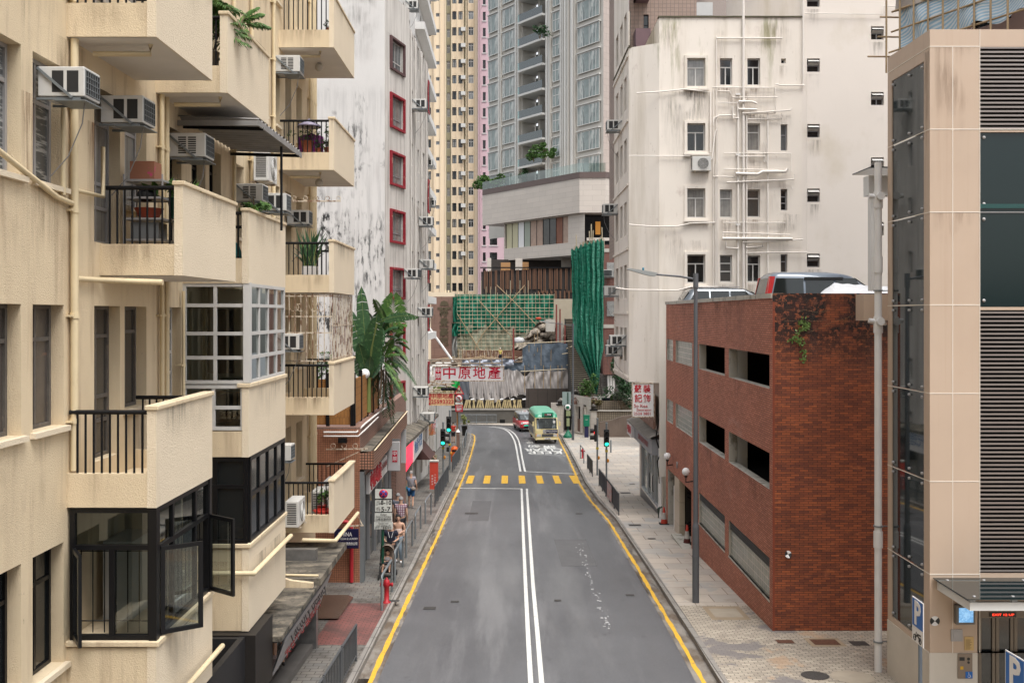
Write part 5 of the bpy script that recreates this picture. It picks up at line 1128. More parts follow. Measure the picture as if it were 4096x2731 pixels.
# white building beyond
wht=M('white_render',(.70,.69,.67),.85,var=.1,vs=.6,layers=[((.45,.43,.4),2,(1.5,1.5,.1),.55,.75,.5)])
o2=thing('apartment_building','plain white apartment block beyond the mouldy one, with thin floor ledges','building',(-9,72,0))
hs=[(u,u+1.2,3+2.9*k,4.5+2.9*k) for k in range(14) for u in (62.8,65.6,69,73,78)]
m=MB(); wallg(m,(-7,0,0),(0,1,0),(-1,0,0),62,86,0,46,hs,.15); m.q([(-16,62,0),(-7,62,0),(-7,62,46),(-16,62,46)]); m.build('wall',wht,o2)
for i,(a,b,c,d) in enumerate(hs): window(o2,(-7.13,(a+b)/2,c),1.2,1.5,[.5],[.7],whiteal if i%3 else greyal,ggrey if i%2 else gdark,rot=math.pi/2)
m=MB()
for k in range(14): MB().box(-7,-6.3,74,86,2.2+2.9*k,2.75+2.9*k).build('balcony_ledge',wht,o2)
g='window air conditioners on the white block'
for k in range(5): ac(-7,[67.4,71,76,80,83][k],24.6-2.9*k*1.0+6,0,k%3,['first','second','third','fourth','fifth'][k]+' air conditioner down on the plain white block beyond the mouldy one',g,sc=1.5)
# ---------------- yellow tower
ylw=M('yellow_render',(.74,.60,.43),.85,var=.06,vs=.2,brick=None,layers=[((.5,.36,.22),.6,(2,2,.05),.5,.8,.4)])
ylg=M('yellow_recess',(.44,.42,.30),.85,var=.15,vs=.3); ylc=M('yellow_pale',(.70,.58,.42),.85,var=.05)
yt=thing('residential_tower','slender yellow residential tower with stacked small windows','building',(-10,182,0))
s=13.07; YY=FX/s; X=lambda px:(px-CX)/s; fl=36.6/s
cols_=((984,990,1.45,0),(1002,1010,.62,0),(1026,1033,1.5,.8),(1039,1049,1.45,0.),(1053,1063,1.45,0.),(1076,1088,1.45,0))
spans=[(960,995,0),(995,1023,-.6),(1023,1037,.8),(1037,1066,-.3),(1066,1074,.7),(1074,1091,-.5),(1091,1097,-1.2)]
def zrow(k): return CZ+(722-560)/s-fl*4+fl*k-.2
Zt=72; mats_=[ylw,ylw,ylg,ylw,ylg,ylw,ylc]
fronts=[]
for i,(a,b,dy) in enumerate(spans):
    hs=[]
    for (wa,wb_,h_,_) in cols_:
        if a<=wa<b:
            for k in range(22):
                z=zrow(k); hs.append((X(wa),X(wb_),z+(1.0-h_/2),z+(1.0+h_/2)))
    m=MB(); wallg(m,(0,YY+dy,0),(1,0,0),(0,1,0),X(a),X(b),0,Zt,hs,.2); m.box(X(a),X(a)+.02,YY+dy,YY+4,0,Zt); m.box(X(b)-.02,X(b),YY+dy,YY+4,0,Zt); m.build('wall',mats_[i],yt)
    for j,h in enumerate(hs):
        if 8<h[2]<66: window(yt,((h[0]+h[1])/2,YY+dy+.15,h[2]),h[1]-h[0],h[3]-h[2],[.5] if h[1]-h[0]>.5 else [],[] if h[3]-h[2]<1 else [.7],[darkal,greyal,whiteal][(j*3+i)%3],[gdark,ggrey,gdark2,gcurt,gdark][(j*7+i)%5],fw=.08)
for px in (998,1012,1024,1038,1050,1064,1071,1092): MB().tube([(X(px),YY-.75,8),(X(px),YY-.75,Zt)],.09,5).build('downpipe',ylc,yt)
g='air conditioners up the yellow tower'
acs=MB().box(0,.8,-.4,.4,0,.65).mesh('air_conditioner',[acw,acb]); 
import bmesh
for k in range(19):
    z=zrow(k+3)+.9
    if z>60: break
    o=bpy.data.objects.new('air_conditioner',acs); COL.objects.link(o); o.location=(X(1064.5),YY-.3,z); o.rotation_euler=(0,0,-math.pi/2)
    tag(o,'small white air conditioner in the stack running up the yellow tower','air conditioner',g)
# ---------------- pink tower
pk=M('pink_render_tower',(.54,.38,.41),.85,var=.06,vs=.3); pt=thing('residential_tower','pink residential tower squeezed between the yellow and grey towers','building',(-4,190,0))
s=13.3; YY=FX/s; X=lambda px:(px-CX)/s; fl=36.8/s
hs=[]; 
for k in range(20):
    z=CZ+(722-597)/s-.2+(k-2)*fl; hs.append((X(1109),X(1115.5),z,z+1.5))
    if k<5: hs.append((X(1125),X(1142),z,z+1.5))
m=MB(); wallg(m,(0,YY,0),(1,0,0),(0,1,0),X(1097.5),X(1200),0,72,hs,.2); m.build('wall',pk,pt)
for h in hs: window(pt,((h[0]+h[1])/2,YY+.15,h[2]),h[1]-h[0],1.5,[.5],[.3],darkal,gdark,fw=.06); MB().box(h[0]-.15,h[1]+.15,YY-.12,YY,h[2]-.2,h[2]-.05).build('window_sill',whiteal,pt)
for px in (1100,1104): MB().tube([(X(px),YY-.2,8),(X(px),YY-.2,70)],.09,5).build('downpipe',pk,pt)
# ---------------- grey glass tower on a stone podium
gm_=M('tower_stone',(.52,.49,.44),.6,var=.1,vs=.3); gl_=M('tower_mullion',(.60,.59,.56),.5,var=.05); gdk=M('tower_slab_edge',(.56,.55,.52),.6,var=.05)
gt=thing('residential_tower','grey glass and stone tower with a central stack of balconies','building',(6,135,0))
O=V((-2.2,143,0)); UU=V((12.6,-18,0)).normalized(); NN=V((-UU.y,UU.x,0)) # NN outward? choose inward = away from camera
if NN.y<0: NN=-NN
up=lambda px:uon(O,UU,px)
angT=math.atan2(UU.y,UU.x)
uA,uB=up(1123),up(1386); FH=3.3; zb0=26.9
wzb=lambda k:zb0+FH*k
floors=[zb0+FH*k for k in range(13)]
gwc=[(1124,1147),(1157,1187),(1272,1289),(1329,1380)]
def Tm(u,d): p=O+UU*u+NN*d; return Matrix.Translation(p)@Matrix.Rotation(angT,4,'Z')
m=MB(); wallg(m,tuple(O),tuple(UU),tuple(NN),uA,uB,zb0-6,70,[(up(1200),up(1257),zb0,70)],2.4,0); m.build('wall',gm_,gt)
e=O+UU*uB; e0=e; m=MB(); m.q([tuple(e),(e.x+3.2,e.y+2.5,0),(e.x+3.2,e.y+2.5,70),(e.x,e.y,70)]); m.build('side_wall',M('tower_side',(.44,.37,.33),.7,var=.1,brick=(1.2,.8,.02,(.33,.28,.25),(.42,.35,.31),.5)),gt)
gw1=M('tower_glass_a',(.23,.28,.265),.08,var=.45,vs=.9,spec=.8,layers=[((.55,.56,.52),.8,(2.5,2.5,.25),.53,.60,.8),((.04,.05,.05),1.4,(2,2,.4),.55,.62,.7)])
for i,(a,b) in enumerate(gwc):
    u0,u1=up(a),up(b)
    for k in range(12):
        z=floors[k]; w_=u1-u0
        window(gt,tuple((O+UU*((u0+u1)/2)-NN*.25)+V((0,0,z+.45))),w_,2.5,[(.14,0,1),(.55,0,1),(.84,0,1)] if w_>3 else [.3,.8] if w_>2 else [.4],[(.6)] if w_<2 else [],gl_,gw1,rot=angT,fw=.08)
        m=MB(); m.box(u0-up(1157)*0-.05-u0,u1-u0+.05,-.4,.0,z+3.0,z+3.12,0,Tm(u0,0)); m.build('slab_edge',gdk,gt)
for px0,px1,d in ((1148,1156,.35),(1188,1199,.45),(1258,1271,.4),(1290,1299,.3),(1302,1326,.5)):
    u0,u1=up(px0),up(px1); w_=(u1-u0); n=3 if px1-px0<20 else 6
    for q in range(n): a=w_*q/n; MB().box(a,a+w_/n*.62,-d*(1-.35*(q%2)),0,zb0-.5,70,0,Tm(u0,0)).build('pilaster',gl_ if q%3!=2 else gm_,gt)
bu0,bu1=up(1200),up(1257)
ggl=M('balcony_glass',(.24,.31,.31),.08,var=.15,spec=.9)
for k in range(12):
    z=floors[k]; T=Tm(bu0,0)
    b=MB().box(0,bu1-bu0,-.9,2.4,z-.28,z,0,T).build('balcony',gdk,gt); MB().box(.05,bu1-bu0,-.86,-.82,z+.01,z+1.05,0,T).build('balustrade',glassm('rail_glass',(.75,.88,.85),.75),b)
    m=MB(); m.box((bu1-bu0)*.42,(bu1-bu0)*.5,.9,2.4,z,z+2.95,0,T); m.build('dividing_wall',gm_,b)
    window(b,tuple(O+UU*(bu0+(bu1-bu0)*.24)+NN*2.2+V((0,0,z+.02))),(bu1-bu0)*.42,2.6,[.5],[],darkal,gw1,rot=angT,fw=.1)
    window(b,tuple(O+UU*(bu0+(bu1-bu0)*.75)+NN*2.2+V((0,0,z+.02))),(bu1-bu0)*.46,2.6,[.33,.66],[],darkal,gdark2,rot=angT,fw=.1)
# podium
stone=M('podium_stone',(.56,.50,.44),.7,var=.08,vs=.5,brick=(2.2,.62,.012,(.38,.33,.29),(.52,.465,.41),.5))
O2=O-NN*5.2; um=lambda px:uon(O2,UU,px)
bz=dict(); uP0,uP1=um(1108),um(1331)
def pt2(u,d=0): return O2+UU*u+NN*d
pdm=thing('podium_building','pale stone podium with curved parapet under the grey glass tower','building',(4,128,0))
e=pt2(uP1); e2=V((e.x+3.1,e.y-.2,0)); e3=V((e2.x+3.5,e2.y+4,0))
def band(m,u0,pts,z0,z1):
    for a,b in zip(pts,pts[1:]): m.q([(a.x,a.y,z0),(b.x,b.y,z0),(b.x,b.y,z1),(a.x,a.y,z1)])
sA=FX/pt2(uP0).y; zP=lambda px,py:CZ-(py-CY)/(FX/pt2(um(px)).y)
zt_,zb_=zP(1108,447),zP(1108,518)
m=MB(); band(m,0,[pt2(uP0,8),pt2(uP0),e,e2,e3],zb_,zt_); m.q([tuple(p+V((0,0,zb_))) for p in (pt2(uP0,8),pt2(uP0),e,e2,e3)]); m.q([tuple(p+V((0,0,zt_-.05))) for p in (pt2(uP0,8),pt2(uP0),e,e2,e3)]); m.build('upper_wall',stone,pdm)
m=MB(); o_=[p+V((0,-.1,0)) for p in (pt2(uP0,8),pt2(uP0),e,e2,e3)]; band(m,0,o_,zt_-.1,zt_+.62); m.build('parapet_band',M('bronze_band',(.12,.085,.075),.5,var=.1),pdm)
m=MB(); o_=[p+V((0,.1,0)) for p in (pt2(uP0,8),pt2(uP0),e,e2)]; band(m,0,o_,zt_+.62,zt_+1.7); m.build('glass_rail',glassm('rail_glass',(.75,.88,.85),.75),pdm)
u0,u1=um(1149),um(1296); u2=um(1316)
m=MB(); zl=zP(1149,598); wallg(m,tuple(pt2(0,.6)),tuple(UU),tuple(NN),u0,u2+1.5,zl,zb_,[(u0+.15,u1,zP(1149,571),zb_-.12)],.35); m.q([tuple(p+V((0,0,zl))) for p in (pt2(u0,.6),pt2(u2+1.5,.6),pt2(u2+1.5,9),pt2(u0,9))]); m.box(0,.02,0,8,zl,zb_,0,Tm(0,0) if False else Matrix.Translation(pt2(u0,.6))@Matrix.Rotation(angT,4,'Z')); m.build('lower_wall',stone,pdm)
cm=[M('panel_yellow',(.50,.46,.30),.5,var=.05),whitesign,M('panel_sage',(.30,.33,.27),.4,var=.05),M('curtain_pink',(.45,.32,.25),.7,var=.3,vs=2),gdark2,gdark2,M('curtain_rust',(.25,.10,.06),.6,var=.3),gdark]
n=10
for k in range(n):
    a=u0+.2+(u1-u0-.2)*k/n; b=u0+.2+(u1-u0-.2)*(k+1)/n
    mt=[cm[0],cm[0],cm[1],cm[2],cm[3],cm[3],gdark2,gdark2,cm[6],cm[3]][k]
    f=MB(); f.box(0,.06,.0,.1,zP(1149,571),zb_-.13,0,Matrix.Translation(pt2(a,.8))@Matrix.Rotation(angT,4,'Z')); fo=f.build('window_frame',darkal,pdm)
    MB().q([tuple(pt2(a+.06,.85)+V((0,0,zP(1149,571)))),tuple(pt2(b,.85)+V((0,0,zP(1149,571)))),tuple(pt2(b,.85)+V((0,0,zb_-.13))),tuple(pt2(a+.06,.85)+V((0,0,zb_-.13)))]).build('pane',mt,fo)
# recess with warm lights at right, car deck
m=MB(); q1=e+V((.3,2.5,0)); m.q([(q1.x,q1.y,0),(q1.x+9,q1.y,0),(q1.x+9,q1.y,zb_),(q1.x,q1.y,zb_)]); m.build('lobby_glass',gdark,pdm)
m=MB(); m.box(q1.x+.6,q1.x+9,q1.y-2,q1.y-1.9,zP(1331,552),zP(1331,552)+.35); m.build('lobby_slab',stone,pdm)
m=MB(); m.box(q1.x+1.8,q1.x+2.4,q1.y-.3,q1.y-.2,zP(1331,535),zP(1331,505)); m.build('lobby_lamp',M('warm_lamp',(.4,.18,.04),.5,var=0,emit=((1,.4,.05),.12)),pdm)
Yd=126.0; sd_=FX/Yd; XD=lambda px:(px-CX)/sd_; ZD=lambda py:CZ-(py-CY)/sd_
MB().box(XD(1120),XD(1420),Yd+6,Yd+6.2,0,ZD(590)).build('deck_back',M('deck_back',(.06,.05,.045),.9,var=.3),pdm)
for a,b in ((1119,1128),(1184,1200),(1290,1312)): MB().box(XD(a),XD(b),Yd+.5,Yd+1,ZD(640),ZD(592)).build('column',stone,pdm)
MB().box(XD(1150),XD(1172),Yd+3,Yd+3.1,ZD(640),ZD(600)).build('timber_wall',M('timber_wall',(.45,.24,.10),.6,var=.2),pdm); MB().box(XD(1200),XD(1215),Yd+2,Yd+2.1,ZD(640),ZD(600)).build('timber_wall',MATS['timber_wall'],pdm)
# slatted wall
Yd=122.0; sd_=FX/Yd; dkb=M('slat_wall_dark',(.045,.038,.035),.7,var=.2); wd=M('slat_timber',(.19,.095,.055),.6,var=.3,vs=1)
sw=thing('slatted_wall','dark wall with vertical brown timber slats below the podium','wall',(XD(1210),Yd,0))
m=MB(); m.q([(XD(1105),Yd,ZD(740)),(XD(1330),Yd,ZD(740)),(XD(1330),Yd,ZD(614)),(XD(1105),Yd,ZD(624))]); m.box(XD(1105),XD(1330),Yd-.3,Yd,ZD(740),ZD(736)); m.build('wall_panel',dkb,sw)
m=MB()
for k in range(17):
    px=1112+k*12.4; t=622-(px-1105)*.044
    for j in range(R.choice((2,3))): MB().box(XD(px+j*3.2),XD(px+j*3.2+1.7),Yd-.25,Yd-.01,ZD(664+R.choice((0,0,8))),ZD(t)).build('slat',wd,sw)
for k in range(8): px=1235+k*10; MB().box(XD(px),XD(px+3.5),Yd-.25,Yd-.01,ZD(686),ZD(668)).build('slat',wd,sw)
MB().box(XD(1103),XD(1332),Yd-.4,Yd+.1,ZD(616),ZD(613.5)).build('cap_rail',darkal,sw)
# beige concrete wall right of the scaffold
o=MB().box(XD(1262),XD(1330),Yd-2.2,Yd-2,0,ZD(687)).build('retaining_wall',M('beige_concrete',(.42,.36,.27),.9,var=.15)); tag(o,'plain beige concrete wall between green scaffold sheet and the green net drape','wall')
# brown stone pylon
Ys=110.; s=FX/Ys; XS=lambda px:(px-CX)/s; ZS=lambda py:CZ-(py-CY)/s
py_=thing('stone_pylon','brown stone slab pylon with vertical carved lettering, left of the green sheeting','monument',(XS(1017),Ys,0))
MB().box(XS(990),XS(1048),Ys,Ys+3,-2,ZS(681)).build('slab',M('brown_stone',(.20,.115,.085),.7,var=.3,vs=.3,brick=(1.5,.9,.012,(.11,.065,.05),(.24,.14,.105),.5)),py_)
gold=M('bronze_letters',(.11,.085,.05),.5,metal=.3,var=.2)
for i,t in enumerate('帝景豪苑'): text(t,1.05,'lettering',gold,py_,(XS(1020),Ys-.03,ZS(720+i*22)),ext=.03,bold=.02)
MB().q([(XS(1010),Ys-.05,ZS(702)),(XS(1013),Ys-.05,ZS(693)),(XS(1020),Ys-.05,ZS(690)),(XS(1028),Ys-.05,ZS(693)),(XS(1031),Ys-.05,ZS(702))]).build('fan_emblem',gold,py_)
MB().box(XS(1005),XS(1036),Ys-.06,Ys-.01,ZS(710),ZS(706)).build('carved_band',gold,py_)
# small white building behind pylon
o=thing('rooftop_house','small cream roof house with little chimneys behind the stone pylon','building',(XS(1003),Ys+9,0)); MB().box(XS(975),XS(1035),Ys+8,Ys+12,0,ZS(668)).build('wall',ylc,o); 
for px in (1010,1017): MB().box(XS(px),XS(px+3),Ys+9,Ys+9.5,ZS(668),ZS(662)).build('chimney',ylc,o)
# ---------------- green scaffold screen
netg=M('net_green',(.008,.17,.10),.6,var=.35,vs=.5,layers=[((.02,.30,.18),1.2,(1,1,.5),.55,.7,.6),((.003,.07,.045),.6,(1,1,1),.55,.7,.6)])
netp=M('net_pale',(.36,.38,.28),.8,var=.3,vs=.5,layers=[((.12,.20,.13),.7,(1,1,.6),.5,.65,.7),((.5,.48,.4),1.5,(1,1,.3),.58,.7,.6)])
gs=thing('bamboo_scaffold','bamboo scaffold with green sheeting above the building site','scaffold',(XS(1158),Ys,ZS(830)))
def cloth(name,mat,par,fn,nu=60,nv=30): m=MB(); m.grid(fn,nu,nv); return m.build(name,mat,par)
r=random.Random(11)
def scr(x0,x1,yt,yb_,YB,amp=.12,fr=40,topf=None,botf=None):
    def f(u,v):
        px=x0+(x1-x0)*u; a=yt+(topf(u) if topf else 0); b=yb_+(botf(u) if botf else 0); py=b+(a-b)*v
        s_=FX/YB; return ((px-CX)/s_, YB+amp*(math.sin(u*fr+2.2*math.sin(v*4))+.5*math.sin(u*fr*2.3+v*9)), CZ-(py-CY)/s_)
    return f
split_y=lambda u:765-26*u+6*math.sin(u*17)
cloth('sheeting',netg,gs,lambda u,v:scr(1045,1272,676,768,Ys+.3,.15,45,botf=lambda u:(split_y(u)-768)+ (20 if u>.6 else 0))(u,v),110,20)
cloth('sheeting',netp,gs,lambda u,v:scr(1045,1215,745,826,Ys+.5,.15,30)(u,v),80,14)
bb2=M('bamboo_pale',(.50,.42,.29),.6,var=.3,vs=.5)
for k in range(24):
    px=1048+k*9.7+R.uniform(-1.6,1.6); bot=828 if px<1178 else 828-(px-1178)*1.0; yt_=674-R.choice((0,2,8,16,30)) 
    MB().tube([(XS(px),Ys,ZS(bot)),(XS(px+R.uniform(-2.5,2.5)),Ys,ZS(yt_))],.03,5).build('bamboo_pole',bb2,gs)
for k in range(18):
    py=679+k*8.9; xe=1272 if py<740 else 1272-(py-740)*1.15
    MB().tube([(XS(1045-R.uniform(0,3)),Ys-.08,ZS(py)),(XS(xe),Ys-.08,ZS(py+R.uniform(-2,2)))],.028,5).build('bamboo_pole',bb2,gs)
for a,b in (((1141,655),(1178,690)),((1050,720),(1112,820)),((1140,735),(1190,790)),((1205,655),(1110,765)),((1110,765),(1090,800)),((1178,690),(1245,760)),((1100,690),(1150,745))): MB().tube([(XS(a[0]),Ys-.2,ZS(a[1])),(XS(b[0]),Ys-.2,ZS(b[1]))],.045,5).build('bamboo_pole',bamboo,gs)
# tufts of green net at left
for i,(x0,x1,a,b) in enumerate(((1040,1050,682,740),(1038,1052,742,772))): cloth('sheeting',netg,gs,scr(x0,x1,a,b,Ys-.4,.25,9),16,12)
cloth('sheeting',M('net_grey',(.3,.3,.28),.8,var=.3),gs,scr(1038,1050,772,822,Ys-.4,.25,9),16,12)
# rubble slope
rock=M('rubble',(.45,.385,.31),.95,var=.4,vs=.8,layers=[((.10,.08,.06),1.6,(1,1,1),.5,.66,.8),((.5,.46,.40),3,(1,1,1),.58,.7,.6)],bump=(.9,3,.15))
rb=thing('rubble_mound','tall mound of rubble and rough concrete rising behind the blue-grey tarpaulin','rubble',(XS(1240),Ys-2,ZS(840)))
m=MB(); r=random.Random(4)
def hp(u,v):
    px=1150+u*150; top=interp([(1150,828),(1170,808),(1200,779),(1229,746),(1243,734),(1272,734),(1290,745),(1300,800)],px); py=850+(top-850)*v
    d=(1-v)*-1.2+.8*math.sin(u*9)*v; h=.35*math.sin(u*31+v*17)+.25*math.sin(v*41+u*13)+r.uniform(-.25,.25)
    return ((px-CX)/s+h*.3,Ys-1.2+d+h,CZ-(py-CY)/s+h*.25)
m.grid(hp,44,30,smooth=False); m.build('mound',rock,rb)
for k in range(14):
    px=r.uniform(1225,1295); t=interp([(1180,812),(1229,760),(1250,745),(1290,752),(1300,800)],px); p=V((XS(px),Ys-2.2,ZS(r.uniform(t,t+30)))); z_=r.uniform(.2,.7); m=MB(); m.sphere(p,z_,6,0,(1,1,r.uniform(.5,.9))); m.build('boulder',rock,rb)
MB().box(XS(1275),XS(1290),Ys-3,Ys-2.4,ZS(790),ZS(738)).build('broken_wall',concl,rb)
MB().box(XS(1251),XS(1271),Ys-3.6,Ys-3,ZS(760),ZS(733)).build('broken_wall',concl,rb)
rs=M('red_oxide_steel',(.22,.05,.04),.7,var=.2)
for x0,x1,a,b in ((1273,1276,790,700),(1281,1284,790,710),(1292,1295,800,745)): MB().box(XS(x0),XS(x1),Ys-3.7,Ys-3.4,ZS(b+(a-b)),ZS(b)).build('steel_post',rs,rb)
for x,y in ((1225,788),(1240,810),(1262,800),(1213,812),(1232,780)): MB().tube([(XS(x),Ys-4,ZS(y+25)),(XS(x+.5),Ys-4,ZS(y-22))],.035,4).build('bamboo_pole',bamboo,rb)
m=MB(); m.sphere((XS(1191),Ys-4,ZS(780)),.5,8,0,(1.3,.8,.8)); m.build('white_sack',M('sack_white',(.5,.5,.5),.8,var=.2,bump=(.5,5,.05)),rb)
m=MB(); m.sphere((XS(1235),Ys-3,ZS(731)),.22,8,0,(1.6,.8,.7)); m.build('red_sack',M('sack_red',(.5,.07,.03),.7,var=.2),rb)
MB().tube([(XS(1179),Ys-4.2,ZS(826)),(XS(1179),Ys-4.2,ZS(752))],.11,6).build('steel_post',rs,rb)
# tarpaulins on the site edge
Yt=106.; s=FX/Yt; XT=lambda px:(px-CX)/s; ZTT=lambda py:CZ-(py-CY)/s
blu=M('tarp_blue_grey',(.10,.13,.165),.75,var=.25,vs=.6,layers=[((.18,.21,.25),1.,(1.5,1.5,.2),.52,.7,.6)],bump=(.4,2.,.1)); pal=M('tarp_pale',(.40,.365,.345),.75,var=.12,vs=.5,layers=[((.50,.47,.45),1.2,(1.5,1.5,.3),.5,.65,.6)],bump=(.25,2.,.06))
cr_=M('crumpled_plastic',(.32,.35,.42),.4,var=.4,vs=2,layers=[((.65,.65,.68),4,(1,1,1),.55,.65,.7)])
ts=thing('tarpaulin_screen','blue-grey and pale tarpaulins hung along the edge of the building site','tarpaulin',(XT(1180),Yt,ZTT(915)))
cloth('blue_tarpaulin',blu,ts,scr(1200,1325,786,852,Yt,.05,22,topf=lambda u:3*abs(math.sin(u*9.4))+max(0,(.12-u))*110),60,16)
cloth('blue_tarpaulin',blu,ts,scr(1095,1204,826,856,Yt-.1,.07,22,topf=lambda u:3*math.sin(u*8)),50,10)
cloth('crumpled_sheet',cr_,ts,scr(1060,1180,826,840,Yt-.5,.12,23),60,6)
for i,(a,b,c,d) in enumerate(((1052,1078,846,922),(1078,1094,850,918),(1094,1110,848,920),(1110,1128,850,915),(1128,1148,846,920),(1148,1170,846,917),(1170,1188,848,915),(1188,1224,850,912),(1224,1264,850,902),(1264,1296,850,905),(1296,1328,846,896))):
    cloth('pale_tarpaulin' if i else 'grey_tarpaulin',pal if i else M('tarp_slate',(.12,.13,.15),.7,var=.3),ts,scr(a,b,c,d,Yt-.3,.09,7+i%3*2,topf=lambda u,i=i:(14*math.sin(u*3.14)**2 if i==7 else 3*math.sin(u*3.14)),botf=lambda u,i=i:-6*math.sin(u*3.14+i)),22,20)
tm=M('tarp_mark',(.10,.10,.11),.7,var=0); m=MB(); r=random.Random(8)
for k in range(46):
    px,py=r.uniform(1080,1320),r.uniform(858,895); 
    for j in (0,1.5): m.q([(XT(px),Yt-.75,ZTT(py+j)),(XT(px+r.uniform(3,5)),Yt-.75,ZTT(py+j)),(XT(px+4),Yt-.75,ZTT(py+j+.6)),(XT(px),Yt-.75,ZTT(py+j+.6))])
for px in (1205,1228,1248,1264,1281,1290,1309): MB().tube([(XT(px),Yt-.6,ZTT(900)),(XT(px),Yt-.6,ZTT(838 if px<1310 else 860))],.04,5).build('bamboo_pole',bamboo,ts)
for a,b in (((1195,852),(1300,846)),((1185,789),(1330,782)),((1300,800),(1375,768)),((1290,812),(1376,800)),((1300,838),(1400,800)),((1320,852),(1355,818))): MB().tube([(XT(a[0]),Yt-.7,ZTT(a[1])),(XT(b[0]),Yt-.7,ZTT(b[1]))],.05,5).build('bamboo_pole',bb2,ts)
cloth('green_sheet',M('sheet_bright_green',(.01,.34,.06),.5,var=.3,vs=2),ts,scr(1010,1056,874,896,Yt-2,.12,20,botf=lambda u:-14*(1-u)+6*u),20,6)
# site deck with reinforcing bars
sd2=thing('site_deck','timber and bamboo working deck crowded with reinforcing bars','scaffold',(XT(1110),Yt+1,ZTT(830)))
m=MB(); m.box(XT(975),XT(1200),Yt-.2,Yt+5,ZTT(832),ZTT(829)); m.build('deck',M('deck_wood',(.22,.16,.11),.9,var=.3),sd2)
MB().box(XT(1060),XT(1200),Yt+2,Yt+2.2,ZTT(829),ZTT(806)).build('brick_kerb',M('rust_mass',(.17,.09,.06),.9,var=.5,vs=1.5),sd2)
for k in range(44):
    px=1052+k*3.1+r.uniform(-1,1); MB().tube([(XT(px),Yt+.4,ZTT(829)),(XT(px+r.uniform(-1,1)),Yt+.4,ZTT(r.uniform(795,812)))],.03,4).build('reinforcing_bar',rustiron if k%3 else bamboo,sd2)
for k in range(9): MB().tube([(XT(1000+k*15),Yt,ZTT(828-r.uniform(0,8))),(XT(1045+k*18),Yt,ZTT(826-r.uniform(0,10)))],.04,4).build('bamboo_pole',bamboo,sd2)
MB().tube([(XT(975),Yt-1,ZTT(735)),(XT(1042),Yt-1,ZTT(829))],.14,6).build('steel_strut',pipew,sd2)
# road-side retaining wall with struts
Yw=104.6; s=FX/Yw; XW=lambda px:(px-CX)/s; ZW=lambda py:CZ-(py-CY)/s
rw_=thing('retaining_wall','low grey concrete wall round the bend below the building site','wall',(XW(1150),Yw,-1.5))
MB().box(XW(700),XW(1300),Yw,Yw+.4,-2.2,ZW(942)).build('wall_base',M('wall_concrete',(.13,.12,.105),.9,var=.3,vs=.6,layers=[((.22,.20,.17),1.5,(1,1,.2),.55,.7,.5)]),rw_)
MB().box(XW(700),XW(1300),Yw-.08,Yw+.5,ZW(942),ZW(938.5)).build('wall_cap',conc,rw_)
MB().box(XW(1148),XW(1160),Yw-.01,Yw,ZW(973),ZW(963)).build('drain_opening',black,rw_)
hd=thing('hoarding','dark brown site hoarding with slanting pale timber props','hoarding',(XW(1150),Yw+1,0))
MB().box(XW(990),XW(1208),Yw+1.2,Yw+1.3,-1,ZW(905)).build('hoarding_panel',M('hoard_dark',(.03,.024,.02),.8,var=.2),hd)
MB().box(XW(1208),XW(1345),Yw+.55,Yw+.65,-1,ZW(893)).build('hoarding_panel',M('hoard_brown',(.062,.048,.04),.7,var=.2,brick=(1.0,3,.03,(.03,.025,.02),(.055,.045,.038),0)),hd)
tim=M('prop_timber',(.48,.38,.20),.7,var=.3,vs=1)
for k in range(32): px=1046+k*4.9+r.uniform(-1,1); sl_=r.choice((-4,-3,3,4,5)); MB().bar((XW(px),Yw+.7,ZW(938.2)),(XW(px+sl_),Yw+.9,ZW(920)),.16,.07).build('timber_prop',tim,hd)
for px in (1085,1107,1130,1152,1177,1204): MB().tube([(XW(px-4),Yw+.4,ZW(918)),(XW(px+4),Yw+.4,ZW(917))],.09,6).build('tube_light',whitesign,hd)
# roadside railing at the bend
rl=thing('railing','grey pedestrian railing along the foot of the concrete wall at the bend','railing',(XW(1110),Yw-.5,-1.4))
for a,b in ((1049,1072),(1073,1094),(1095,1118),(1119,1140)):
    m=MB(); m.tube([(XW(a),Yw-.4,ZW(972)),(XW(a),Yw-.4,ZW(951)),(XW(b),Yw-.4,ZW(951)),(XW(b),Yw-.4,ZW(972))],.035,5); m.tube([(XW(a),Yw-.4,ZW(968)),(XW(b),Yw-.4,ZW(968))],.02,4)
    for k in range(1,10): x=XW(a)+(XW(b)-XW(a))*k/10; m.tube([(x,Yw-.4,ZW(968)),(x,Yw-.4,ZW(951))],.014,4)
    m.build('rail_panel',steelg,rl)
# ---------------- stairs, brown building, green drape
st_=thing('outdoor_staircase','long outdoor staircase climbing beside the green netting','staircase',(6.6,98,1.9))
m=MB(); n=46
for k in range(n): m.box(6.2,9.2,96.5+k*.3,112,1.2+k*.185-.185,1.2+k*.185,0)
m.build('steps',M('stair_dark',(.05,.045,.038),.9,var=.3),st_)
m=MB()
for k in range(n): m.box(6.2,9.0,96.49+k*.3-.02,96.5+k*.3,1.2+k*.185-.05,1.2+k*.185+.002,0)
m.build('step_nosing',M('stair_nosing',(.30,.25,.18),.8,var=.2),st_)
Yb=100.; s=FX/Yb; XB=lambda px:(px-CX)/s; ZB=lambda py:CZ-(py-CY)/s
b=thing('apartment_building','brown tiled apartment block with white lattice vents beside the green drape','building',(XB(1400),Yb,0))
brt2=M('brown_mosaic',(.23,.105,.085),.6,var=.2,vs=.8,brick=(.28,.14,.03,(.15,.07,.055),(.20,.09,.075),0))
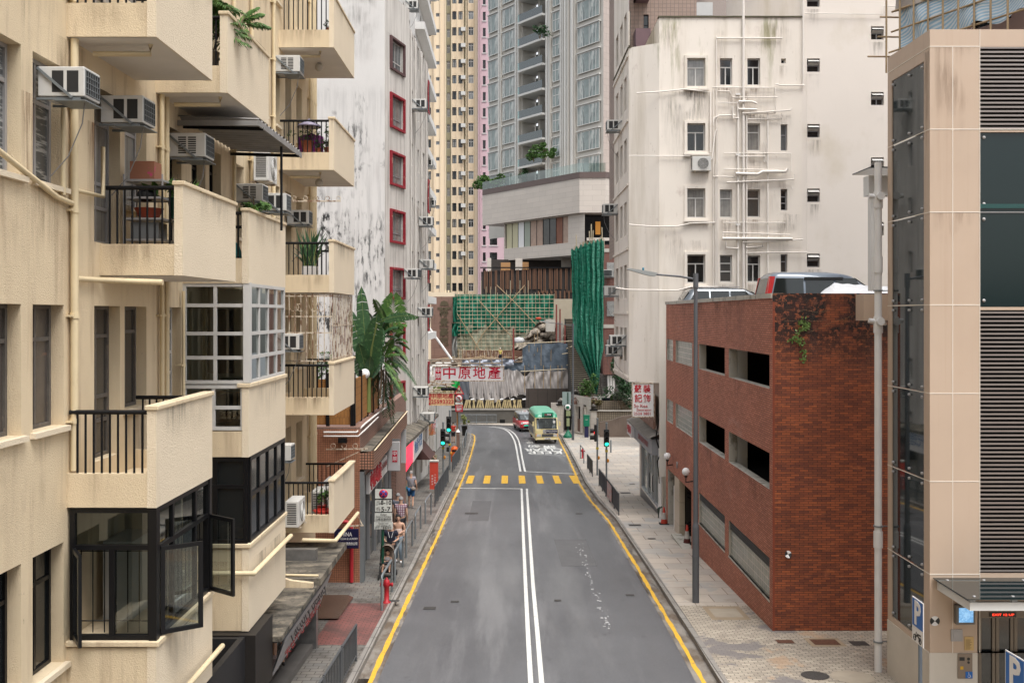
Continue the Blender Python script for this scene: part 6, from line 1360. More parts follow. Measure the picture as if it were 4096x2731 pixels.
MB().box(XB(1386),XB(1520),Yb,Yb+12,ZB(860),ZB(562)).build('wall',brt2,b); MB().box(XB(1376),XB(1520),Yb+.6,Yb+12,0,ZB(860)).build('lower_wall',M('grey_strip_tile',(.20,.18,.17),.7,var=.2,brick=(.8,.16,.03,(.12,.11,.10),(.17,.155,.15),.5)),b)
for y in (571,658,745): MB().box(XB(1386),XB(1440),Yb-.06,Yb,ZB(y+8),ZB(y)).build('cream_band',concl,b)
lat=M('white_lattice',(.03,.03,.03),.8,var=0)
for y in (603,692,780,):
    o=MB().box(XB(1394),XB(1416),Yb-.1,Yb-.02,ZB(y+34),ZB(y)).build('lattice_vent',M('lattice_white',(.62,.62,.60),.7,var=0),b)
    m=MB()
    for i in range(9):
        for j in range(12): c=V((XB(1395.2+i*2.4),Yb-.11,ZB(y+1.6+j*2.8))); d=.055; m.q([c+V((-d,0,0)),c+V((0,0,-d)),c+V((d,0,0)),c+V((0,0,d))])
    m.build('lattice_holes',lat,o)
for px in (1398,1404,1410): MB().tube([(XB(px),Yb-.15+.6,0),(XB(px),Yb+.45,ZB(862))],.13,6).build('downpipe',pipew,b)
ac(XB(1394),Yb-.05,ZB(636),-math.pi/2,0,'air conditioner on the brown tiled block with lattice vents','window air conditioners on the brown block',sc=1.9)
Yn=96.; s=FX/Yn
nd=thing('netting_drape','tall crumpled green netting drape hanging beside the staircase','netting',((1350-CX)/s,Yn,CZ-(900-CY)/s))
ng=M('drape_green',(.012,.21,.13),.45,var=.35,vs=.4,layers=[((.12,.34,.25),1.6,(2,2,.06),.52,.64,.7),((.004,.07,.045),1.3,(2,2,.08),.54,.66,.8),((.30,.45,.38),5,(2,2,.3),.62,.72,.6)],bump=(.9,3.5,.15))
def drape(u,v):
    py=905+(551-905)*v; L=interp([(551,1312),(780,1316),(860,1352),(905,1366)],py); Rr=interp([(551,1387),(800,1386),(870,1376),(905,1372)],py)
    px=L+(Rr-L)*u+.8*math.sin(v*30+u*5); tp=24*(1-u)**1.5*v
    return ((px-CX)/s,Yn+.17*math.sin(u*38+1.2*math.sin(v*6))+.08*math.sin(u*83+v*4)-.6*math.sin(u*3.1),CZ-(py+tp-CY)/s+.15*math.sin(u*50)*v)
m=MB(); m.grid(drape,120,60); m.build('sheeting',ng,nd)
for i in range(22): 
    px=1318+i*3.3; t=573-22*(px-1312)/75; MB().tube([((px-CX)/s,Yn,CZ-(t+20-CY)/s),((px+R.uniform(-2,2)-CX)/s,Yn,CZ-(t-R.choice((3,6,10,30,45))-CY)/s)],.05,4).build('bamboo_pole',bb2,nd)
# ---------------- street-level walls on the far right
Yg=91.; s=FX/Yg; XG=lambda px:(px-CX)/s; ZG=lambda py:CZ-(py-CY)/s; gz0=rz(Yg)+PV
crm=M('cream_wall',(.58,.53,.47),.8,var=.15,vs=1,brick=(1.2,.55,.012,(.4,.35,.3),(.55,.5,.45),.5)); bkt=M('brown_insert',(.22,.14,.11),.8,var=.4,vs=4)
gw=thing('garden_gate_wall','cream garden wall with arched openings and capped posts at the far right pavement','wall',(XG(1330),Yg,gz0))
U=V((1.0,-2.6,0)).normalized(); 
hs=[(.9,1.9,gz0+.1,gz0+2.5),(2.4,3.4,gz0+.1,gz0+2.5)]
o0=V((XG(1319),Yg+3.6,0)); m=MB(); wallg(m,tuple(o0),tuple(U),(.93,.36,0),0,4.2,gz0,ZG(912),hs,.25,0); m.build('arched_wall',crm,gw)
for h in hs:
    m=MB(); c=o0+U*((h[0]+h[1])/2); n_=V((.93,.36,0))
    p=lambda u,z,d=.2:tuple(o0+U*u+n_*d+V((0,0,z)))
    m.q([p(h[0],gz0),p(h[1],gz0),p(h[1],gz0+1.3),p(h[0],gz0+1.3)]); m.build('arch_panel',bkt,gw)
for px,t,Yk in ((1286,930,Yg+3),(1322,908,Yg+4),(1349,932,Yg+1),(1363,942,Yg)):
    s_=FX/Yk; x=(px-CX)/s_; zt=CZ-(t-CY)/s_; MB().box(x-.28,x+.28,Yk-.28,Yk+.28,gz0-.3,zt).build('post',crm,gw); MB().box(x-.36,x+.36,Yk-.36,Yk+.36,zt,zt+.1).build('post_cap',darkal,gw)
    l=MB(); l.lathe((x,Yk,zt+.1),[(.2,0),(.24,.25),(.30,.28),(.0001,.5)],4); l.build('post_lantern',M('lantern_grey',(.12,.11,.10),.5),gw)
MB().box(XG(1292),XG(1318),Yg+5,Yg+5.2,gz0,ZG(925)).build('arched_wall',crm,gw); MB().box(XG(1272),XG(1292),Yg+6,Yg+6.2,gz0,ZG(938)).build('arched_wall',crm,gw)
MB().box(XG(1302),XG(1319),Yg+4.5,Yg+4.6,gz0,ZG(928)).build('iron_gate',darkal,gw)
pw=thing('planter_wall','beige tiled planter wall with pots on top, right of the green drape','wall',(XG(1410),Yg,gz0))
pt_=M('planter_tile',(.36,.30,.22),.7,var=.15,vs=1,brick=(.2,.2,.03,(.16,.13,.10),(.30,.25,.18),0))
MB().box(XG(1370),XG(1470),Yg+2,Yg+2.3,gz0,ZG(925)).build('upper_tier',pt_,pw); MB().box(XG(1368),XG(1470),Yg+.8,Yg+1.1,gz0,ZG(946)).build('lower_tier',pt_,pw); MB().box(XG(1368),XG(1470),Yg+.7,Yg+1.2,ZG(946),ZG(944.5)).build('tier_cap',concl,pw)
MB().box(XG(1370),XG(1470),Yg+3,Yg+9,0,ZG(924)).build('terrace',conc,pw)
MB().box(XG(1404),XG(1438),Yg+2.3,Yg+2.4,ZG(908),ZG(906)).build('rail',pipew,pw)
o=MB().prism([(1375,966),(1400,962),(1425,953),(1470,948),(1470,1003),(1375,1006)],lambda u,v,d:((u-CX)/s,d,CZ-(v-CY)/s),Yg-1.2,Yg-.9).build('ramp_wall',M('brown_concrete',(.22,.17,.14),.9,var=.3,vs=.8,layers=[((.08,.06,.05),1,(1,1,.4),.55,.7,.6)])); tag(o,'stained brown concrete ramp wall sloping up to the right across the plaza','wall')
# ---------------- shops farther down the left pavement
sh_=thing('shop_row','row of low shops with broken concrete canopy and blue shopfront, far left pavement','shops',(-6,55,0))
m=MB(); wallg(m,(-5.35,0,0),(0,1,0),(-1,0,0),44,66,-1,5.2,[(45,47.4,-.5,3.5),(50,52.5,-.5,3.3),(56,60,-.5,3)],.4); m.q([(-9,44,-1),(-5.35,44,-1),(-5.35,44,5.2),(-9,44,5.2)]); m.build('wall',mouldl,sh_)
MB().box(-5.6,-5.5,44,66,-1,4).build('shop_interior',gdark2,sh_)
m=MB(); m.q([(-5.9,43.6,4.75),(-4.55,43.6,4.3),(-4.55,64,3.6),(-5.9,64,4.2)]); m.q([(-4.55,43.6,4.3),(-4.55,64,3.6),(-4.55,64,3.45),(-4.55,43.6,4.15)]); m.q([(-5.9,43.6,4.6),(-4.55,43.6,4.15),(-4.55,43.6,4.3),(-5.9,43.6,4.75)]); m.build('canopy',slabm,sh_)
blp=M('blue_panel',(.01,.10,.27),.5,var=.1)
m=MB(); m.box(-5.35,-4.66,44.1,44.3,rz(44)+.15,4.15); m.box(-4.72,-4.66,44.3,48.5,2.95,4.15); f_=m.build('blue_shopfront',blp,sh_); 
MB().box(-5.25,-4.85,44.06,44.095,1.5,3.0).build('poster',M('poster_pale',(.55,.62,.68),.5,var=.2,vs=3,layers=[((.1,.15,.2),3,(1,1,1),.55,.62,.8)]),f_)
MB().box(-4.65,-4.6,44.2,47.5,3.0,4.1).build('red_light_box',M('neon_red',(.6,.02,.05),.4,var=0,emit=((1,.02,.06),.8)),f_)
MB().box(-4.64,-4.57,47.6,52.5,2.95,4.0).build('white_light_box',whitesign,sh_)
text('地產代理',.7,'lettering',blp,sh_,(-4.56,50,3.5),rot=math.pi/2,w=4)
text('小食店',.8,'lettering',redsign,sh_,(-4.52,59,3.4),rot=math.pi/2,w=4)
m=MB(); m.q([(-5.3,52.8,3.6),(-4.2,52.8,2.3),(-4.2,56.5,2.1),(-5.3,56.5,3.4)]); m.q([(-5.3,52.8,3.6),(-4.2,52.8,2.3),(-5.3,52.8,2.3)]); m.build('brown_awning',M('awning_brown',(.08,.035,.03),.7,var=.2),sh_)
m=MB(); m.box(-5.3,-4.75,48.6,49.0,rz(49),3.0); m.build('pillar',concl,sh_)
# stall of boxes
Ybx=70.; 
bxg='stacked boxes by the far left shop'
cols3=[('cardboard box with red lettering at the top of the brown stack',(1077,),)]
def pbox(px0,px1,py0,py1,Y,mat,label,t=None):
    a=P(px0,py0,Y);b=P(px1,py1,Y); o=thing('box',label,'box',((a.x+b.x)/2,Y,b.z),group=bxg); MB().box(a.x,b.x,Y,Y+.5,b.z,a.z).build('carton',mat,o,bevel=.01)
    if t: text(t,(a.z-b.z)*.8,'lettering',M('ink_orange',(.5,.12,.02),.6,var=0),o,((a.x+b.x)/2,Y-.01,(a.z+b.z)/2),bold=.02,ext=.002)
card=M('cardboard',(.42,.27,.15),.8,var=.15); wbox=M('white_carton',(.55,.56,.56),.7,var=.1,vs=3)
q3=lambda x,y:((1650+x/4.48)*.57422,(1400+y/4.48)*.57422)
for i,(x0,x1,y0,y1,mt,lb,t) in enumerate(((285,350,1205,1290,card,'brown carton with one big orange character, top of the brown stack','反'),(270,362,1300,1395,card,'brown carton second in the brown stack under the big character',None),(262,362,1400,1530,card,'brown carton with orange writing at the bottom of the brown stack','家品'),(365,428,1130,1235,wbox,'white carton at the top of the white stack behind the brown one',None),(362,428,1238,1330,wbox,'white carton in the middle of the white stack',None),(368,445,1333,1385,wbox,'white carton at the bottom of the white stack',None))):
    a=q3(x0,y0);b=q3(x1,y1); pbox(a[0],b[0],a[1],b[1],68.+(i>2)*4,mt,lb,t)
o=tag(MB().box(P(989,0,76).x,P(1002,0,76).x,76,76.3,-.6,3.4).build('green_column',M('column_green',(.06,.09,.03),.5,var=.3)),'mossy green column beside the stacked boxes on the far left','column')
# teal stall wall behind
o=tag(MB().box(P(960,0,80).x,P(990,0,80).x,80,80.2,-1,P(0,935,80).z).build('stall_back',M('teal_tarp',(.05,.22,.30),.6,var=.5,vs=2)),'crumpled teal sheet at the back of the far left stall','tarpaulin')
# green kiosk roof with spotlights
kk=thing('sign_gantry','rusty open roof frame with green panel above the smaller red and yellow sign','frame',tuple(P(1005,890,72)))
for a,b in (((975,885),(1045,880)),((978,895),(1050,893)),((985,875),(1045,890)),((975,900),(1000,872)),((990,903),(1020,872)),((1005,903),(1040,878))): MB().tube([P(a[0],a[1],72),P(b[0],b[1],72)],.05,5).build('rail',rustiron,kk)
MB().box(P(995,0,73).x,P(1040,0,73).x,73,73.1,P(0,903,73).z,P(0,888,73).z).build('green_panel',M('olive_panel',(.13,.17,.03),.6),kk)
for px in (1018,1026,1035,1044): p=P(px,893,71.5); MB().sphere(p,.17,8,0,(1.2,.9,.8)).build('spotlight',blackiron,kk)
MB().box(-7,-5.6,74,96,-1.6,5.4).build('x',mouldl) and None
o=bpy.data.objects['x']; o.name='low_building'; tag(o,'low weathered building wall behind the shop signs on the far left','building')
# ---------------- vehicles
chrome=M('chrome',(.5,.5,.5),.15,metal=1,var=0); tyre=M('tyre',(.018,.018,.018),.8,var=.1); hub=M('wheel_rim',(.35,.35,.36),.35,metal=.6,var=.1)
lampg=M('headlamp_glass',(.50,.50,.50),.08,var=.2,vs=20,spec=.9); amber_=M('indicator_amber',(.6,.22,.03),.3,var=0); redl=M('tail_red',(.45,.01,.01),.2,var=0,spec=.8); cglass=M('car_glass',(.015,.02,.02),.04,var=.3,vs=2,spec=.5)
def rrect(yf,yr,w,r,n=4):
    pts=[]
    for cx,cy,a0 in ((w-r,yf+r,-90),(w-r,yr-r,0),(-w+r,yr-r,90),(-w+r,yf+r,180)):
        for k in range(n+1): a=math.radians(a0+90*k/n); pts.append((cx+r*math.cos(a),cy+r*math.sin(a)))
    return pts
def lvbody(mb,lv):
    rings=[]
    for z,yf,yr,w,r,mi in lv:
        i=len(mb.v); rings.append(i); mb.v+=[(x,y,z) for x,y in rrect(yf,yr,w,r)]
    n=20
    for k in range(len(lv)-1):
        for j in range(n): j2=(j+1)%n; mb.f.append((rings[k]+j,rings[k]+j2,rings[k+1]+j2,rings[k+1]+j)); mb.m.append(lv[k+1][5]); mb.sm.append(True)
    for k in (0,-1): mb.f.append(tuple(rings[k]+j for j in range(n))); mb.m.append(lv[k][5]); mb.sm.append(False)
def lvi(lv,z,c):
    for a,b in zip(lv,lv[1:]):
        if a[0]<=z<=b[0] and b[0]>a[0]: t=(z-a[0])/(b[0]-a[0]); return a[c]+(b[c]-a[c])*t
    return lv[-1][c]
def fpan(lv,x0,x1,z0,z1,m,mi=0,off=.006,n=4,back=False):
    c=2 if back else 1; sg=1 if back else -1
    for k in range(n):
        a=z0+(z1-z0)*k/n;b=z0+(z1-z0)*(k+1)/n; m.q([(x0,lvi(lv,a,c)+sg*off,a),(x1,lvi(lv,a,c)+sg*off,a),(x1,lvi(lv,b,c)+sg*off,b),(x0,lvi(lv,b,c)+sg*off,b)],mi)
def span_(lv,s_,y0,y1,z0,z1,m,mi=0,off=.006,sk0=0,sk1=0,n=3):
    for k in range(n):
        a=z0+(z1-z0)*k/n;b=z0+(z1-z0)*(k+1)/n; ta,tb=k/n,(k+1)/n
        m.q([(s_*(lvi(lv,a,3)+off),y0+sk0*ta,a),(s_*(lvi(lv,a,3)+off),y1+sk1*ta,a),(s_*(lvi(lv,b,3)+off),y1+sk1*tb,b),(s_*(lvi(lv,b,3)+off),y0+sk0*tb,b)],mi)
def wheel(par,x,y,r,w=.2):
    s_=1 if x>0 else -1
    o=MB().lathe((x-s_*w,y,r),[(r*.6,0),(r,.02*s_),(r,(w-.02)*s_),(r*.62,w*s_)],18,0,'x').build('wheel',tyre,par,False)
    MB().lathe((x-s_*.03,y,r),[(.0001,.0),(r*.3,.01*s_),(r*.6,.02*s_),(r*.62,0)],14,0,'x').build('rim',hub,o,False)
def vehicle_root(name,label,cat,p,rot): return thing(name,label,cat,tuple(p),rot)
# minibus
p=G(1256,1019); bus=vehicle_root('minibus','green-roofed cream minibus coming up the road past the lamp post','minibus',p,math.radians(4.2))
cream_p=M('bus_cream',(.62,.52,.26),.35,var=.04,coat=.5); green_p=M('bus_green',(.01,.26,.14),.35,var=.05,coat=.5); green_t=M('bus_roof_green',(.16,.40,.28),.5,var=.1)
navy=M('ad_navy',(.02,.025,.06),.3,var=.1); adg=M('ad_grey',(.2,.19,.18),.5,var=.4,vs=2)
lvb=[(.32,.05,6.15,.95,.12,0),(.55,.0,6.2,1.0,.15,0),(1.25,.03,6.2,1.01,.18,0),(1.3,.05,6.2,1.01,.2,0),(2.18,.42,6.2,.97,.25,0),(2.25,.45,6.2,.965,.25,1),(2.45,.6,6.17,.93,.28,1),(2.62,.95,6.05,.80,.3,2),(2.70,1.4,5.8,.6,.3,2)]
m=MB(); lvbody(m,lvb); m.build('body',[cream_p,green_p,green_t],bus,False)
m=MB(); fpan(lvb,-.86,.86,1.27,2.15,m,0,.012); m.build('windscreen',M('bus_screen',(.05,.06,.06),.06,var=.6,vs=2,spec=1,layers=[((.22,.25,.26),1.6,(2.2,1,.35),.55,.60,.7)]),bus,False)
m=MB()
for s_ in (-1,1):
    for y0,y1 in ((.55,1.25),(1.32,2.2),(2.28,3.2),(3.28,4.2),(4.28,5.2),(5.28,6.0)): m=MB(); span_(lvb,s_,y0,y1,1.32,2.1,m,0,.006,.25 if y0<1 else 0); m.build('side_window',cglass,bus,False)
m=MB(); 
for s_ in (-1,1): m=MB(); span_(lvb,s_,1.4,6.0,.5,1.25,m,0,.005); m.build('advert_panel',adg,bus,False)
m=MB(); fpan(lvb,-.05,.93,.88,1.22,m,0,.010); fpan(lvb,-.33,-.05,.88,1.22,m,1,.010); ad=m.build('advert_panel',[navy,M('ad_photo',(.4,.42,.42),.4,var=.6,vs=8,layers=[((.3,.1,.03),7,(1,1,1),.55,.6,.9)])],bus,False)
m=MB(); fpan(lvb,-.42,.55,.6,.84,m,0,.014); gr=m.build('grille',darkal,bus,False)
m=MB()
for k in range(4): m.box(-.40,.53,-.03,-.018,.63+k*.055,.645+k*.055)
m.build('grille_bar',greyal,gr,False)
for s_ in (-1,1):
    m=MB(); fpan(lvb,min(s_*.88,s_*.5) if s_<0 else .58,max(s_*.88,s_*.5) if s_<0 else .88,.62,.82,m,0,.014); fpan(lvb,s_*.88-.06,s_*.88+.06,.62,.84,m,1,.012); m.build('headlamp',[lampg,amber_],bus,False)
    for y in (1.0,4.9): wheel(bus,s_*.93,y,.36)
    m=MB(); m.box(s_*1.13-.07,s_*1.13+.07,.18,.26,1.5,1.85); m.tube([(s_*.95,.4,1.9),(s_*1.13,.24,1.87)],.015,5); m.build('mirror',cream_p,bus,False)
m=MB().box(-.36,.62,.35,.62,2.27,2.62); d=m.build('route_display',green_p,bus,False,bevel=.05)
MB().box(-.17,.50,.335,.349,2.32,2.56).build('display_screen',blacksign,d,False)
text('45A',.15,'lettering',M('led_orange',(.7,.3,.2),.5,var=0),d,(-.06,.33,2.44),world=False,w=.2); text('西營盤',.15,'lettering',whitesign,d,(.22,.33,2.44),world=False,w=.34,bold=.01)
MB().box(.02-.22,.02+.32,-.045,-.03,.40,.53).build('number_plate',whitesign,bus,False); text('UR 4446',.12,'lettering',blacksign,bus,(.07,-.05,.465),world=False,w=.44,bold=.01)
text('ACADEMIC ASIA',.09,'lettering',whitesign,ad,(.45,-.006,.94),world=False,w=.55); text('學而思 國際學校',.12,'lettering',whitesign,ad,(.42,-.006,1.08),world=False,w=.9)
MB().tube([(-.5,-.0,1.3),(-.15,.02,1.35),(.1,.06,1.42)],.012,4).tube([(.2,.0,1.28),(.5,.03,1.36),(.75,.08,1.42)],.012,4).build('wiper',blackiron,bus,False)
m=MB(); m.box(.55,.72,.09,.1,1.75,1.95); m.build('permit_sticker',whitesign,bus,False)
MB().box(-.85,.85,.0,.06,.33,.36).build('bumper_strip',darkal,bus,False)
# taxi
p=G(1209,992); tx=vehicle_root('taxi','red taxi with silver roof behind the minibus on the bend','taxi',V((p.x+.25,p.y,p.z)),math.radians(10))
tred=M('taxi_red',(.38,.012,.02),.3,var=.05,coat=.6); silver=M('paint_silver',(.42,.44,.46),.3,metal=.3,var=.04,coat=.5)
lvt=[(.25,.05,4.35,.80,.2,2),(.42,.0,4.4,.86,.25,2),(.62,.0,4.4,.87,.3,0),(1.0,.12,4.38,.86,.3,0),(1.08,.55,4.33,.84,.3,0),(1.10,.80,4.33,.83,.3,3),(1.62,1.45,4.2,.70,.25,3),(1.68,1.6,4.15,.66,.3,1),(1.75,1.9,3.9,.5,.3,1)]
m=MB(); lvbody(m,lvt); m.build('body',[tred,silver,blacksign,cglass],tx,False)
m=MB(); fpan(lvt,-.66,.66,1.12,1.60,m,0,.012); m.build('windscreen',M('bus_screen',(0,0,0)),tx,False)
m=MB()
for s_ in (-1,1):
    for y in (1.55,2.65,3.7): span_(lvt,s_,y,y+.1,1.1,1.6,m,0,.01,.15)
m.build('door_pillar',tred,tx,False)
m=MB(); fpan(lvt,-.45,.45,.45,.72,m,0,.012); m.build('grille',darkal,tx,False)
m=MB(); m.q([(-.28+.3*math.cos(t)*.9,-.03,.58+.18*max(0,math.sin(t))) for t in [i*math.pi/8 for i in range(9)]]); m.build('licence_badge',M('badge_green',(.05,.45,.33),.4,var=0,emit=((.05,.5,.35),.1)),tx,False)
for s_ in (-1,1):
    m=MB(); fpan(lvt,s_*.66-.13,s_*.66+.13,.78,.95,m,0,.03); m.build('headlamp',lampg,tx,False)
    for y in (.85,3.5): wheel(tx,s_*.84,y,.32)
    MB().sphere((s_*.97,1.15,1.12),.10,8,0,(1,.5,.7)).build('mirror',silver,tx,False)
m=MB().box(-.25,.25,2.2,2.35,1.75,1.9); ts_=m.build('roof_sign',whitesign,tx,False); text('TAXI',.1,'lettering',redsign,ts_,(0,2.19,1.825),world=False)
# van and estate car on the car park roof (facing right)
def carside(name,label,cat,x,y,zr,rot,lv,mats,wins,frontw,L,extra=None,wr=.32,wy=(.85,3.5)):
    c=vehicle_root(name,label,cat,(x,y,zr),rot); m=MB(); lvbody(m,lv); m.build('body',mats,c,False)
    for s_ in (-1,1):
        for w_ in wins: m=MB(); span_(lv,s_,w_[0],w_[1],w_[2],w_[3],m,0,.008,*(w_[4:])); m.build('side_window',cglass,c,False)
    m=MB(); fpan(lv,-frontw,frontw,lv[5][0]+.03,lv[6][0]-.05,m,0,.012); m.build('windscreen',cglass,c,False)
    m=MB(); fpan(lv,-frontw,frontw,lv[5][0]+.05,lv[6][0]-.05,m,0,.012,back=True); m.build('rear_window',cglass,c,False)
    for s_ in (-1,1):
        for y_ in wy: wheel(c,s_*(lv[1][3]-.03),y_,wr)
    return c
blueg=M('paint_blue_grey',(.13,.16,.20),.3,metal=.2,var=.04,coat=.8)
lvv=[(.25,.1,4.6,.80,.2,0),(.45,.0,4.7,.86,.25,0),(.8,.0,4.7,.87,.3,0),(1.0,.35,4.68,.87,.3,0),(1.05,.75,4.66,.86,.25,0),(1.10,.85,4.65,.855,.25,0),(1.72,1.75,4.5,.78,.22,0),(1.80,2.0,4.42,.74,.25,0),(1.87,2.5,4.3,.6,.3,0)]
van=carside('van','blue-grey people carrier parked on the roof of the brick car park','van',0,0,0,math.pi/2,lvv,[blueg],[(1.35,2.35,1.14,1.66,.35,0),(2.42,3.35,1.14,1.66),(3.42,4.45,1.14,1.66,0,-.12)],.7,4.7,wy=(.9,3.7))
# rot +90: local -y(front) -> +x ; rear at local y=L -> x=-L
Yv=34.; xr=P(1757,0,Yv-.8).x; van.location=(xr+4.70,Yv,9.55)
m=MB()
for s_ in (-1,1): 
    m.box(s_*.80-.035,s_*.80+.06 if s_>0 else s_*.80+.035,4.5,4.70,1.0,1.75) if False else None
    m.q([(s_*.868,4.52,1.0),(s_*.868,4.66,1.0),(s_*.80,4.53,1.72),(s_*.80,4.36,1.72)]); m.q([(s_*.868,4.66,1.0),(s_*.68,4.70,1.0),(s_*.62,4.53,1.72),(s_*.80,4.53,1.72)])
m.build('tail_lamp',redl,van,False)
for s_ in (-1,1): MB().box(s_*.83-.02,s_*.83+.02,2.1,3.4,1.60,1.69).build('rain_visor',blacksign,van,False)
lvs=[(.25,.1,4.5,.80,.2,0),(.45,.0,4.6,.88,.25,0),(.75,.0,4.6,.9,.3,0),(.92,.45,4.55,.89,.3,0),(.97,1.0,4.5,.87,.25,0),(1.0,1.1,4.48,.86,.25,0),(1.42,1.85,4.2,.72,.22,0),(1.48,2.1,4.1,.68,.25,0),(1.53,2.5,3.8,.5,.3,0)]
suv=carside('estate_car','dark grey-blue estate car parked on the car park roof left of the van','car',P(1745,0,40.5).x+1.2,40.3,9.55,math.pi/2,lvs,[M('paint_slate',(.10,.115,.13),.25,metal=.5,var=.04,coat=.8)],[(1.7,2.6,1.03,1.38,.3,0),(2.66,3.4,1.03,1.38),(3.45,4.2,1.03,1.38,0,-.2)],.66,4.6)
m=MB(); m.tube([(-.66,2.2,1.54),(-.66,3.9,1.54)],.015,5).build('roof_rail',alu,suv,False)
wc=carside('car','white car seen through the windows of the roof-top van','car',P(1960,0,38.0).x+2.8,38.2,9.55,math.pi/2,lvs,[M('paint_white',(.6,.62,.62),.3,var=.03,coat=.5)],[(1.7,2.6,1.03,1.38,.3,0),(2.66,3.4,1.03,1.38),(3.45,4.2,1.03,1.38,0,-.2)],.66,4.6)
dk=carside('car','dark car with red tail lamps inside the middle deck of the car park','car',8.0,26.9,4.76,math.radians(-168),lvs,[M('paint_black',(.008,.008,.009),.2,var=0,coat=.8)],[(1.7,2.6,1.03,1.38,.3,0)],.66,4.6)
dk.location=(9.2,31.4,4.76); dk.rotation_euler=(0,0,math.radians(180-10))
m=MB(); 
for s_ in (-1,1): m.box(s_*.7-.17,s_*.7+.17,4.56,4.615,.78,.88)
m.build('tail_lamp',M('tail_red_lit',(.5,.01,.01),.3,var=0,emit=((1,.02,.01),.5)),dk,False); MB().box(-.25,.25,4.6,4.62,.6,.72).build('number_plate',M('plate_yellow',(.6,.42,.05),.5,var=0),dk,False)
tp=thing('tarpaulin','peaked white tarpaulin cover behind the brick parapet, in front of the van','tarpaulin',(P(1950,0,28).x,28,9.6))
def tpf(u,v):
    px=1885+(2060-1885)*u; top=672-22*max(0,1-abs(u-.17)/.17) if u<.17 else 650+10*(u-.17)/.83; 
    return P(px,680+(top-680)*v+.8*math.sin(u*40+v*9),27.5+v*1.5)
MB().grid(tpf,40,8).build('sheet',M('tarp_white',(.52,.53,.55),.6,var=.1,bump=(.6,5,.05)),tp)
# ---------------- traffic lights
def tlight(px,py,label,head=(0,0),htop=3.4,face='front',lit='green',btn=True):
    p=G(px,py,PV); o=thing('traffic_light',label,'traffic light',tuple(p),group='traffic lights at the crossing')
    x,y,z=p; MB().tube([(x,y,z),(x,y,z+htop+.25)],.057,10).build('pole',steelg,o)
    MB().lathe((x,y,z+htop+.25),[(.07,0),(.07,.06),(.0001,.08)],10).build('pole_cap',steelg,o)
    hx,hz=x+head[0],z+htop-1.05
    if face=='front':
        b=MB().box(hx-.15,hx+.15,y-.30,y-.10,hz,hz+.98); h=b.build('signal_head',blacksign,o,bevel=.02)
        for k,c in enumerate(('green','amber','red')):
            cz=hz+.16+.32*k; on=(c==lit)
            mt=M('lens_'+c+('_lit' if on else ''),{'green':(.02,.6,.42),'amber':(.03,.025,.02),'red':(.03,.02,.02)}[c] if not on or c=='green' else (.6,.02,.02),.3,var=0,emit=(({'green':(.02,1,.6),'red':(1,.02,.02),'amber':(1,.5,0)}[c]),1.3) if on else None)
            if not on: mt=M('lens_off',(.012,.012,.014),.3,var=0)
            MB().lathe((hx,y-.305,cz),[(.0001,-.01),(.11,0),(.11,.01)],16,0,'y').build('lens',mt,h)
            m=MB(); 
            for j in range(9): a0,a1=math.radians(-10+200*j/9),math.radians(-10+200*(j+1)/9); m.q([(hx+.125*math.cos(a0),y-.30,cz+.125*math.sin(a0)),(hx+.125*math.cos(a1),y-.30,cz+.125*math.sin(a1)),(hx+.125*math.cos(a1),y-.50,cz+.125*math.sin(a1)-.03),(hx+.125*math.cos(a0),y-.50,cz+.125*math.sin(a0)-.03)])
            m.build('visor',blacksign,h)
    else:
        sg=1 if face=='right' else -1
        b=MB().box(x-sg*.05 if sg<0 else x+.05,x+sg*.25 if sg>0 else x-.25,y-.32,y-.02,hz,hz+.98) if False else MB().box(min(x+sg*.05,x+sg*.2),max(x+sg*.05,x+sg*.2),y-.3,y-.0,hz,hz+.98); h=b.build('signal_head',blacksign,o,bevel=.02)
        for k in range(2 if face!='right' else 2):
            cz=hz+.22+.4*k; MB().lathe((x+sg*.2,y-.15,cz),[(.12,0),(.14,.25*sg)],12,0,'x').build('visor',blacksign,h)
        if lit=='red': MB().box(x-.22,x-.2,y-.31,y-.2,hz+.45,hz+.6).build('lens',M('lens_red_lit2',(.6,.02,.02),.3,var=0,emit=((1,.02,.02),.8)),h)
    if btn: MB().sphere((x+.08,y-.02,z+1.05),.10,8,0,(.8,.6,1.2)).build('push_button_box',M('button_orange',(.55,.22,.02),.5,var=.05),o)
    MB().box(x-.075,x+.075,y-.08,y+.08,z+1.55,z+1.68).build('sticker',M('sticker_yellow',(.5,.4,.05),.6,var=.1),o)
    return o
a=tlight(1018,1090,'green-lit traffic light on the left pavement, nearer of the two by the red pillar',htop=2.85)
MB().box(a.location.x+.2,a.location.x+.36,a.location.y-.1,a.location.y+.1,a.location.z+1.4,a.location.z+1.65).build('control_box',blacksign,a)
MB().lathe((a.location.x+.12,a.location.y-.1,a.location.z+2.0),[(.09,0),(.12,.28)],10,0,'x').build('side_visor',blacksign,a); MB().lathe((a.location.x+.12,a.location.y-.1,a.location.z+2.4),[(.09,0),(.12,.28)],10,0,'x').build('side_visor',blacksign,a)
tlight(1033,1079,'green-lit traffic light on the left pavement, farther and taller of the two',htop=3.45,head=(-.05,0))
tlight(1372,1091,'traffic light seen side-on, facing the road, on the right pavement',htop=3.1,face='left',lit='red')
tlight(1393,1099,'green-lit traffic light facing up the street on the right pavement',htop=2.95,head=(-.02,0))
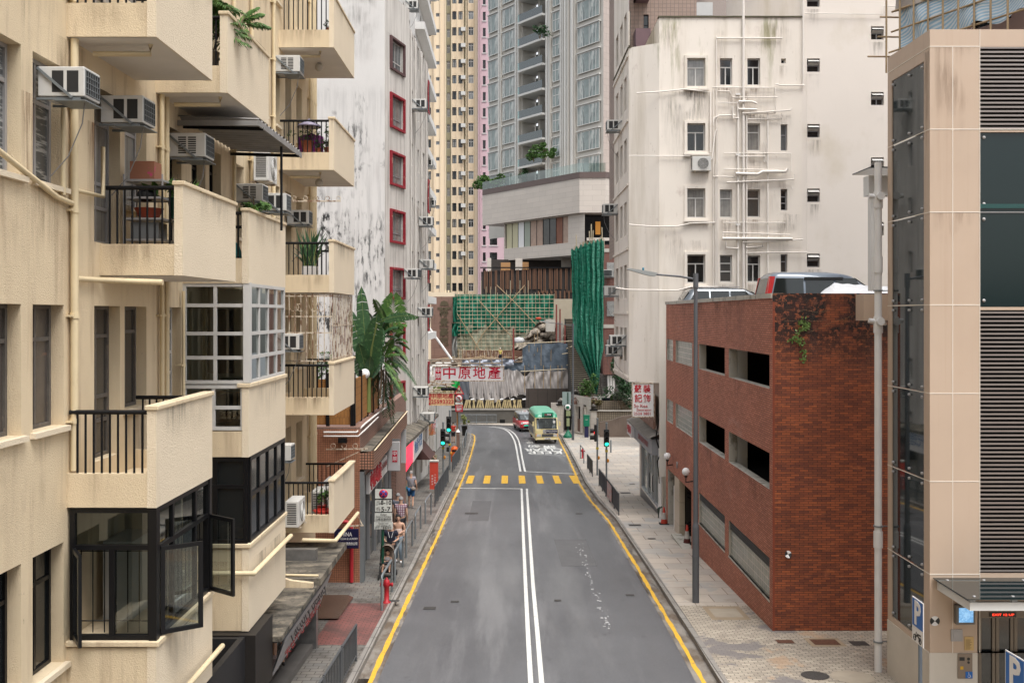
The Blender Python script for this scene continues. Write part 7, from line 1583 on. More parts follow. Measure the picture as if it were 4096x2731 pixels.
# ---------------- railings and hoops
def hoop(a,b,label,h=.95,r=.035,g='hooped railings on the left kerb'):
    A_,B_=G(*a,PV),G(*b,PV); o=thing('hoop_railing',label,'railing',tuple((A_+B_)/2),group=g); c=.12
    d=(B_-A_).normalized(); MB().tube([A_,A_+V((0,0,h-c)),A_+V((0,0,h-c*.3))+d*c*.3,A_+V((0,0,h))+d*c,B_+V((0,0,h))-d*c,B_+V((0,0,h-c*.3))-d*c*.3,B_+V((0,0,h-c)),B_],r,8).build('hoop',steelg,o)
for i,(a,b) in enumerate((((877,1403),(900,1359)),((907,1337),(925,1302)),((933,1281),(947,1253)),((954,1237),(966,1214)),((977,1202),(990,1181)))):
    hoop(a,b,'grey hoop railing, '+['nearest of five on the left kerb, beside the red hydrant','second of five on the left kerb, beside the pushchair','third of five on the left kerb','fourth of five on the left kerb','farthest of five on the left kerb, before the panel railing'][i])
hoop((1341,1064),(1333,1053),'grey hoop railing around the right-hand red hydrant',g='hooped railings on the right kerb')
for i,(a,b) in enumerate((((1062,1046),(1067,1030)),((1069,1025),(1072,1012)))): hoop(a,b,['grey hoop railing beyond the orange bin, nearer of two','grey hoop railing beyond the orange bin, farther of two by the bush'][i])
def prail(pts,label,h=.95,g='panel railings',banner=None,mat=railm):
    P_=[G(*p,PV) if not isinstance(p,V) else p for p in pts]; o=thing('panel_railing',label,'railing',tuple((P_[0]+P_[-1])/2),group=g)
    for a,b in zip(P_,P_[1:]):
        n=max(1,round((b-a).length/2.0))
        for k in range(n):
            q0=a+(b-a)*(k/n); q1=a+(b-a)*((k+1)/n-.012); m=MB(); u=V((0,0,1)); m.tube([q0,q0+u*h],.028,6); m.tube([q1,q1+u*h],.028,6); m.tube([q0+u*h,q1+u*h],.028,6); m.tube([q0+u*.12,q1+u*.12],.018,5)
            nb_=int((q1-q0).length/.15)
            for j in range(1,nb_): p=q0+(q1-q0)*(j/nb_); m.tube([p+u*.12,p+u*h],.013,4,cap=False)
            m.build('rail_panel',mat,o)
    if banner:
        a,b=P_[0],P_[-1]; q0=a+(b-a)*banner[0]; q1=a+(b-a)*banner[1]; n_=V((-.05,0,0)); m=MB(); m.q([q0+n_+V((0,0,.15)),q1+n_+V((0,0,.15)),q1+n_+V((0,0,.92)),q0+n_+V((0,0,.92))]); bn=m.build('banner',M('banner_print',(.5,.42,.40),.6,var=.3,vs=6,layers=[((.45,.06,.05),5,(1,1,1),.52,.6,.9),((.1,.15,.3),7,(1,1,1),.6,.66,.8)]),o)
a=G(820,1514,PV); prail([V((kL(11)-.3,11,rz(11)+PV)),a],'grey panel railing at the bottom left kerb, nearest the camera',h=.82)
prail([(999,1163),(1030,1106)],'dark grey panel railing beside the red pillar on the left kerb'); prail([(1039,1084),(1057,1056)],'grey panel railing beside the orange litter bin')
prail([(1376,1116),(1422,1184)],'panel railing with a printed banner on the right kerb',banner=(.5,.72)); prail([(1349,1077),(1361,1095)],'short panel railing by the right-hand crossing lights')
# ---------------- signs on posts
def plate(o,cx,y,z0,z1,w,mat,name='sign_plate',border=None):
    if border: MB().box(cx-w/2,cx+w/2,y-.02,y-.004,z0,z1).build('sign_backing',border,o); e=.02; return MB().box(cx-w/2+e,cx+w/2-e,y-.026,y-.0205,z0+e,z1-e).build(name,mat,o)
    return MB().box(cx-w/2,cx+w/2,y-.02,y-.004,z0,z1).build(name,mat,o)
gp=M('post_green',(.008,.06,.035),.4,var=.1)
b_=G(879,1328,PV); Y=b_.y; s=FX/Y; o=thing('parking_restriction_sign','no-stopping sign stack on a green post by the left kerb, hours 8-10 and 5-7','sign',tuple(b_))
zy=lambda py:CZ-(py-CY)/s; cx=(881.5-CX)/s
MB().tube([tuple(b_),(b_.x,Y,zy(1120))],.045,10).build('post',gp,o)
Y-=.05
pl_=M('sign_plate_pale',(.56,.57,.53),.5,var=.04)
a=plate(o,cx,Y,zy(1145),zy(1120),.56,pl_,border=blacksign); b=plate(o,cx,Y,zy(1175),zy(1145.5),.56,pl_,border=blacksign); c=plate(o,cx,Y,zy(1196),zy(1176.5),.54,pl_); d=plate(o,cx,Y,zy(1214),zy(1197),.58,pl_)
sb=M('sign_blue2',(.02,.06,.30),.4,var=0); MB().lathe((cx,Y-.03,zy(1132.5)),[(.0001,-.004),(.135,-.004),(.135,.003)],24,0,'y').build('roundel',redsign,a); MB().lathe((cx,Y-.038,zy(1132.5)),[(.0001,-.002),(.105,-.002),(.105,.003)],24,0,'y').build('roundel',sb,a)
for sg in (-1,1): MB().bar((cx-.075,Y-.043,zy(1132.5)-.075*sg),(cx+.075,Y-.043,zy(1132.5)+.075*sg),.004,.028).build('cross_bar',redsign,a)
T=lambda par,t,dx,py,h,w=None,bold=.0: text(t,h,'lettering',blacksign,par,(cx+dx,Y-.03,zy(py)),w=w,bold=bold,ext=.001)
T(b,'8-10',.08,1153,.19,.33,.02);T(b,'5-7',.07,1168,.19,.29,.02);T(b,'am',-.16,1150,.07,.09,.01);T(b,'上午',-.16,1156,.09,.15);T(b,'pm',-.16,1164,.07,.09,.01);T(b,'下午',-.16,1170,.09,.15)
T(c,'Except',0,1179.7,.07,.19,.005);T(c,'General Holidays',0,1184.5,.07,.46,.005);T(c,'公眾假期例外',0,1191.5,.10,.49);T(d,'Except taxi',0,1200,.07,.3,.005);T(d,'pick up/drop off',0,1205,.07,.43,.005);T(d,'的士上落客除外',0,1210.5,.10,.5)
# P signs
def psign(x,y,zt,label,rot,bike=True):
    o=thing('parking_sign',label,'sign',(x,y,rz(y)+PV),rot,group='parking signs by the lift tower'); zb=rz(y)+PV; z=zt-zb
    MB().tube([(0,.04,0),(0,.04,z-.03)],.038,10).build('post',M('post_blue_grey',(.15,.18,.22),.5,metal=.3,var=.1),o,False)
    a=MB().box(-.27,.27,-.01,.005,z-.56,z).build('sign_plate',whitesign,o,False); MB().box(-.25,.25,-.014,-.0105,z-.54,z-.02).build('blue_field',M('sign_blue',(.01,.12,.42)),a,False); text('P',.62,'lettering',whitesign,a,(0,-.018,z-.29),world=False,bold=.03)
    if bike:
        c=MB().box(-.27,.27,-.01,.005,z-.84,z-.565).build('sign_plate',whitesign,o,False); m=MB(); 
        for xx in (-.13,.13): m.tube([(xx+.055*math.cos(t),-.014,z-.755+.055*math.sin(t)) for t in [i*math.pi/6 for i in range(13)]],.010,5)
        m.bar((-.13,-.014,z-.755),(0,-.014,z-.68),.004,.03); m.bar((0,-.014,z-.68),(.13,-.014,z-.755),.004,.04); m.bar((-.10,-.014,z-.755),(-.05,-.014,z-.63),.004,.02); m.bar((0,-.014,z-.66),(.16,-.014,z-.65),.004,.03); m.build('motorcycle_symbol',blacksign,c,False)
    return o
psign(7.82,19.35-.3,4.55,'blue and white P sign with motorcycle plate beside the lift tower glass',math.radians(-91)); psign(8.03,15.8,4.6,'blue and white P sign cut off at the bottom right corner',math.radians(-86),True)
# SLOW sign post
Y=80.; s=FX/Y; o=thing('road_signs','post with bend warning triangle, no left turn roundel and red SLOW plate','sign',((1054.5-CX)/s,Y,rz(Y)+PV)); X=lambda px:(px-CX)/s; Z=lambda py:CZ-(py-CY)/s
MB().tube([(X(1054.5),Y,rz(Y)+PV),(X(1054.5),Y,Z(890))],.06,8).build('post',steelg,o); MB().tube([(X(1050),Y+.1,rz(Y)+PV),(X(1050),Y+.1,Z(930))],.05,8).build('post',M('post_orange',(.35,.15,.03),.6,var=.2),o)
tri=[(1043,905),(1066.5,905),(1054.5,883.5)]; tin=[(1046.5,903),(1063,903),(1054.5,888)]; f=lambda u,v,d:(X(u),Y+d,Z(v))
MB().prism(tri,f,-.12,-.08).build('warning_triangle',redsign,o); MB().prism(tin,f,-.125,-.121).build('triangle_field',M('sign_cream',(.65,.5,.38),.5,var=.05),o); MB().tube([f(1051,899,-.14),f(1051,894,-.14),f(1057.5,899,-.14),f(1057.5,893,-.14)],.045,5).build('bend_arrow',blacksign,o)
MB().lathe((X(1054),Y-.1,Z(914.5)),[(.0001,-.02),(.31,-.02),(.31,0)],24,0,'y').build('roundel',redsign,o); MB().lathe((X(1054),Y-.13,Z(914.5)),[(.0001,-.002),(.25,-.002),(.25,0)],24,0,'y').build('roundel',whitesign,o)
MB().tube([f(1056.5,919,-.15),f(1056.5,911.5,-.15),f(1050,911.5,-.15)],.035,5).build('turn_arrow',blacksign,o); MB().bar(f(1048.5,909,-.16),f(1059.5,920,-.16),.01,.05).build('slash',redsign,o)
MB().box(X(1046),X(1062.5),Y-.11,Y-.08,Z(928),Z(923.5)).build('distance_plate',whitesign,o); text('7m',.15,'lettering',blacksign,o,(X(1058.5),Y-.12,Z(925.7)))
c=MB().box(X(1046),X(1063.3),Y-.11,Y-.08,Z(945),Z(929.5)).build('slow_plate',redsign,o); text('SLOW',.2,'lettering',whitesign,c,(X(1054.6),Y-.12,Z(933)),w=.45,bold=.01); text('慢駛',.26,'lettering',whitesign,c,(X(1054.6),Y-.12,Z(940)),w=.42,bold=.015)
# large overhead sign
Y=75.; s=FX/Y; X=lambda px:(px-CX)/s; Z=lambda py:CZ-(py-CY)/s
o=thing('overhead_sign','large white sign with red Chinese characters hung out over the left of the road','sign',(X(1075),Y,Z(858)))
pn=MB().box(X(995),X(1156.5),Y-.15,Y+.15,Z(873.5),Z(841.5)).build('sign_box',M('sign_white2',(.66,.64,.65),.5,var=.05),o)
m=MB(); e=.1
for a in ((X(993.5),X(1158),Z(842),Z(840)),(X(993.5),X(1158),Z(875),Z(873))): m.box(a[0],a[1],Y-.2,Y+.2,a[2],a[3])
m.box(X(993.5),X(995.3),Y-.2,Y+.2,Z(873),Z(842)); m.box(X(1156),X(1158),Y-.2,Y+.2,Z(873),Z(842)); m.build('sign_frame',rustiron,o)
sr=M('sign_deep_red',(.42,.0,.025),.5,var=.03)
for t,px in zip('中原地產',(1032.5,1067.5,1101,1135.5)): text(t,1.02,'lettering',sr,pn,(X(px),Y-.16,Z(857.6)),bold=.010,w=.95)
lg=MB().box(X(1000.5),X(1013.5),Y-.165,Y-.151,Z(871.5),Z(843.5)).build('logo_panel',sr,pn); text('中',.42,'lettering',whitesign,lg,(X(1007),Y-.17,Z(850.5)),bold=.005); text('原',.42,'lettering',whitesign,lg,(X(1007),Y-.17,Z(864)),bold=.005)
for a,b in (((965,826),(1155,824)),((972,836),(1155,834)),((1153,824),(1153,841)),((1102,825),(1102,840)),((1040,825),(1052,836)),((1010,826),(1022,836)),((1075,825),(1082,836)),((1126,825),(1133,836)),((990,826),(990,841)),((1060,825),(1060,841))): MB().tube([(X(a[0]),Y,Z(a[1])),(X(b[0]),Y,Z(b[1]))],.055,5).build('frame_bar',M('frame_rusty_pale',(.36,.30,.24),.8,var=.4,vs=3),o)
MB().tube([(X(976),Y,rz(Y)),(X(976),Y,Z(738))],.10,8).build('mast',steelg,o); MB().tube([(X(971.5),Y+.2,rz(Y)),(X(971.5),Y+.2,Z(800))],.08,8).build('mast',steelg,o)
Y=68.; s=FX/Y
o=thing('overhead_sign','smaller yellow sign with red characters and phone number below the large white one','sign',(X(1010),Y,Z(916)))
pn=MB().box(X(978.5),X(1043),Y-.1,Y+.1,Z(930),Z(903)).build('sign_box',M('sign_yellow',(.66,.44,.24),.5,var=.06),o); m=MB(); m.box(X(977.5),X(1044),Y-.13,Y+.13,Z(903),Z(902)); m.box(X(977.5),X(1044),Y-.13,Y+.13,Z(931),Z(930)); m.build('sign_frame',rustiron,o)
for t,px in zip('中原地產',(996,1009.5,1022.5,1035.5)): text(t,.38,'lettering',sr,pn,(X(px),Y-.11,Z(909.5)),bold=.008,w=.37)
text('25593323',.38,'lettering',sr,pn,(X(1016.5),Y-.11,Z(922.5)),bold=.015,w=1.53); lg=MB().box(X(979.5),X(989.5),Y-.115,Y-.101,Z(929),Z(904)).build('logo_panel',sr,pn); text('中',.3,'lettering',MATS['sign_yellow'],lg,(X(984.5),Y-.12,Z(910.5))); text('原',.3,'lettering',MATS['sign_yellow'],lg,(X(984.5),Y-.12,Z(922)))
MB().tube([(X(965),Y,Z(899)),(X(1043),Y,Z(899))],.04,5).build('frame_bar',rustiron,o)
# hanging boards near the podium shop
Y=35.2; s=FX/Y; X=lambda px:(px-CX)/s; Z=lambda py:CZ-(py-CY)/s
o=thing('hanging_sign','rounded pale board with red two-character logo hung from the tiled canopy','sign',(X(904),Y,Z(1012))); pn=MB().box(X(891),X(919),Y-.06,Y+.06,Z(1081),Z(1013)).build('sign_box',M('sign_grey_pale',(.42,.42,.42),.4,var=.05),o,bevel=.03)
lg=MB().box(X(901.5),X(913),Y-.07,Y-.061,Z(1060),Z(1034)).build('logo_panel',sr,pn); text('中',.17,'lettering',whitesign,lg,(X(907.2),Y-.075,Z(1041))); text('原',.17,'lettering',whitesign,lg,(X(907.2),Y-.075,Z(1053))); MB().bar((X(891),Y,Z(1010)),(X(919),Y,Z(1010)),.04,.06).build('hanger',steelg,o)
o=thing('hanging_sign','plain off-white side board beyond the rounded logo board','sign',tuple(P(927,980,40))); MB().box(P(921.5,0,40).x,P(933,0,40).x,39.9,40,P(0,1062,40).z,P(0,985,40).z).build('sign_panel',M('sign_grey_pale',(.42,.42,.42)),o)
Y=30.0; s=FX/Y; X=lambda px:(px-CX)/s; Z=lambda py:CZ-(py-CY)/s
o=thing('hanging_sign','navy dry clean and laundry sign hanging on a bracket before the orange tiled wall','sign',(X(797),Y,Z(1213))); pn=MB().box(X(768),X(824.5),Y-.05,Y+.0,Z(1258.5),Z(1213.5)).build('sign_panel',M('sign_navy',(.008,.008,.04),.35,var=.05),o,bevel=.02)
text('CHINA',.18,'lettering',whitesign,pn,(X(793),Y-.055,Z(1226)),w=.42); text('DRY CLEAN & LAUNDRY',.09,'lettering',whitesign,pn,(X(797),Y-.055,Z(1236)),w=.66); text('中國乾洗自助洗衣公司',.10,'lettering',whitesign,pn,(X(796),Y-.055,Z(1247.5)),w=.66,bold=.01)
MB().bar((X(790),Y,Z(1208)),(X(835),Y,Z(1206)),.03,.04).tube([(X(812),Y,Z(1206)),(X(812),Y,Z(1213))],.012,5).tube([(X(820),Y,Z(1180)),(X(833),Y,Z(1207))],.02,5).build('bracket',rustiron,o)
# red pillar, bin, bollard, cones, hydrants, post box, bus stop
p=G(997,1131,PV); o=thing('utility_pillar','red painted utility box with white writing on a dark plinth, left pavement','utility box',tuple(p)); x,y,z=p
MB().box(x-.26,x+.26,y-.2,y+.2,z,z+.2).build('plinth',conc,o); MB().box(x-.21,x+.21,y-.16,y+.16,z+.2,z+1.62).build('cabinet',M('pillar_red',(.52,.06,.035),.5,var=.06),o); MB().box(x-.24,x+.24,y-.19,y+.19,z+1.62,z+1.68).build('lid',concl,o)
for i,t in enumerate('小心過路'): text(t,.10,'lettering',whitesign,o,(x+.06,y-.165,z+.95-i*.14))
for i,t in enumerate('請握扶手'): text(t,.10,'lettering',whitesign,o,(x-.08,y-.165,z+.88-i*.14))
p=G(1044,1060,PV); o=thing('litter_bin','bright orange rounded litter bin by the left kerb railing','litter bin',tuple(p)); MB().lathe(p,[(.24,0),(.25,.05),(.27,.85),(.22,.98),(.1,1.05),(.0001,1.07)],16).build('body',M('bin_orange',(.62,.10,.01),.35,var=.05),o); MB().box(p.x-.15,p.x+.15,p.y-.275,p.y-.2,p.z+.72,p.z+.85).build('opening',black,o)
def bollard(px,py,h,label): p=G(px,py,PV); o=thing('bollard',label,'bollard',tuple(p)); MB().lathe(p,[(.065,0),(.065,h-.03),(.05,h),(.0001,h)],12).build('post',steelg,o)
bollard(1403,1039,.95,'single grey steel bollard on the right plaza beside the traffic lights')
def cone(px,py,label,h=.72,dark=False):
    p=G(px,py,PV); o=thing('traffic_cone',label,'traffic cone',tuple(p),group='traffic cones beside the brick car park'); k=h/.72
    MB().box(p.x-.2,p.x+.2,p.y-.2,p.y+.2,p.z+.003,p.z+.04).build('base',tyre,o,bevel=.02); rc=M('cone_red',(.42,.04,.02),.6,var=.15,layers=[((.03,.02,.02),5,(1,1,1),.6,.7,.6)]); prof=lambda z:.145-.115*(z/h)
    MB().lathe(p,[(prof(.04),.04),(prof(.3*h),.3*h)],14).build('lower_band',M('cone_dirty',(.10,.02,.015),.7,var=.4) if dark else rc,o); MB().lathe(p,[(prof(.3*h),.3*h),(prof(.68*h),.68*h)],14).build('reflective_band',M('cone_white',(.5,.47,.43),.6,var=.3,vs=8,layers=[((.1,.2,.05),5,(1,1,1),.62,.68,.8)]),o); MB().lathe(p,[(prof(.68*h),.68*h),(prof(.98*h),.98*h),(.0001,h)],14).build('tip',rc,o)
cone(1525,1203,'clean red and white traffic cone by the gate, farther of two'); cone(1578,1249,'dirty red and white traffic cone close to the tall lamp post','' and 0 or .72,True)
def hydrant(px,py,label):
    p=G(px,py,PV); o=thing('fire_hydrant',label,'fire hydrant',tuple(p),group='fire hydrants'); MB().lathe(p,[(.14,0),(.14,.04),(.085,.06),(.085,.55),(.11,.58),(.115,.72),(.09,.80),(.03,.84),(.03,.88),(.0001,.89)],12).build('barrel',redp,o)
    for sg in (-1,1): MB().lathe((p.x,p.y,p.z+.64),[(.05,0),(.05,.17*sg),(.07,.17*sg),(.07,.22*sg),(.0001,.23*sg)],10,0,'x').build('outlet',redp,o)
    o.scale=(.8,.8,.8)
hydrant(888,1384,'red fire hydrant inside the nearest hoop railing, left pavement'); hydrant(1338,1052,'red fire hydrant behind a hoop railing, right pavement')
p=G(1347,1004,PV); s=FX/p.y; o=thing('post_box','green pillar box on a navy base beside the cream gate wall','post box',tuple(p)); x,y,z=p; MB().box(x-.18,x+.18,y-.15,y+.15,z,z+1.05).build('base',M('navy_base',(.02,.02,.08),.5,var=.1),o); MB().box(x-.27,x+.27,y-.22,y+.22,z+1.0,z+1.95).build('box',M('postbox_green',(.005,.20,.11),.4,var=.06),o,bevel=.03); MB().box(x-.29,x+.29,y-.24,y+.24,z+1.95,z+2.0).build('lid',M('postbox_green',(0,0,0)),o); text('郵政',.1,'lettering',whitesign,o,(x,y-.225,z+1.6))
p=G(1304.5,1005,PV); x,y,z=p; o=thing('bus_stop','green bus stop pole with round plate and route panels on a green foot','bus stop',tuple(p)); MB().lathe(p,[(.42,0),(.42,.2),(.33,.28),(.10,.62),(.05,.7)],6).build('foot',greenp,o); MB().tube([(x,y,z+.6),(x,y,z+4.05)],.045,8).build('pole',gp,o)
MB().lathe((x-.03,y-.08,z+2.72),[(.0001,-.02),(.28,-.02),(.28,.01)],20,0,'y').build('round_plate',whitesign,o); MB().lathe((x-.03,y-.105,z+2.72),[(.0001,-.002),(.15,-.002),(.15,0)],16,0,'y').build('plate_symbol',greenp,o)
MB().box(x-.17,x+.22,y-.1,y-.06,z+1.95,z+2.45).build('route_panel',M('panel_yellowish',(.4,.45,.25),.5,var=.5,vs=8),o); MB().box(x-.13,x+.14,y-.1,y-.06,z+1.05,z+1.75).build('route_panel',M('panel_yellowish',(0,0,0)),o); MB().box(x-.5,x+.28,y+.05,y+.1,z+2.9,z+4.1).build('sign_back',M('sign_back_grey',(.30,.37,.37),.5,var=.06),o)
p=G(1316,1010,PV); streetlamp(p.x,p.y,p.z,p.z+10.1,p.x-2.5,p.z+10.25,.085,'farther grey street lamp beside the bus stop, over the minibus')
p=G(1294,990,PV); x,y,z=p; o=thing('road_barrier','orange and white plastic works barrier with amber lamp behind the minibus','barrier',tuple(p)); m=MB(); 
for zz in (.3,.6,.9): m.box(x-.4,x+.4,y-.03,y+.03,z+zz,z+zz+.18)
m.build('barrier_board',M('barrier_orange',(.65,.16,.02),.5,var=.1),o); MB().box(x+.15,x+.3,y-.06,y+.06,z,z+1.3).build('white_post',whitesign,o); MB().box(x-.4,x-.3,y-.06,y+.06,z,z+1.1).build('white_post',whitesign,o); MB().sphere((x+.22,y,z+1.42),.12,8,0,(1,1,1.3)).build('amber_lamp',M('lamp_amber',(.8,.3,.02),.4,var=0),o)
x=X=None
p=G(1052,1048,PV); o=thing('stone_post','brown post with a white pyramid cap on the far left pavement','post',tuple(p)); MB().box(p.x-.11,p.x+.11,p.y-.11,p.y+.11,p.z,p.z+1.75).build('shaft',M('post_brown',(.2,.12,.09),.8,var=.2),o); MB().lathe((p.x,p.y,p.z+1.75),[(.18,0),(.0001,.25)],4).build('cap',whitesign,o)
# items on balconies and in the shop
def simple(name,label,cat,mb,mat,group=None): o=mb.build(name,mat); tag(o,label,cat,group); return o
o=thing('wire_rack','chrome wire rack packed with boxes behind the railing of the middle left balcony','rack',(-5.3,14.3,10.97)); m=MB()
for x_ in (-5.5,-4.95):
    for y_ in (14.2,14.7): m.tube([(x_,y_,10.97),(x_,y_,12.0)],.013,5)
for z_ in (11.05,11.35,11.65,11.9):
    m.box(-5.5,-4.95,14.2,14.215,z_,z_+.03); m.box(-5.5,-4.95,14.69,14.705,z_,z_+.03); m.box(-5.5,-5.49,14.2,14.7,z_,z_+.03); m.box(-4.96,-4.95,14.2,14.7,z_,z_+.03); m.box(-5.49,-4.96,14.215,14.69,z_+.01,z_+.016)
m.build('rack_frame',alu,o)
simple('plastic_tub','terracotta-red plastic tub on the wire rack','tub',MB().lathe((-5.22,14.42,11.38),[(.13,0),(.2,.14),(.215,.15),(.19,.15)],16),M('tub_red',(.38,.07,.03),.5,var=.1))
simple('storage_box','grey plastic storage box on the bottom shelf of the wire rack','box',MB().box(-5.42,-5.02,14.25,14.6,11.08,11.32),M('box_grey',(.17,.18,.19),.5,var=.1))
simple('cardboard_box','brown and pink carton on top of the wire rack','box',MB().box(-5.45,-5.1,14.3,14.6,11.94,12.2),M('carton_brown',(.33,.14,.08),.8,var=.2,layers=[((.5,.05,.15),4,(1,1,1),.6,.63,.9)]))
simple('helmet','black round helmet on the wire rack','helmet',MB().sphere((-5.25,14.4,11.72),.12,12,0,(1.2,1,.8)),blacksign)
simple('cloth_bag','crumpled teal cloth bag behind the upper balcony railing','bag',MB().grid(lambda u,v:(-5.25+.35*math.sin(u*math.pi)*math.cos(v*2)*1.0+u*.3,17.55+.1*math.sin(u*12),11.0+.6*v+.05*math.sin(u*20+v*6)),16,14),M('teal_cloth',(.03,.25,.27),.5,var=.3,vs=5))
simple('purple_cloth','purple cloth hanging behind the flower pots on the far balcony','cloth',MB().grid(lambda u,v:(-5.25+.62*u,24.75+.05*math.sin(u*20),13.95+.55*v*(1-.3*abs(u-.5))),16,8),M('purple_cloth',(.28,.05,.25),.7,var=.2))
simple('broken_umbrella','folded lilac umbrella frame hanging over the flower pots','umbrella',MB().lathe((-4.95,24.6,14.62),[(.0001,.22),(.02,.2),(.28,.05),(.30,.0),(.22,.02)],12),M('lilac_wire',(.28,.25,.34),.5,var=.4,vs=20))
simple('plastic_bowl','red plastic bowl on the lowest far balcony','bowl',MB().lathe((-4.62,24.7,5.05),[(.18,0),(.25,.10),(.26,.11),(.2,.11)],18),M('bowl_red',(.5,.03,.02),.4,var=.05))
simple('bucket','white bucket with a red lid standing in the open shop','bucket',MB().lathe((-5.05,21.4,rz(21.4)+.25),[(.09,0),(.12,.25),(.13,.25),(.08,.24)],12),M('bucket_white',(.5,.4,.38),.5,var=.3,vs=9))
simple('teal_chair','teal folding chair inside the open shop','chair',MB().box(-5.4,-5.1,21.6,21.9,rz(21)+.6,rz(21)+.66).box(-5.4,-5.1,21.88,21.92,rz(21)+.66,rz(21)+1.1).bar((-5.4,21.6,rz(21)+.2),(-5.1,21.9,rz(21)+.62),.03,.03).bar((-5.1,21.6,rz(21)+.2),(-5.4,21.9,rz(21)+.62),.03,.03),M('teal_plastic',(.02,.20,.22),.5))
# ---------------- people
def skinmesh(verts,edges,mats,name,parent,loc,rot,sub=1):
    me=bpy.data.meshes.new(name); me.from_pydata([v[0] for v in verts],edges,[]); o=bpy.data.objects.new(name,me); COL.objects.link(o)
    o.modifiers.new('s','SKIN'); 
    sv=me.skin_vertices[0].data if me.skin_vertices else None
    if sv is None: me.attributes.new; 
    for i,v in enumerate(verts): r=v[1]; me.skin_vertices[0].data[i].radius=(r if isinstance(r,tuple) else (r,r))
    me.skin_vertices[0].data[0].use_root=True
    ss=o.modifiers.new('u','SUBSURF'); ss.levels=sub; ss.render_levels=sub
    bpy.context.view_layer.update(); m2=bpy.data.meshes.new_from_object(o.evaluated_get(bpy.context.evaluated_depsgraph_get())); bpy.data.objects.remove(o)
    m2.materials.clear(); m2.materials.append(mats); 
    for p in m2.polygons: p.use_smooth=True
    n=bpy.data.objects.new(name,m2); COL.objects.link(n); n.parent=parent; return n
def person(label,pos,rot,h,pose,shirt,bottom,hair,long_trousers=False,sleeves=.5,longhair=False,grey=False,bare=False,shoes=None,extra=None,cat='person'):
    """pose keys: le,lw,re,rw (elbow,wrist), lk,la,rk,ra (knee, ankle), lean; units of height, facing -Y"""
    root=thing('person',label,cat,tuple(pos),rot); H=h
    d=dict(pel=(0,0,.53),sp=(0,.0,.62),ch=(0,0,.745),nk=(0,0,.83),hd=(0,-.008,.915),ls=(.10,0,.80),rs=(-.10,0,.80),le=(.125,.02,.635),lw=(.13,-.03,.50),re=(-.125,.02,.635),rw=(-.13,-.03,.50),lh=(.05,0,.50),rh=(-.05,0,.50),lk=(.055,-.01,.28),la=(.055,.015,.045),rk=(-.055,-.01,.28),ra=(-.055,.015,.045))
    d.update(pose); g=lambda k:tuple(c*H for c in d[k]); 
    def toe(k): a=d[k]; return tuple(c*H for c in (a[0],a[1]-.085,max(.012,a[2]-.03)))
    def hand(k,e): w,el=V(d[k]),V(d[e]); return tuple((w+(w-el).normalized()*.045)*H)
    R_=lambda r:r*H
    vs=[(g('pel'),(R_(.075),R_(.055))),(g('sp'),(R_(.068),R_(.05))),(g('ch'),(R_(.088),R_(.06))),(g('nk'),R_(.032)),(g('hd'),(R_(.045),R_(.055))),
        (g('ls'),R_(.036)),(g('le'),R_(.024)),(g('lw'),R_(.016)),(hand('lw','le'),R_(.018)),(g('rs'),R_(.036)),(g('re'),R_(.024)),(g('rw'),R_(.016)),(hand('rw','re'),R_(.018)),
        (g('lh'),R_(.055)),(g('lk'),R_(.034)),(g('la'),R_(.022)),(toe('la'),R_(.018)),(g('rh'),R_(.055)),(g('rk'),R_(.034)),(g('ra'),R_(.022)),(toe('ra'),R_(.018))]
    ed=[(0,1),(1,2),(2,3),(3,4),(2,5),(5,6),(6,7),(7,8),(2,9),(9,10),(10,11),(11,12),(0,13),(13,14),(14,15),(15,16),(0,17),(17,18),(18,19),(19,20)]
    body=skinmesh(vs,ed,skin,'body',root,pos,rot,2)
    m=MB() # fingers
    for k,e,s_ in (('lw','le',1),('rw','re',-1)):
        w,el=V(d[k]),V(d[e]); f=(w-el).normalized(); a=f.cross(V((1,0,0))); a=a.normalized() if a.length>.1 else V((0,1,0)); b0=w+f*.045
        for j in range(4): q=b0+a*(.010*(j-1.5)); L=(.032,.038,.036,.028)[j]; m.tube([tuple(q*H),tuple((q+f*L*.6)*H),tuple((q+f*L-V((s_*.012,0,0)))*H)],.0052*H,5,r1=.004*H)
        q=w+f*.02; m.tube([tuple(q*H),tuple((q-a*.022+f*.012)*H),tuple((q-a*.026+f*.03)*H)],.0055*H,5)
    m.build('fingers',skin,body,False)
    hd=V(g('hd')); m=MB(); m.sphere(hd+V((0,-.008*H,.0)),.051*H,14,0,(.86,1.0,1.28)); m.sphere(hd+V((0,-.060*H,-.004*H)),.010*H,6,0,(.8,1,1.5)); 
    for s_ in (-1,1): m.sphere(hd+V((s_*.045*H,0,-.002*H)),.011*H,6,0,(.5,.8,1.4))
    m.build('head',skin,root,False)
    m=MB(); 
    for s_ in (-1,1): m.sphere(hd+V((s_*.018*H,-.054*H,.008*H)),.0055*H,6)
    m.build('eyes',blacksign,root,False); MB().sphere(hd+V((0,-.054*H,-.03*H)),.011*H,6,0,(1.2,.5,.35)).build('mouth',M('lips',(.35,.12,.10),.6,var=0),root,False)
    hm=hair; m=MB(); n=14
    def hf(u,v):
        a=u*2*math.pi; t=v*(1.75 if longhair else 1.45); face=max(0,-math.sin(a)); t*=1-.42*face
        rr=.0565*H; return (hd.x+rr*.93*math.sin(t)*math.cos(a),hd.y-.004*H+rr*1.03*math.sin(t)*math.sin(a),hd.z+.004*H+rr*1.24*math.cos(t))
    m.grid(hf,20,8); m.build('hair',hm,root,False)
    # clothes
    def mixp(a,b,t): return tuple((V(d[a])+(V(d[b])-V(d[a]))*t)*H)
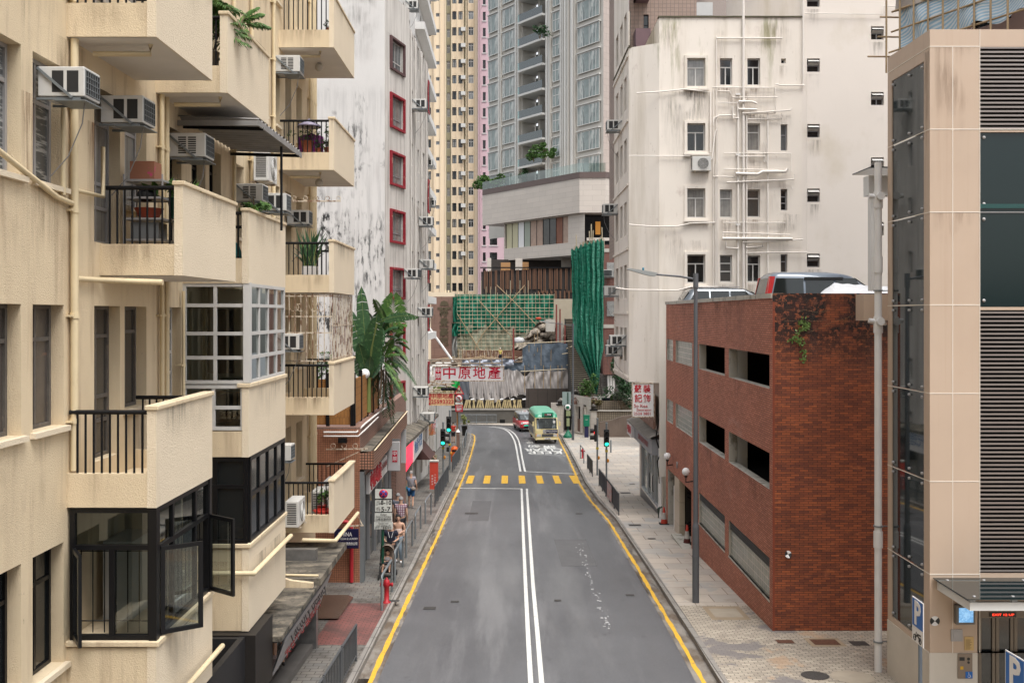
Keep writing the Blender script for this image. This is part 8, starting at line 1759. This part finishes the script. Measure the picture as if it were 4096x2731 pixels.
    if sleeves>0: sv=[(g('pel'),(R_(.090),R_(.068))),(g('sp'),(R_(.084),R_(.064))),(g('ch'),(R_(.100),R_(.070))),(mixp('ch','nk',.75),R_(.045)),(g('ls'),R_(.047)),(mixp('ls','le',sleeves),R_(.040)),(g('rs'),R_(.047)),(mixp('rs','re',sleeves),R_(.040))]; se=[(0,1),(1,2),(2,3),(2,4),(4,5),(2,6),(6,7)]
    else: sv=[(g('pel'),(R_(.084),R_(.062))),(g('sp'),(R_(.076),R_(.057))),(mixp('sp','ch',1.0),(R_(.100),R_(.072)))]; se=[(0,1),(1,2)]
    skinmesh(sv,se,shirt,'shirt',root,pos,rot,2)
    kl='la' if long_trousers else 'lk'
    tv=[(mixp('pel','sp',-.05),(R_(.088),R_(.066))),(g('lh'),R_(.068)),(mixp('lh','lk',.95 if not long_trousers else 1),R_(.050)),(g('rh'),R_(.068)),(mixp('rh','rk',.95 if not long_trousers else 1),R_(.050))]; te=[(0,1),(1,2),(0,3),(3,4)]
    if long_trousers: tv+=[(mixp('lk','la',.95),R_(.035)),(mixp('rk','ra',.95),R_(.035))]; te+=[(2,5),(4,6)]
    if bottom: skinmesh(tv,te,bottom,'trousers' if long_trousers else 'shorts',root,pos,rot,2)
    for a in ('la','ra'):
        q=V(g(a)); t=V(toe(a)); MB().sphere((q+t)/2+V((0,-.004*H,-.006*H)),.045*H,8,0,(.55,1.35,.55)).build('shoe',shoes or blacksign,root,False)
    return root
cl=lambda n,c,**k:M(n,c,.85,**k)
plaid=bpy.data.materials.new('plaid_shirt'); t=nt(plaid); t.nodes.clear(); nb=NB(t); o=nb.n('ShaderNodeOutputMaterial'); d=nb.n('ShaderNodeBsdfPrincipled',i_Roughness=.85); tc=nb.n('ShaderNodeTexCoord'); sp=nb.n('ShaderNodeSeparateXYZ'); nb.l(tc.outputs['Object'],sp.inputs[0]); cb=nb.n('ShaderNodeCombineXYZ'); nb.l(sp.outputs[0],cb.inputs[0]); nb.l(sp.outputs[2],cb.inputs[1]); bt=nb.n('ShaderNodeTexBrick',offset=0); nb.l(cb.outputs[0],bt.inputs['Vector']); bt.inputs['Scale'].default_value=1; bt.inputs['Brick Width'].default_value=.075; bt.inputs['Row Height'].default_value=.085; bt.inputs['Mortar Size'].default_value=.012; bt.inputs['Color1'].default_value=(.52,.46,.48,1); bt.inputs['Color2'].default_value=(.42,.34,.38,1); bt.inputs['Mortar'].default_value=(.17,.05,.09,1); nb.l(bt.outputs[0],d.inputs[0]); nb.l(d.outputs[0],o.inputs[0])
p=G(944,1166,PV); H=1.74
pm_=person('man walking away in grey T-shirt and blue shorts, carrying a teal umbrella',p,math.pi,H,dict(le=(.135,.02,.64),lw=(.15,-.03,.52),re=(-.14,.03,.64),rw=(-.15,-.02,.53),lk=(.05,-.05,.285),la=(.05,-.03,.05),rk=(-.05,.01,.28),ra=(-.055,.10,.07)),cl('shirt_grey',(.26,.26,.29)),cl('shorts_blue',(.03,.12,.28)),hairg,shoes=whitesign)
MB().sphere((-.12,.17,.92),.11,8,0,(1.2,.6,.8)).build('waist_bag',cl('bag_grey',(.28,.25,.22)),pm_,False); MB().tube([(-.12,.14,1.0),(0,.13,1.2),(.12,.06,1.43)],.012,4).build('bag_strap',cl('bag_grey',(0,0,0)),pm_,False)
ux=p.x-.36; o=thing('umbrella','half-furled teal umbrella held by the man in blue shorts','umbrella',(ux,p.y,p.z+.35)); MB().lathe((ux,p.y,p.z+.2),[(.0001,0),(.05,.22),(.20,.75),(.13,.82),(.03,.86)],10).build('canopy',M('umbrella_teal',(.01,.24,.25),.6,var=.3,vs=6),o); MB().tube([(ux,p.y,p.z+.1),(ux,p.y,p.z+1.15)],.01,5).build('shaft',steelg,o)
Y=36.9; p=V((-4.02,Y,rz(Y)+PV)); person('grey-haired man in white and maroon checked shirt walking away beyond the pushchair',p,math.pi,1.78,dict(lk=(.05,-.04,.285),la=(.05,-.05,.05),ra=(-.05,.06,.05)),plaid,cl('shorts_dark',(.03,.03,.035)),hairg)
Y=38.2; p=V((-4.27,Y,rz(Y)+PV)); person('grey-haired man in dark grey shirt, mostly hidden behind the one in the checked shirt',p,math.pi,1.74,{},cl('shirt_slate',(.12,.13,.16)),cl('shorts_dark',(.03,.03,.035)),hairg)
Y=33.4; p=V((-3.72,Y,rz(Y)+PV)); person('woman in pale pink strapless top and light jeans walking toward the camera',p,0,1.64,dict(le=(.13,.0,.66),lw=(.03,-.10,.62),re=(-.12,.0,.65),rw=(-.02,-.10,.60),lk=(.05,-.05,.285),ra=(-.05,.08,.06)),cl('top_pink',(.62,.49,.44)),cl('jeans_light',(.22,.28,.34)),hairb,long_trousers=True,sleeves=0,longhair=True,shoes=whitesign)
Y=31.95; p=V((-3.80,Y,rz(Y)+PV)); pw_=person('person in navy top and white face mask pushing the pushchair',p,0,1.60,dict(le=(.15,.0,.66),lw=(.09,-.14,.64),re=(-.15,.0,.66),rw=(-.09,-.14,.64),lk=(.05,-.05,.285),ra=(-.05,.09,.06)),cl('top_navy',(.012,.014,.03)),cl('trousers_navy',(.015,.017,.03)),hairb,long_trousers=True,longhair=True,sleeves=.6)
MB().sphere((0,-.085,1.425),.055,8,0,(1,.6,.9)).build('face_mask',whitesign,pw_,False); MB().tube([(-.08,-.07,1.3),(-.03,-.12,1.12)],.008,4).tube([(.08,-.07,1.3),(.03,-.12,1.12)],.008,4).build('lanyard',whitesign,pw_,False)
# pushchair
Y=31.1; p=V((-3.80,Y,rz(Y)+PV)); o=thing('pushchair','taupe-hooded black pushchair with a child facing the camera, left pavement','pushchair',tuple(p)); x,y,z=p
hoodm=M('hood_taupe',(.24,.19,.155),.85,var=.15); 
m=MB(); m.grid(lambda u,v:(x+.22*math.cos(math.pi*u)*(1-.25*v),y+.05-.28*(1-v),z+.82+.24*math.sin(math.pi*u)*(1-.15*v)+.02*math.sin(v*18)),16,8); m.grid(lambda u,v:(x+.21*math.cos(math.pi*u)*v,y+.05,z+.82+.235*math.sin(math.pi*u)*v),12,3); m.build('hood',hoodm,o)
m=MB(); m.q([(x-.18,y-.02,z+.42),(x+.18,y-.02,z+.42),(x+.18,y+.14,z+.95),(x-.18,y+.14,z+.95)]); m.box(x-.18,x+.18,y-.28,y-.02,z+.38,z+.42); m.build('seat',hoodm,o)
m=MB()
for sg in (-1,1): m.tube([(x+sg*.23,y+.32,z+1.02),(x+sg*.22,y+.05,z+.72),(x+sg*.22,y-.35,z+.14)],.016,6); m.tube([(x+sg*.22,y+.3,z+.14),(x+sg*.22,y-.1,z+.5)],.016,6)
m.tube([(x-.23,y+.32,z+1.02),(x+.23,y+.32,z+1.02)],.02,6); m.tube([(x-.22,y-.3,z+.5),(x,y-.38,z+.52),(x+.22,y-.3,z+.5)],.018,6); m.build('frame',blackiron,o)
MB().box(x-.19,x+.19,y-.1,y+.25,z+.17,z+.33).build('basket',cl('basket_black',(.02,.02,.02)),o)
for sx_ in (-1,1):
    for yy in (-.36,.3): MB().lathe((x+sx_*.24-.02,y+yy,z+.09),[(.0001,0),(.09,0),(.09,.04),(.0001,.04)],12,0,'x').build('wheel',tyre,o)
c=thing('person','small child in a striped top sitting in the pushchair with bare feet','child',(x,y,z)); H=.8
def ch(pt): return (x+pt[0],y+pt[1],z+pt[2])
vs=[((0,-.05,.47),(.075,.06)),((0,.0,.60),(.075,.06)),((0,.02,.68),.03),((0,-.0,.76),(.055,.06)),((.09,-.01,.64),.03),((.13,-.1,.56),.024),((.08,-.18,.52),.018),((-.09,-.01,.64),.03),((-.13,-.1,.56),.024),((-.06,-.18,.52),.018),((.06,-.1,.47),.05),((.09,-.27,.46),.036),((.09,-.31,.28),.026),((.09,-.37,.26),.02),((-.06,-.1,.47),.05),((-.11,-.27,.46),.036),((-.13,-.31,.28),.026),((-.13,-.37,.26),.02)]
ed=[(0,1),(1,2),(2,3),(1,4),(4,5),(5,6),(1,7),(7,8),(8,9),(0,10),(10,11),(11,12),(12,13),(0,14),(14,15),(15,16),(16,17)]
skinmesh(vs,ed,skin,'body',c,None,0,2); skinmesh([((0,-.05,.5),(.09,.075)),((0,.0,.60),(.09,.072)),((.09,-.01,.64),.04),((-.09,-.01,.64),.04)],[(0,1),(1,2),(1,3)],cl('top_stripe',(.35,.33,.34),var=.4,vs=20),'shirt',c,None,0,2); skinmesh([((0,-.06,.47),(.09,.07)),((.06,-.12,.47),.062),((.09,-.27,.46),.05),((-.06,-.12,.47),.062),((-.11,-.27,.46),.05)],[(0,1),(1,2),(0,3),(3,4)],cl('shorts_dark',(.03,.03,.035)),'trousers',c,None,0,2)
MB().sphere((0,-.0,.77),.075,12,0,(.95,1,1.1)).build('head',skin,c,False); MB().sphere((0,.02,.80),.076,12,0,(1,1,.95)).build('hair',hairb,c,False)
m=MB(); m.sphere((.025,-.073,.77),.008,6); m.sphere((-.025,-.073,.77),.008,6); m.build('eyes',blacksign,c,False)
# others
Y=57; p=V((P(997,0,Y).x,Y,rz(Y)+PV)); pg=person('person in olive top and cap raising a red bag beside the red utility box',p,-.7,1.72,dict(le=(.15,-.08,.72),lw=(.08,-.12,.80),re=(-.19,-.02,.78),rw=(-.27,-.06,.86)),cl('top_olive',(.14,.125,.08)),cl('shorts_dark',(.03,.03,.035)),cl('cap_dark',(.06,.045,.04)),sleeves=.8)
MB().prism([(-.08,0),(.08,0),(.04,.17),(-.04,.17)],lambda u,v,d_:(p.x-.40+u,p.y-.35+d_,p.z+1.22+v),-.03,.03).build('bag',M('bag_red',(.4,.03,.05),.6,var=.1)); o=bpy.data.objects['bag']; tag(o,'small red bag lifted by the person in the olive top','bag')
Y=84; p=V((P(1041,0,Y).x,Y,rz(Y)+PV)); person('man in bright red shirt standing behind the farther left traffic light',p,math.pi*.9,1.75,{},cl('shirt_red',(.50,.04,.02)),cl('shorts_dark',(.03,.03,.035)),hairb)
p=V((-5.0,21.6,rz(21.6)+.27)); person('bare-legged shop worker in black standing inside the open shop below the sign board',p,.4,1.62,{},cl('shirt_black',(.02,.02,.025)),cl('shorts_dark',(.03,.03,.035)),hairb)
Y=105.6; q=P(1149,832,Y); person('construction worker in yellow vest and white helmet on the site deck',q,.3,1.55,dict(le=(.15,-.05,.66),lw=(.1,-.1,.6)),cl('vest_yellow',(.5,.42,.10)),cl('trousers_navy',(.015,.017,.03)),whitesign,long_trousers=True)
# ---------------- plants
def frond(m,base,d,L,droop,nl=22,w=.20,seed=0,ml=0,ms=1,thick=.012,stiff=.0):
    r=random.Random(seed); d=V(d).normalized(); side=d.cross(V((0,0,1)))
    if side.length<.1: side=V((1,0,0))
    side.normalize(); pts=[]
    for k in range(11): t=k/10; pts.append(V(base)+d*(L*t)+V((0,0,-droop*L*t*t)))
    m.tube([tuple(p) for p in pts],thick,4,ms,r1=thick*.3)
    for k in range(nl):
        t=.18+.82*k/nl; i=min(9,int(t*10)); p=pts[i]+(pts[i+1]-pts[i])*(t*10-i); tg=(pts[i+1]-pts[i]).normalized(); ll=w*L*(.35+math.sin(math.pi*min(1,t*.9+.1)))*.75
        for s_ in (-1,1):
            dr=(side*s_*.85+tg*.55+V((0,0,.15-r.random()*.35-stiff*0))).normalized(); n=dr.cross(tg).normalized(); ww=.020*L/1.2+.007; e=p+dr*ll; mid=p+dr*ll*.5+V((0,0,.01)); e=e+V((0,0,-ll*.35))
            wv=tg*ww; m.q([p-wv*.4,mid-wv,e,mid+wv],ml)
def bleaf(m,base,dirv,L,W,droop,seed=0,ml=0,ms=1,twist=0):
    r=random.Random(seed); d=V(dirv).normalized(); side=d.cross(V((0,-1,.2))); side=side.normalized() if side.length>.1 else V((1,0,0)); pts=[V(base)+d*(L*t/12)+V((0,0,-droop*L*(t/12)**2)) for t in range(13)]
    m.tube([tuple(p) for p in pts],.02*W/.5,5,ms,r1=.004); 
    for s_ in (-1,1):
        for k in range(2,12):
            a,b=pts[k],pts[k+1]; wa=W*math.sin(math.pi*min(1,(k-1.2)/11))**.6; wb=W*math.sin(math.pi*min(1,(k-.2)/11))**.6 if k<11 else 0
            j=r.uniform(.85,1.05); dz=-.18*W; tg=(b-a)
            m.q([a,b-tg*(.08 if r.random()<.5 else 0),b-tg*.05+side*s_*wb*j+V((0,0,dz)),a+side*s_*wa*j+V((0,0,dz))],ml,True)
def bush(m,c,rad,n,ls,seed,ml=0,sq=(1,1,1)):
    r=random.Random(seed); cl_=[(V((r.gauss(0,.45),r.gauss(0,.45),r.gauss(0,.45))),r.uniform(.25,.55)) for _ in range(9)]
    for k in range(n):
        cc,cr_=r.choice(cl_); v=V((r.gauss(0,1),r.gauss(0,1),r.gauss(0,1))).normalized()*cr_*r.uniform(.6,1); p=cc+v; p=V(c)+V((p.x*rad*sq[0],p.y*rad*sq[1],p.z*rad*sq[2])); leafv(m,p,r,ls*r.uniform(.6,1.3),ml)
def leafv(m,p,r,s_,ml=0):
    a=V((r.gauss(0,1),r.gauss(0,1),r.gauss(0,.6))).normalized(); b=a.cross(V((r.gauss(0,1),r.gauss(0,1),r.gauss(0,1)))).normalized(); m.q([p-a*s_,p+b*s_*.4,p+a*s_,p-b*s_*.4],ml)
def pot(o,c,r,h,mat): MB().lathe(c,[(r*.7,0),(r,h),(r*1.08,h),(r*.9,h*.95)],14).build('pot',mat,o)
PT=lambda x,y,Y:P(x,y,Y)
# banana and palms on the podium terrace
o=thing('banana_plant','banana plant with huge paddle leaves over the reed fence','plant',(-4.9,33.6,6.1)); m=MB(); bs=PT(846,905,33.6)
m.tube([tuple(bs+V((0,0,-.6))),tuple(bs+V((.02,0,.6)))],.09,8,1,r1=.06)
b2=bs+V((0,0,.4))
def toward(x,y,Y=33.6,b=b2): return (PT(x,y,Y)-b)
for i,(x_,y_,W_,dr) in enumerate(((829,655,.26,.0),(868,705,.34,.05),(882,735,.24,.1),(820,770,.22,.15),(800,690,.24,.1),(852,800,.16,.2))):
    v=toward(x_,y_,33.6+(-.5 if i%2 else .3)); bleaf(m,b2,v+V((0,0,dr*v.length)),v.length,W_,dr,i)
q0=PT(866,742,33.2); m.tube([tuple(b2),tuple((b2+q0)/2+V((-.05,0,.1))),tuple(q0)],.028,6,1); v=PT(964,722,32.9)-q0; bleaf(m,q0,v+V((0,0,.42)),v.length*1.06,.17,.30,9)
for x_,y_,W_ in ((838,700,.3),(880,800,.2),(812,810,.25)): v=PT(x_,y_,34)-b2; bleaf(m,b2,v,v.length,W_,.05,int(x_))
m.build('leaves',[leafd,M('banana_rib',(.16,.20,.06),.6,var=.1)],o)
def palm(label,base,top,fr,seed,name='palm'):
    o=thing(name,label,'palm',tuple(base)); MB().tube([tuple(base),tuple((V(base)+V(top))/2+V((.03,0,0))),tuple(top)],.04,7,r1=.03).build('stem',stemm,o); m=MB()
    for i,(x_,y_,dr) in enumerate(fr): v=PT(x_,y_,V(top).y+((i*37)%7-3)*.12)-V(top); L=v.length; frond(m,top,v+V((0,0,dr*L)),L*1.02,dr,38,.26,seed+i)
    m.build('fronds',[leafm if seed%2 else leafd,stemm],o); return o
Y=35.2; palm('tallest feathery palm on the podium, beside the red windows',PT(898,880,Y),PT(900,790,Y),[(852,650,.3),(905,640,.25),(945,705,.5),(945,800,.75),(925,825,.6),(860,700,.4),(880,660,.35),(935,740,.45),(948,770,.65)],1)
palm('middle palm arching over the reed fence posts',PT(868,900,34.6),PT(868,780,34.6),[(835,690,.3),(905,700,.3),(920,770,.5),(915,830,.6),(840,760,.4),(890,720,.3),(845,830,.7),(925,735,.4)],6)
palm('lower palm drooping over the tiled podium parapet',PT(880,935,34.2),PT(880,850,34.2),[(915,860,.5),(905,905,.7),(885,925,.8),(860,880,.6),(925,835,.4),(900,880,.5),(868,910,.8),(895,830,.3),(850,850,.4)],4)
palm('light green palm leaning over the tiled parapet',PT(872,915,34.0),PT(876,830,34.0),[(905,760,.3),(930,800,.5),(925,850,.7),(850,790,.4),(900,860,.7),(865,760,.3),(915,780,.4),(855,860,.8),(890,900,.9)],3)
palm('dark bushy palm between the banana leaves and the mouldy wall',PT(885,900,36),PT(885,815,36),[(915,800,.4),(905,850,.6),(870,780,.3),(900,770,.3),(925,880,.8),(860,830,.5),(895,870,.8)],2)
o=thing('shrub','dark leafy shrub hanging low at the end of the reed fence','shrub',tuple(PT(888,905,35))); m=MB(); 
for i,(x_,y_) in enumerate(((895,925),(905,905),(875,920),(885,935),(910,890))): v=PT(x_,y_,34.6)-PT(886,880,35); frond(m,PT(886,880,35),v+V((0,0,.3)),v.length*1.1,.4,16,.3,60+i)
m.build('leaves',[leafd,stemm],o)
o=thing('hedge','clipped hedge seen through the bars of the rusty caged balcony','hedge',tuple(PT(745,880,31))); m=MB(); bush(m,PT(748,868,31.2),.55,900,.05,5,0,(1,.5,.9)); m.build('leaves',leafm,o)
# tall bamboo palm in a pot, top balcony
Y=16.3; o=thing('potted_palm','potted bamboo palm with arching fronds on the top middle balcony','potted plant',(-4.95,Y,13.98)); pot(o,(-4.95,Y,13.98),.2,.3,M('pot_grey',(.30,.29,.27),.8,var=.2)); m=MB(); r=random.Random(3)
for k in range(11):
    b=V((-4.95+r.uniform(-.3,.12),Y+r.uniform(-.1,.1),14.2)); t=b+V((r.uniform(-.15,.2),r.uniform(-.1,.3),r.uniform(.5,1.2))); m.tube([tuple(b),tuple(t)],.016,5,1)
    for j in range(6): a=r.uniform(0,6.28); frond(m,b+(t-b)*r.uniform(.5,1),(math.cos(a),math.sin(a)*.7,r.uniform(.2,.9)),r.uniform(.5,.9),r.uniform(.3,.6),16,.30,k*10+j,thick=.006)
for x_,y_ in ((615,95),(622,45),(600,60),(590,20),(610,15),(570,40)): b=PT(552,60,Y+.6); v=PT(x_,y_,Y+.8)-b; frond(m,b,v+V((0,0,.4)),v.length*1.1,.35,34,.28,int(x_))
m.build('fronds',[leafm,stemm],o)
# snake plant
Y=24.8; o=thing('snake_plant','snake plant with upright yellow-edged leaves in a white trough on the far balcony','potted plant',(-5.05,Y,10.98)); MB().box(-5.15,-4.78,Y-.1,Y+.12,10.97,11.2).build('pot',whitesign,o); m=MB(); r=random.Random(6)
for k in range(46):
    b=V((-5.0+r.uniform(-.12,.16),Y+r.uniform(-.08,.1),11.2)); h_=r.uniform(.35,1.05); dx=r.gauss(0,.22); dy=r.gauss(0,.1); sd_=V((.028,.01,0)); mid=b+V((dx*.5,dy*.5,h_*.55)); t=b+V((dx*1.2,dy,h_)); 
    m.q([b-sd_*.6,b+sd_*.6,mid+sd_,mid-sd_],0); m.q([mid-sd_,mid+sd_,t,t],0); m.q([b+sd_*.6,b+sd_*.8,mid+sd_*1.3,mid+sd_],1)
m.build('leaves',[leafd,M('leaf_yellow_edge',(.32,.30,.09),.6,var=.1)],o)
def potplant(label,c,r_,h_,n,ls,mat,pm,seed,group='potted plants',sq=(1,1,1)):
    o=thing('potted_plant',label,'potted plant',tuple(c),group=group); pot(o,tuple(c),r_,h_,pm); m=MB(); R0=random.Random(seed)
    for k in range(5): m.tube([tuple(V(c)+V((0,0,h_*.9))),tuple(V(c)+V((R0.gauss(0,r_),R0.gauss(0,r_),h_+r_*2*R0.uniform(.6,1.4))))],.006,4,1)
    bush(m,V(c)+V((0,0,h_+r_*1.4*sq[2])),r_*1.5,n,ls,seed,0,sq); m.build('leaves',[mat,stemm],o); return o
g='potted plants on the beige building'
potplant('spiky green plant in a red pot on the lowest far balcony',(-4.72,25.1,5.0),.13,.2,140,.06,leafm,M('bowl_red',(0,0,0)),1,g,(1,1,1.3))
potplant('flowering plant in a rusty pot behind the far balcony railing under the umbrella',(-5.0,24.65,13.98),.16,.3,160,.04,leafm,terra,2,g)
potplant('small leafy plant at the right end of the far balcony railing, with tall stems',(-4.5,24.65,13.98),.10,.15,150,.035,leafm,terra,3,g,(1,1,2.2))
potplant('low pot plant between the two taller ones on the far balcony',(-4.72,24.62,13.98),.09,.12,90,.03,leafd,terra,4,g)
potplant('tiny green plant on the topmost far balcony',(-4.48,24.6,16.98),.06,.08,60,.03,leafd,terra,5,g)
potplant('spider plant spilling over the upper middle parapet',(-4.62,18.0,11.6),.12,.22,260,.07,leafm,blacksign,6,g,(1.6,1.6,.6))
potplant('broad-leaved plant in a dark green trough behind the middle left balcony railing',(-4.85,14.6,11.4),.16,.3,60,.13,leafm,gp,7,g,(1.3,1,.6))
g='pots and shrubs on the far right terrace'
gz=CZ-(925-CY)/(FX/93.5)
for i,(px,rr,n,lab) in enumerate(((1400,.42,220,'dark blue pot with low green leaves, leftmost on the planter wall'),(1414,.2,120,'small terracotta pot second along the planter wall'),(1421,.2,120,'small terracotta pot third along the planter wall'),(1432,.42,60,'large black pot on the planter wall'),(1441,.25,200,'brown pot with tall stems near the right end of the planter wall'))):
    x_=(px*1.0-CX-8)/(FX/93.5); potplant(lab,(x_,93.6,gz),rr,rr*1.1,n,.12,leafm if i%2 else leafd,[M('pot_navy',(.03,.04,.06),.6),terra,terra,blacksign,terra][i],20+i,g,(1,1,1.6 if i==4 else .8))
def shrub(label,px,py,Y,rad,n,ls,mat,seed,sq=(1,1,1),g_=None):
    c=PT(px,py,Y); o=thing('shrub',label,'shrub',tuple(c-V((0,0,rad*sq[2]))),group=g_); m=MB(); bush(m,c,rad,n,ls,seed,0,sq); 
    for k in range(4): m.tube([tuple(c-V((0,0,rad*1.3*sq[2]))),tuple(c+V((R.gauss(0,.4)*rad,0,rad*.5*sq[2])))],.03*rad,4,1)
    m.build('leaves',[mat,stemm],o); return o
shrub('green shrub at the foot of the outdoor staircase',1346,897,94.5,1.0,900,.14,leafm,31,(1,.7,1.4))
shrub('pinkish-brown feathery shrub over the cream gate wall',1335,925,93.2,.8,700,.13,M('shrub_pink',(.25,.14,.11),.7,var=.3),32,(1.6,.6,.7))
shrub('brown dry shrub right of the pinkish one over the gate wall',1360,925,93.0,.7,500,.12,M('shrub_dry',(.18,.15,.06),.7,var=.3),33,(1.6,.6,.7))
shrub('tall dark shrub behind the terrace pots by the cream building',1432,875,92.6,1.4,1200,.16,leafd,34,(.8,.6,1.3))
shrub('greyish shrub rising beside the tall dark one on the terrace',1428,905,92.4,.8,700,.12,M('shrub_grey',(.12,.15,.10),.7,var=.4),35,(.8,.6,1.4))
g='plants on the podium roof terrace'
shrub('clump of green shrubs at the left end of the podium roof terrace',1120,421,141,1.4,900,.25,leafm,41,(1.3,.6,.9),g); shrub('second clump of shrubs on the podium terrace, right of the corner one',1137,418,139.5,1.2,800,.25,leafm,42,(1.3,.6,1),g)
shrub('bare-stemmed shrub before the balcony stack on the podium terrace',1200,402,136,.9,350,.22,leafd,43,(.8,.5,1.6),g); shrub('small bright green shrub at the right of the podium terrace',1350,388,127,.7,300,.2,M('leaf_lime',(.16,.24,.05),.6,var=.3),44,(.9,.5,1.2),g)
for i,(px,py,Y,n) in enumerate(((1226,355,131.5,700),(1252,350,130,900),(1240,132-60,130.5,300))):
    shrub(['leafy balcony planting on the lowest tower balcony, left clump','leafy balcony planting on the lowest tower balcony, right clump','dark planting on a high tower balcony'][i],px,py,Y,1.0,n,.2,leafm if i<2 else leafd,50+i,(1.2,.5,.8),'balcony plants on the grey tower')
p=G(1067,1000,PV); o=thing('potted_bush','rounded yellow-green bush in a dark tub at the left kerb by the bend','potted plant',tuple(p)); c=PT(1066,966,p.y); m=MB(); bush(m,c,.42,1500,.07,71,0,(.85,.8,.8)); m.build('leaves',M('leaf_yellow_green',(.30,.33,.12),.6,var=.3,vs=6),o); MB().lathe(p,[(.2,0),(.28,.9),(.3,.9)],12).build('tub',blacksign,o)
# ---------------- the street behind the camera (unseen blocks added to darken reflections and front walls)
g='buildings behind the footbridge'
def back(name,label,x0,x1,y0,y1,z1,mat,rows=8):
    b=thing(name,label,'building',((x0+x1)/2,(y0+y1)/2,rz(y0)),group=g); xs_=x0 if x0>0 else x1; dn=1 if x0>0 else -1; hs=[(y0+1+3*k,y0+2.4+3*k,5+3*j,6.6+3*j) for k in range(int((y1-y0-1)/3)) for j in range(int((z1-6)/3))]
    m=MB(); wallg(m,(xs_,0,0),(0,1,0),(dn,0,0),y0,y1,0,z1,hs,.2,0,0,1); m.q([(x0,y1,0),(x1,y1,0),(x1,y1,z1),(x0,y1,z1)]); m.q([(x0,y0,z1),(x1,y0,z1),(x1,y1,z1),(x0,y1,z1)]); m.build('wall',[mat,gdark],b)
back('apartment_building','plain grey-cream block behind the footbridge on the left',-14,-6.5,-46,-5.5,26,concl); back('apartment_building','plain tan block behind the footbridge on the right',9.5,20,-46,-6,24,M('tan_render',(.42,.33,.25),.9))
b=thing('apartment_building','pale block closing the street far behind the footbridge','building',(0,-56,0),group=g); hs=[(-22+4*k,-20+4*k,6+3*j,7.7+3*j) for k in range(12) for j in range(7)]; m=MB(); wallg(m,(0,-56,0),(1,0,0),(0,-1,0),-26,30,0,30,hs,.2,0,0,1); m.build('wall',[concl,gdark],b)
EXPO=1.15
# ---------------- world, sun, camera
w=bpy.data.worlds.new('World'); SC.world=w; t=nt(w); t.nodes.clear(); nb=NB(t)
sky=nb.n('ShaderNodeTexSky',sky_type='NISHITA'); sky.sun_disc=False; sky.sun_elevation=math.radians(66); sky.sun_rotation=math.radians(150); sky.air_density=1.2; sky.dust_density=3
hs=nb.n('ShaderNodeHueSaturation'); hs.inputs['Saturation'].default_value=.22; nb.l(sky.outputs[0],hs.inputs['Color'])
bg=nb.n('ShaderNodeBackground'); bg.inputs[1].default_value=.13; nb.l(hs.outputs[0],bg.inputs[0])
ow=nb.n('ShaderNodeOutputWorld'); nb.l(bg.outputs[0],ow.inputs[0])
sl=bpy.data.lights.new('sun','SUN'); sl.energy=1.5; sl.angle=math.radians(35); sl.color=(1,.965,.92)
so=bpy.data.objects.new('sun',sl); COL.objects.link(so)
el,az=math.radians(66),math.radians(150)
sd=V((math.sin(az)*math.cos(el),math.cos(az)*math.cos(el),math.sin(el)))
so.rotation_euler=sd.to_track_quat('Z','Y').to_euler(); so.location=(0,0,60)
cd=bpy.data.cameras.new('camera'); cam=bpy.data.objects.new('camera',cd); COL.objects.link(cam); cam.location=(0,0,CZ); cam.rotation_euler=(math.pi/2,0,0)
cd.sensor_width=36; cd.sensor_fit='HORIZONTAL'; cd.lens=36*FX/2352; cd.shift_x=6/2352; cd.shift_y=-62/2352; cd.clip_start=.3; cd.clip_end=2000
SC.camera=cam
SC.view_settings.view_transform='Standard'; SC.view_settings.look='None'; SC.view_settings.exposure=EXPO; SC.view_settings.gamma=1
SC.cycles.use_denoising=True; SC.cycles.max_bounces=6; SC.cycles.transparent_max_bounces=12; SC.cycles.caustics_reflective=False; SC.cycles.caustics_refractive=False
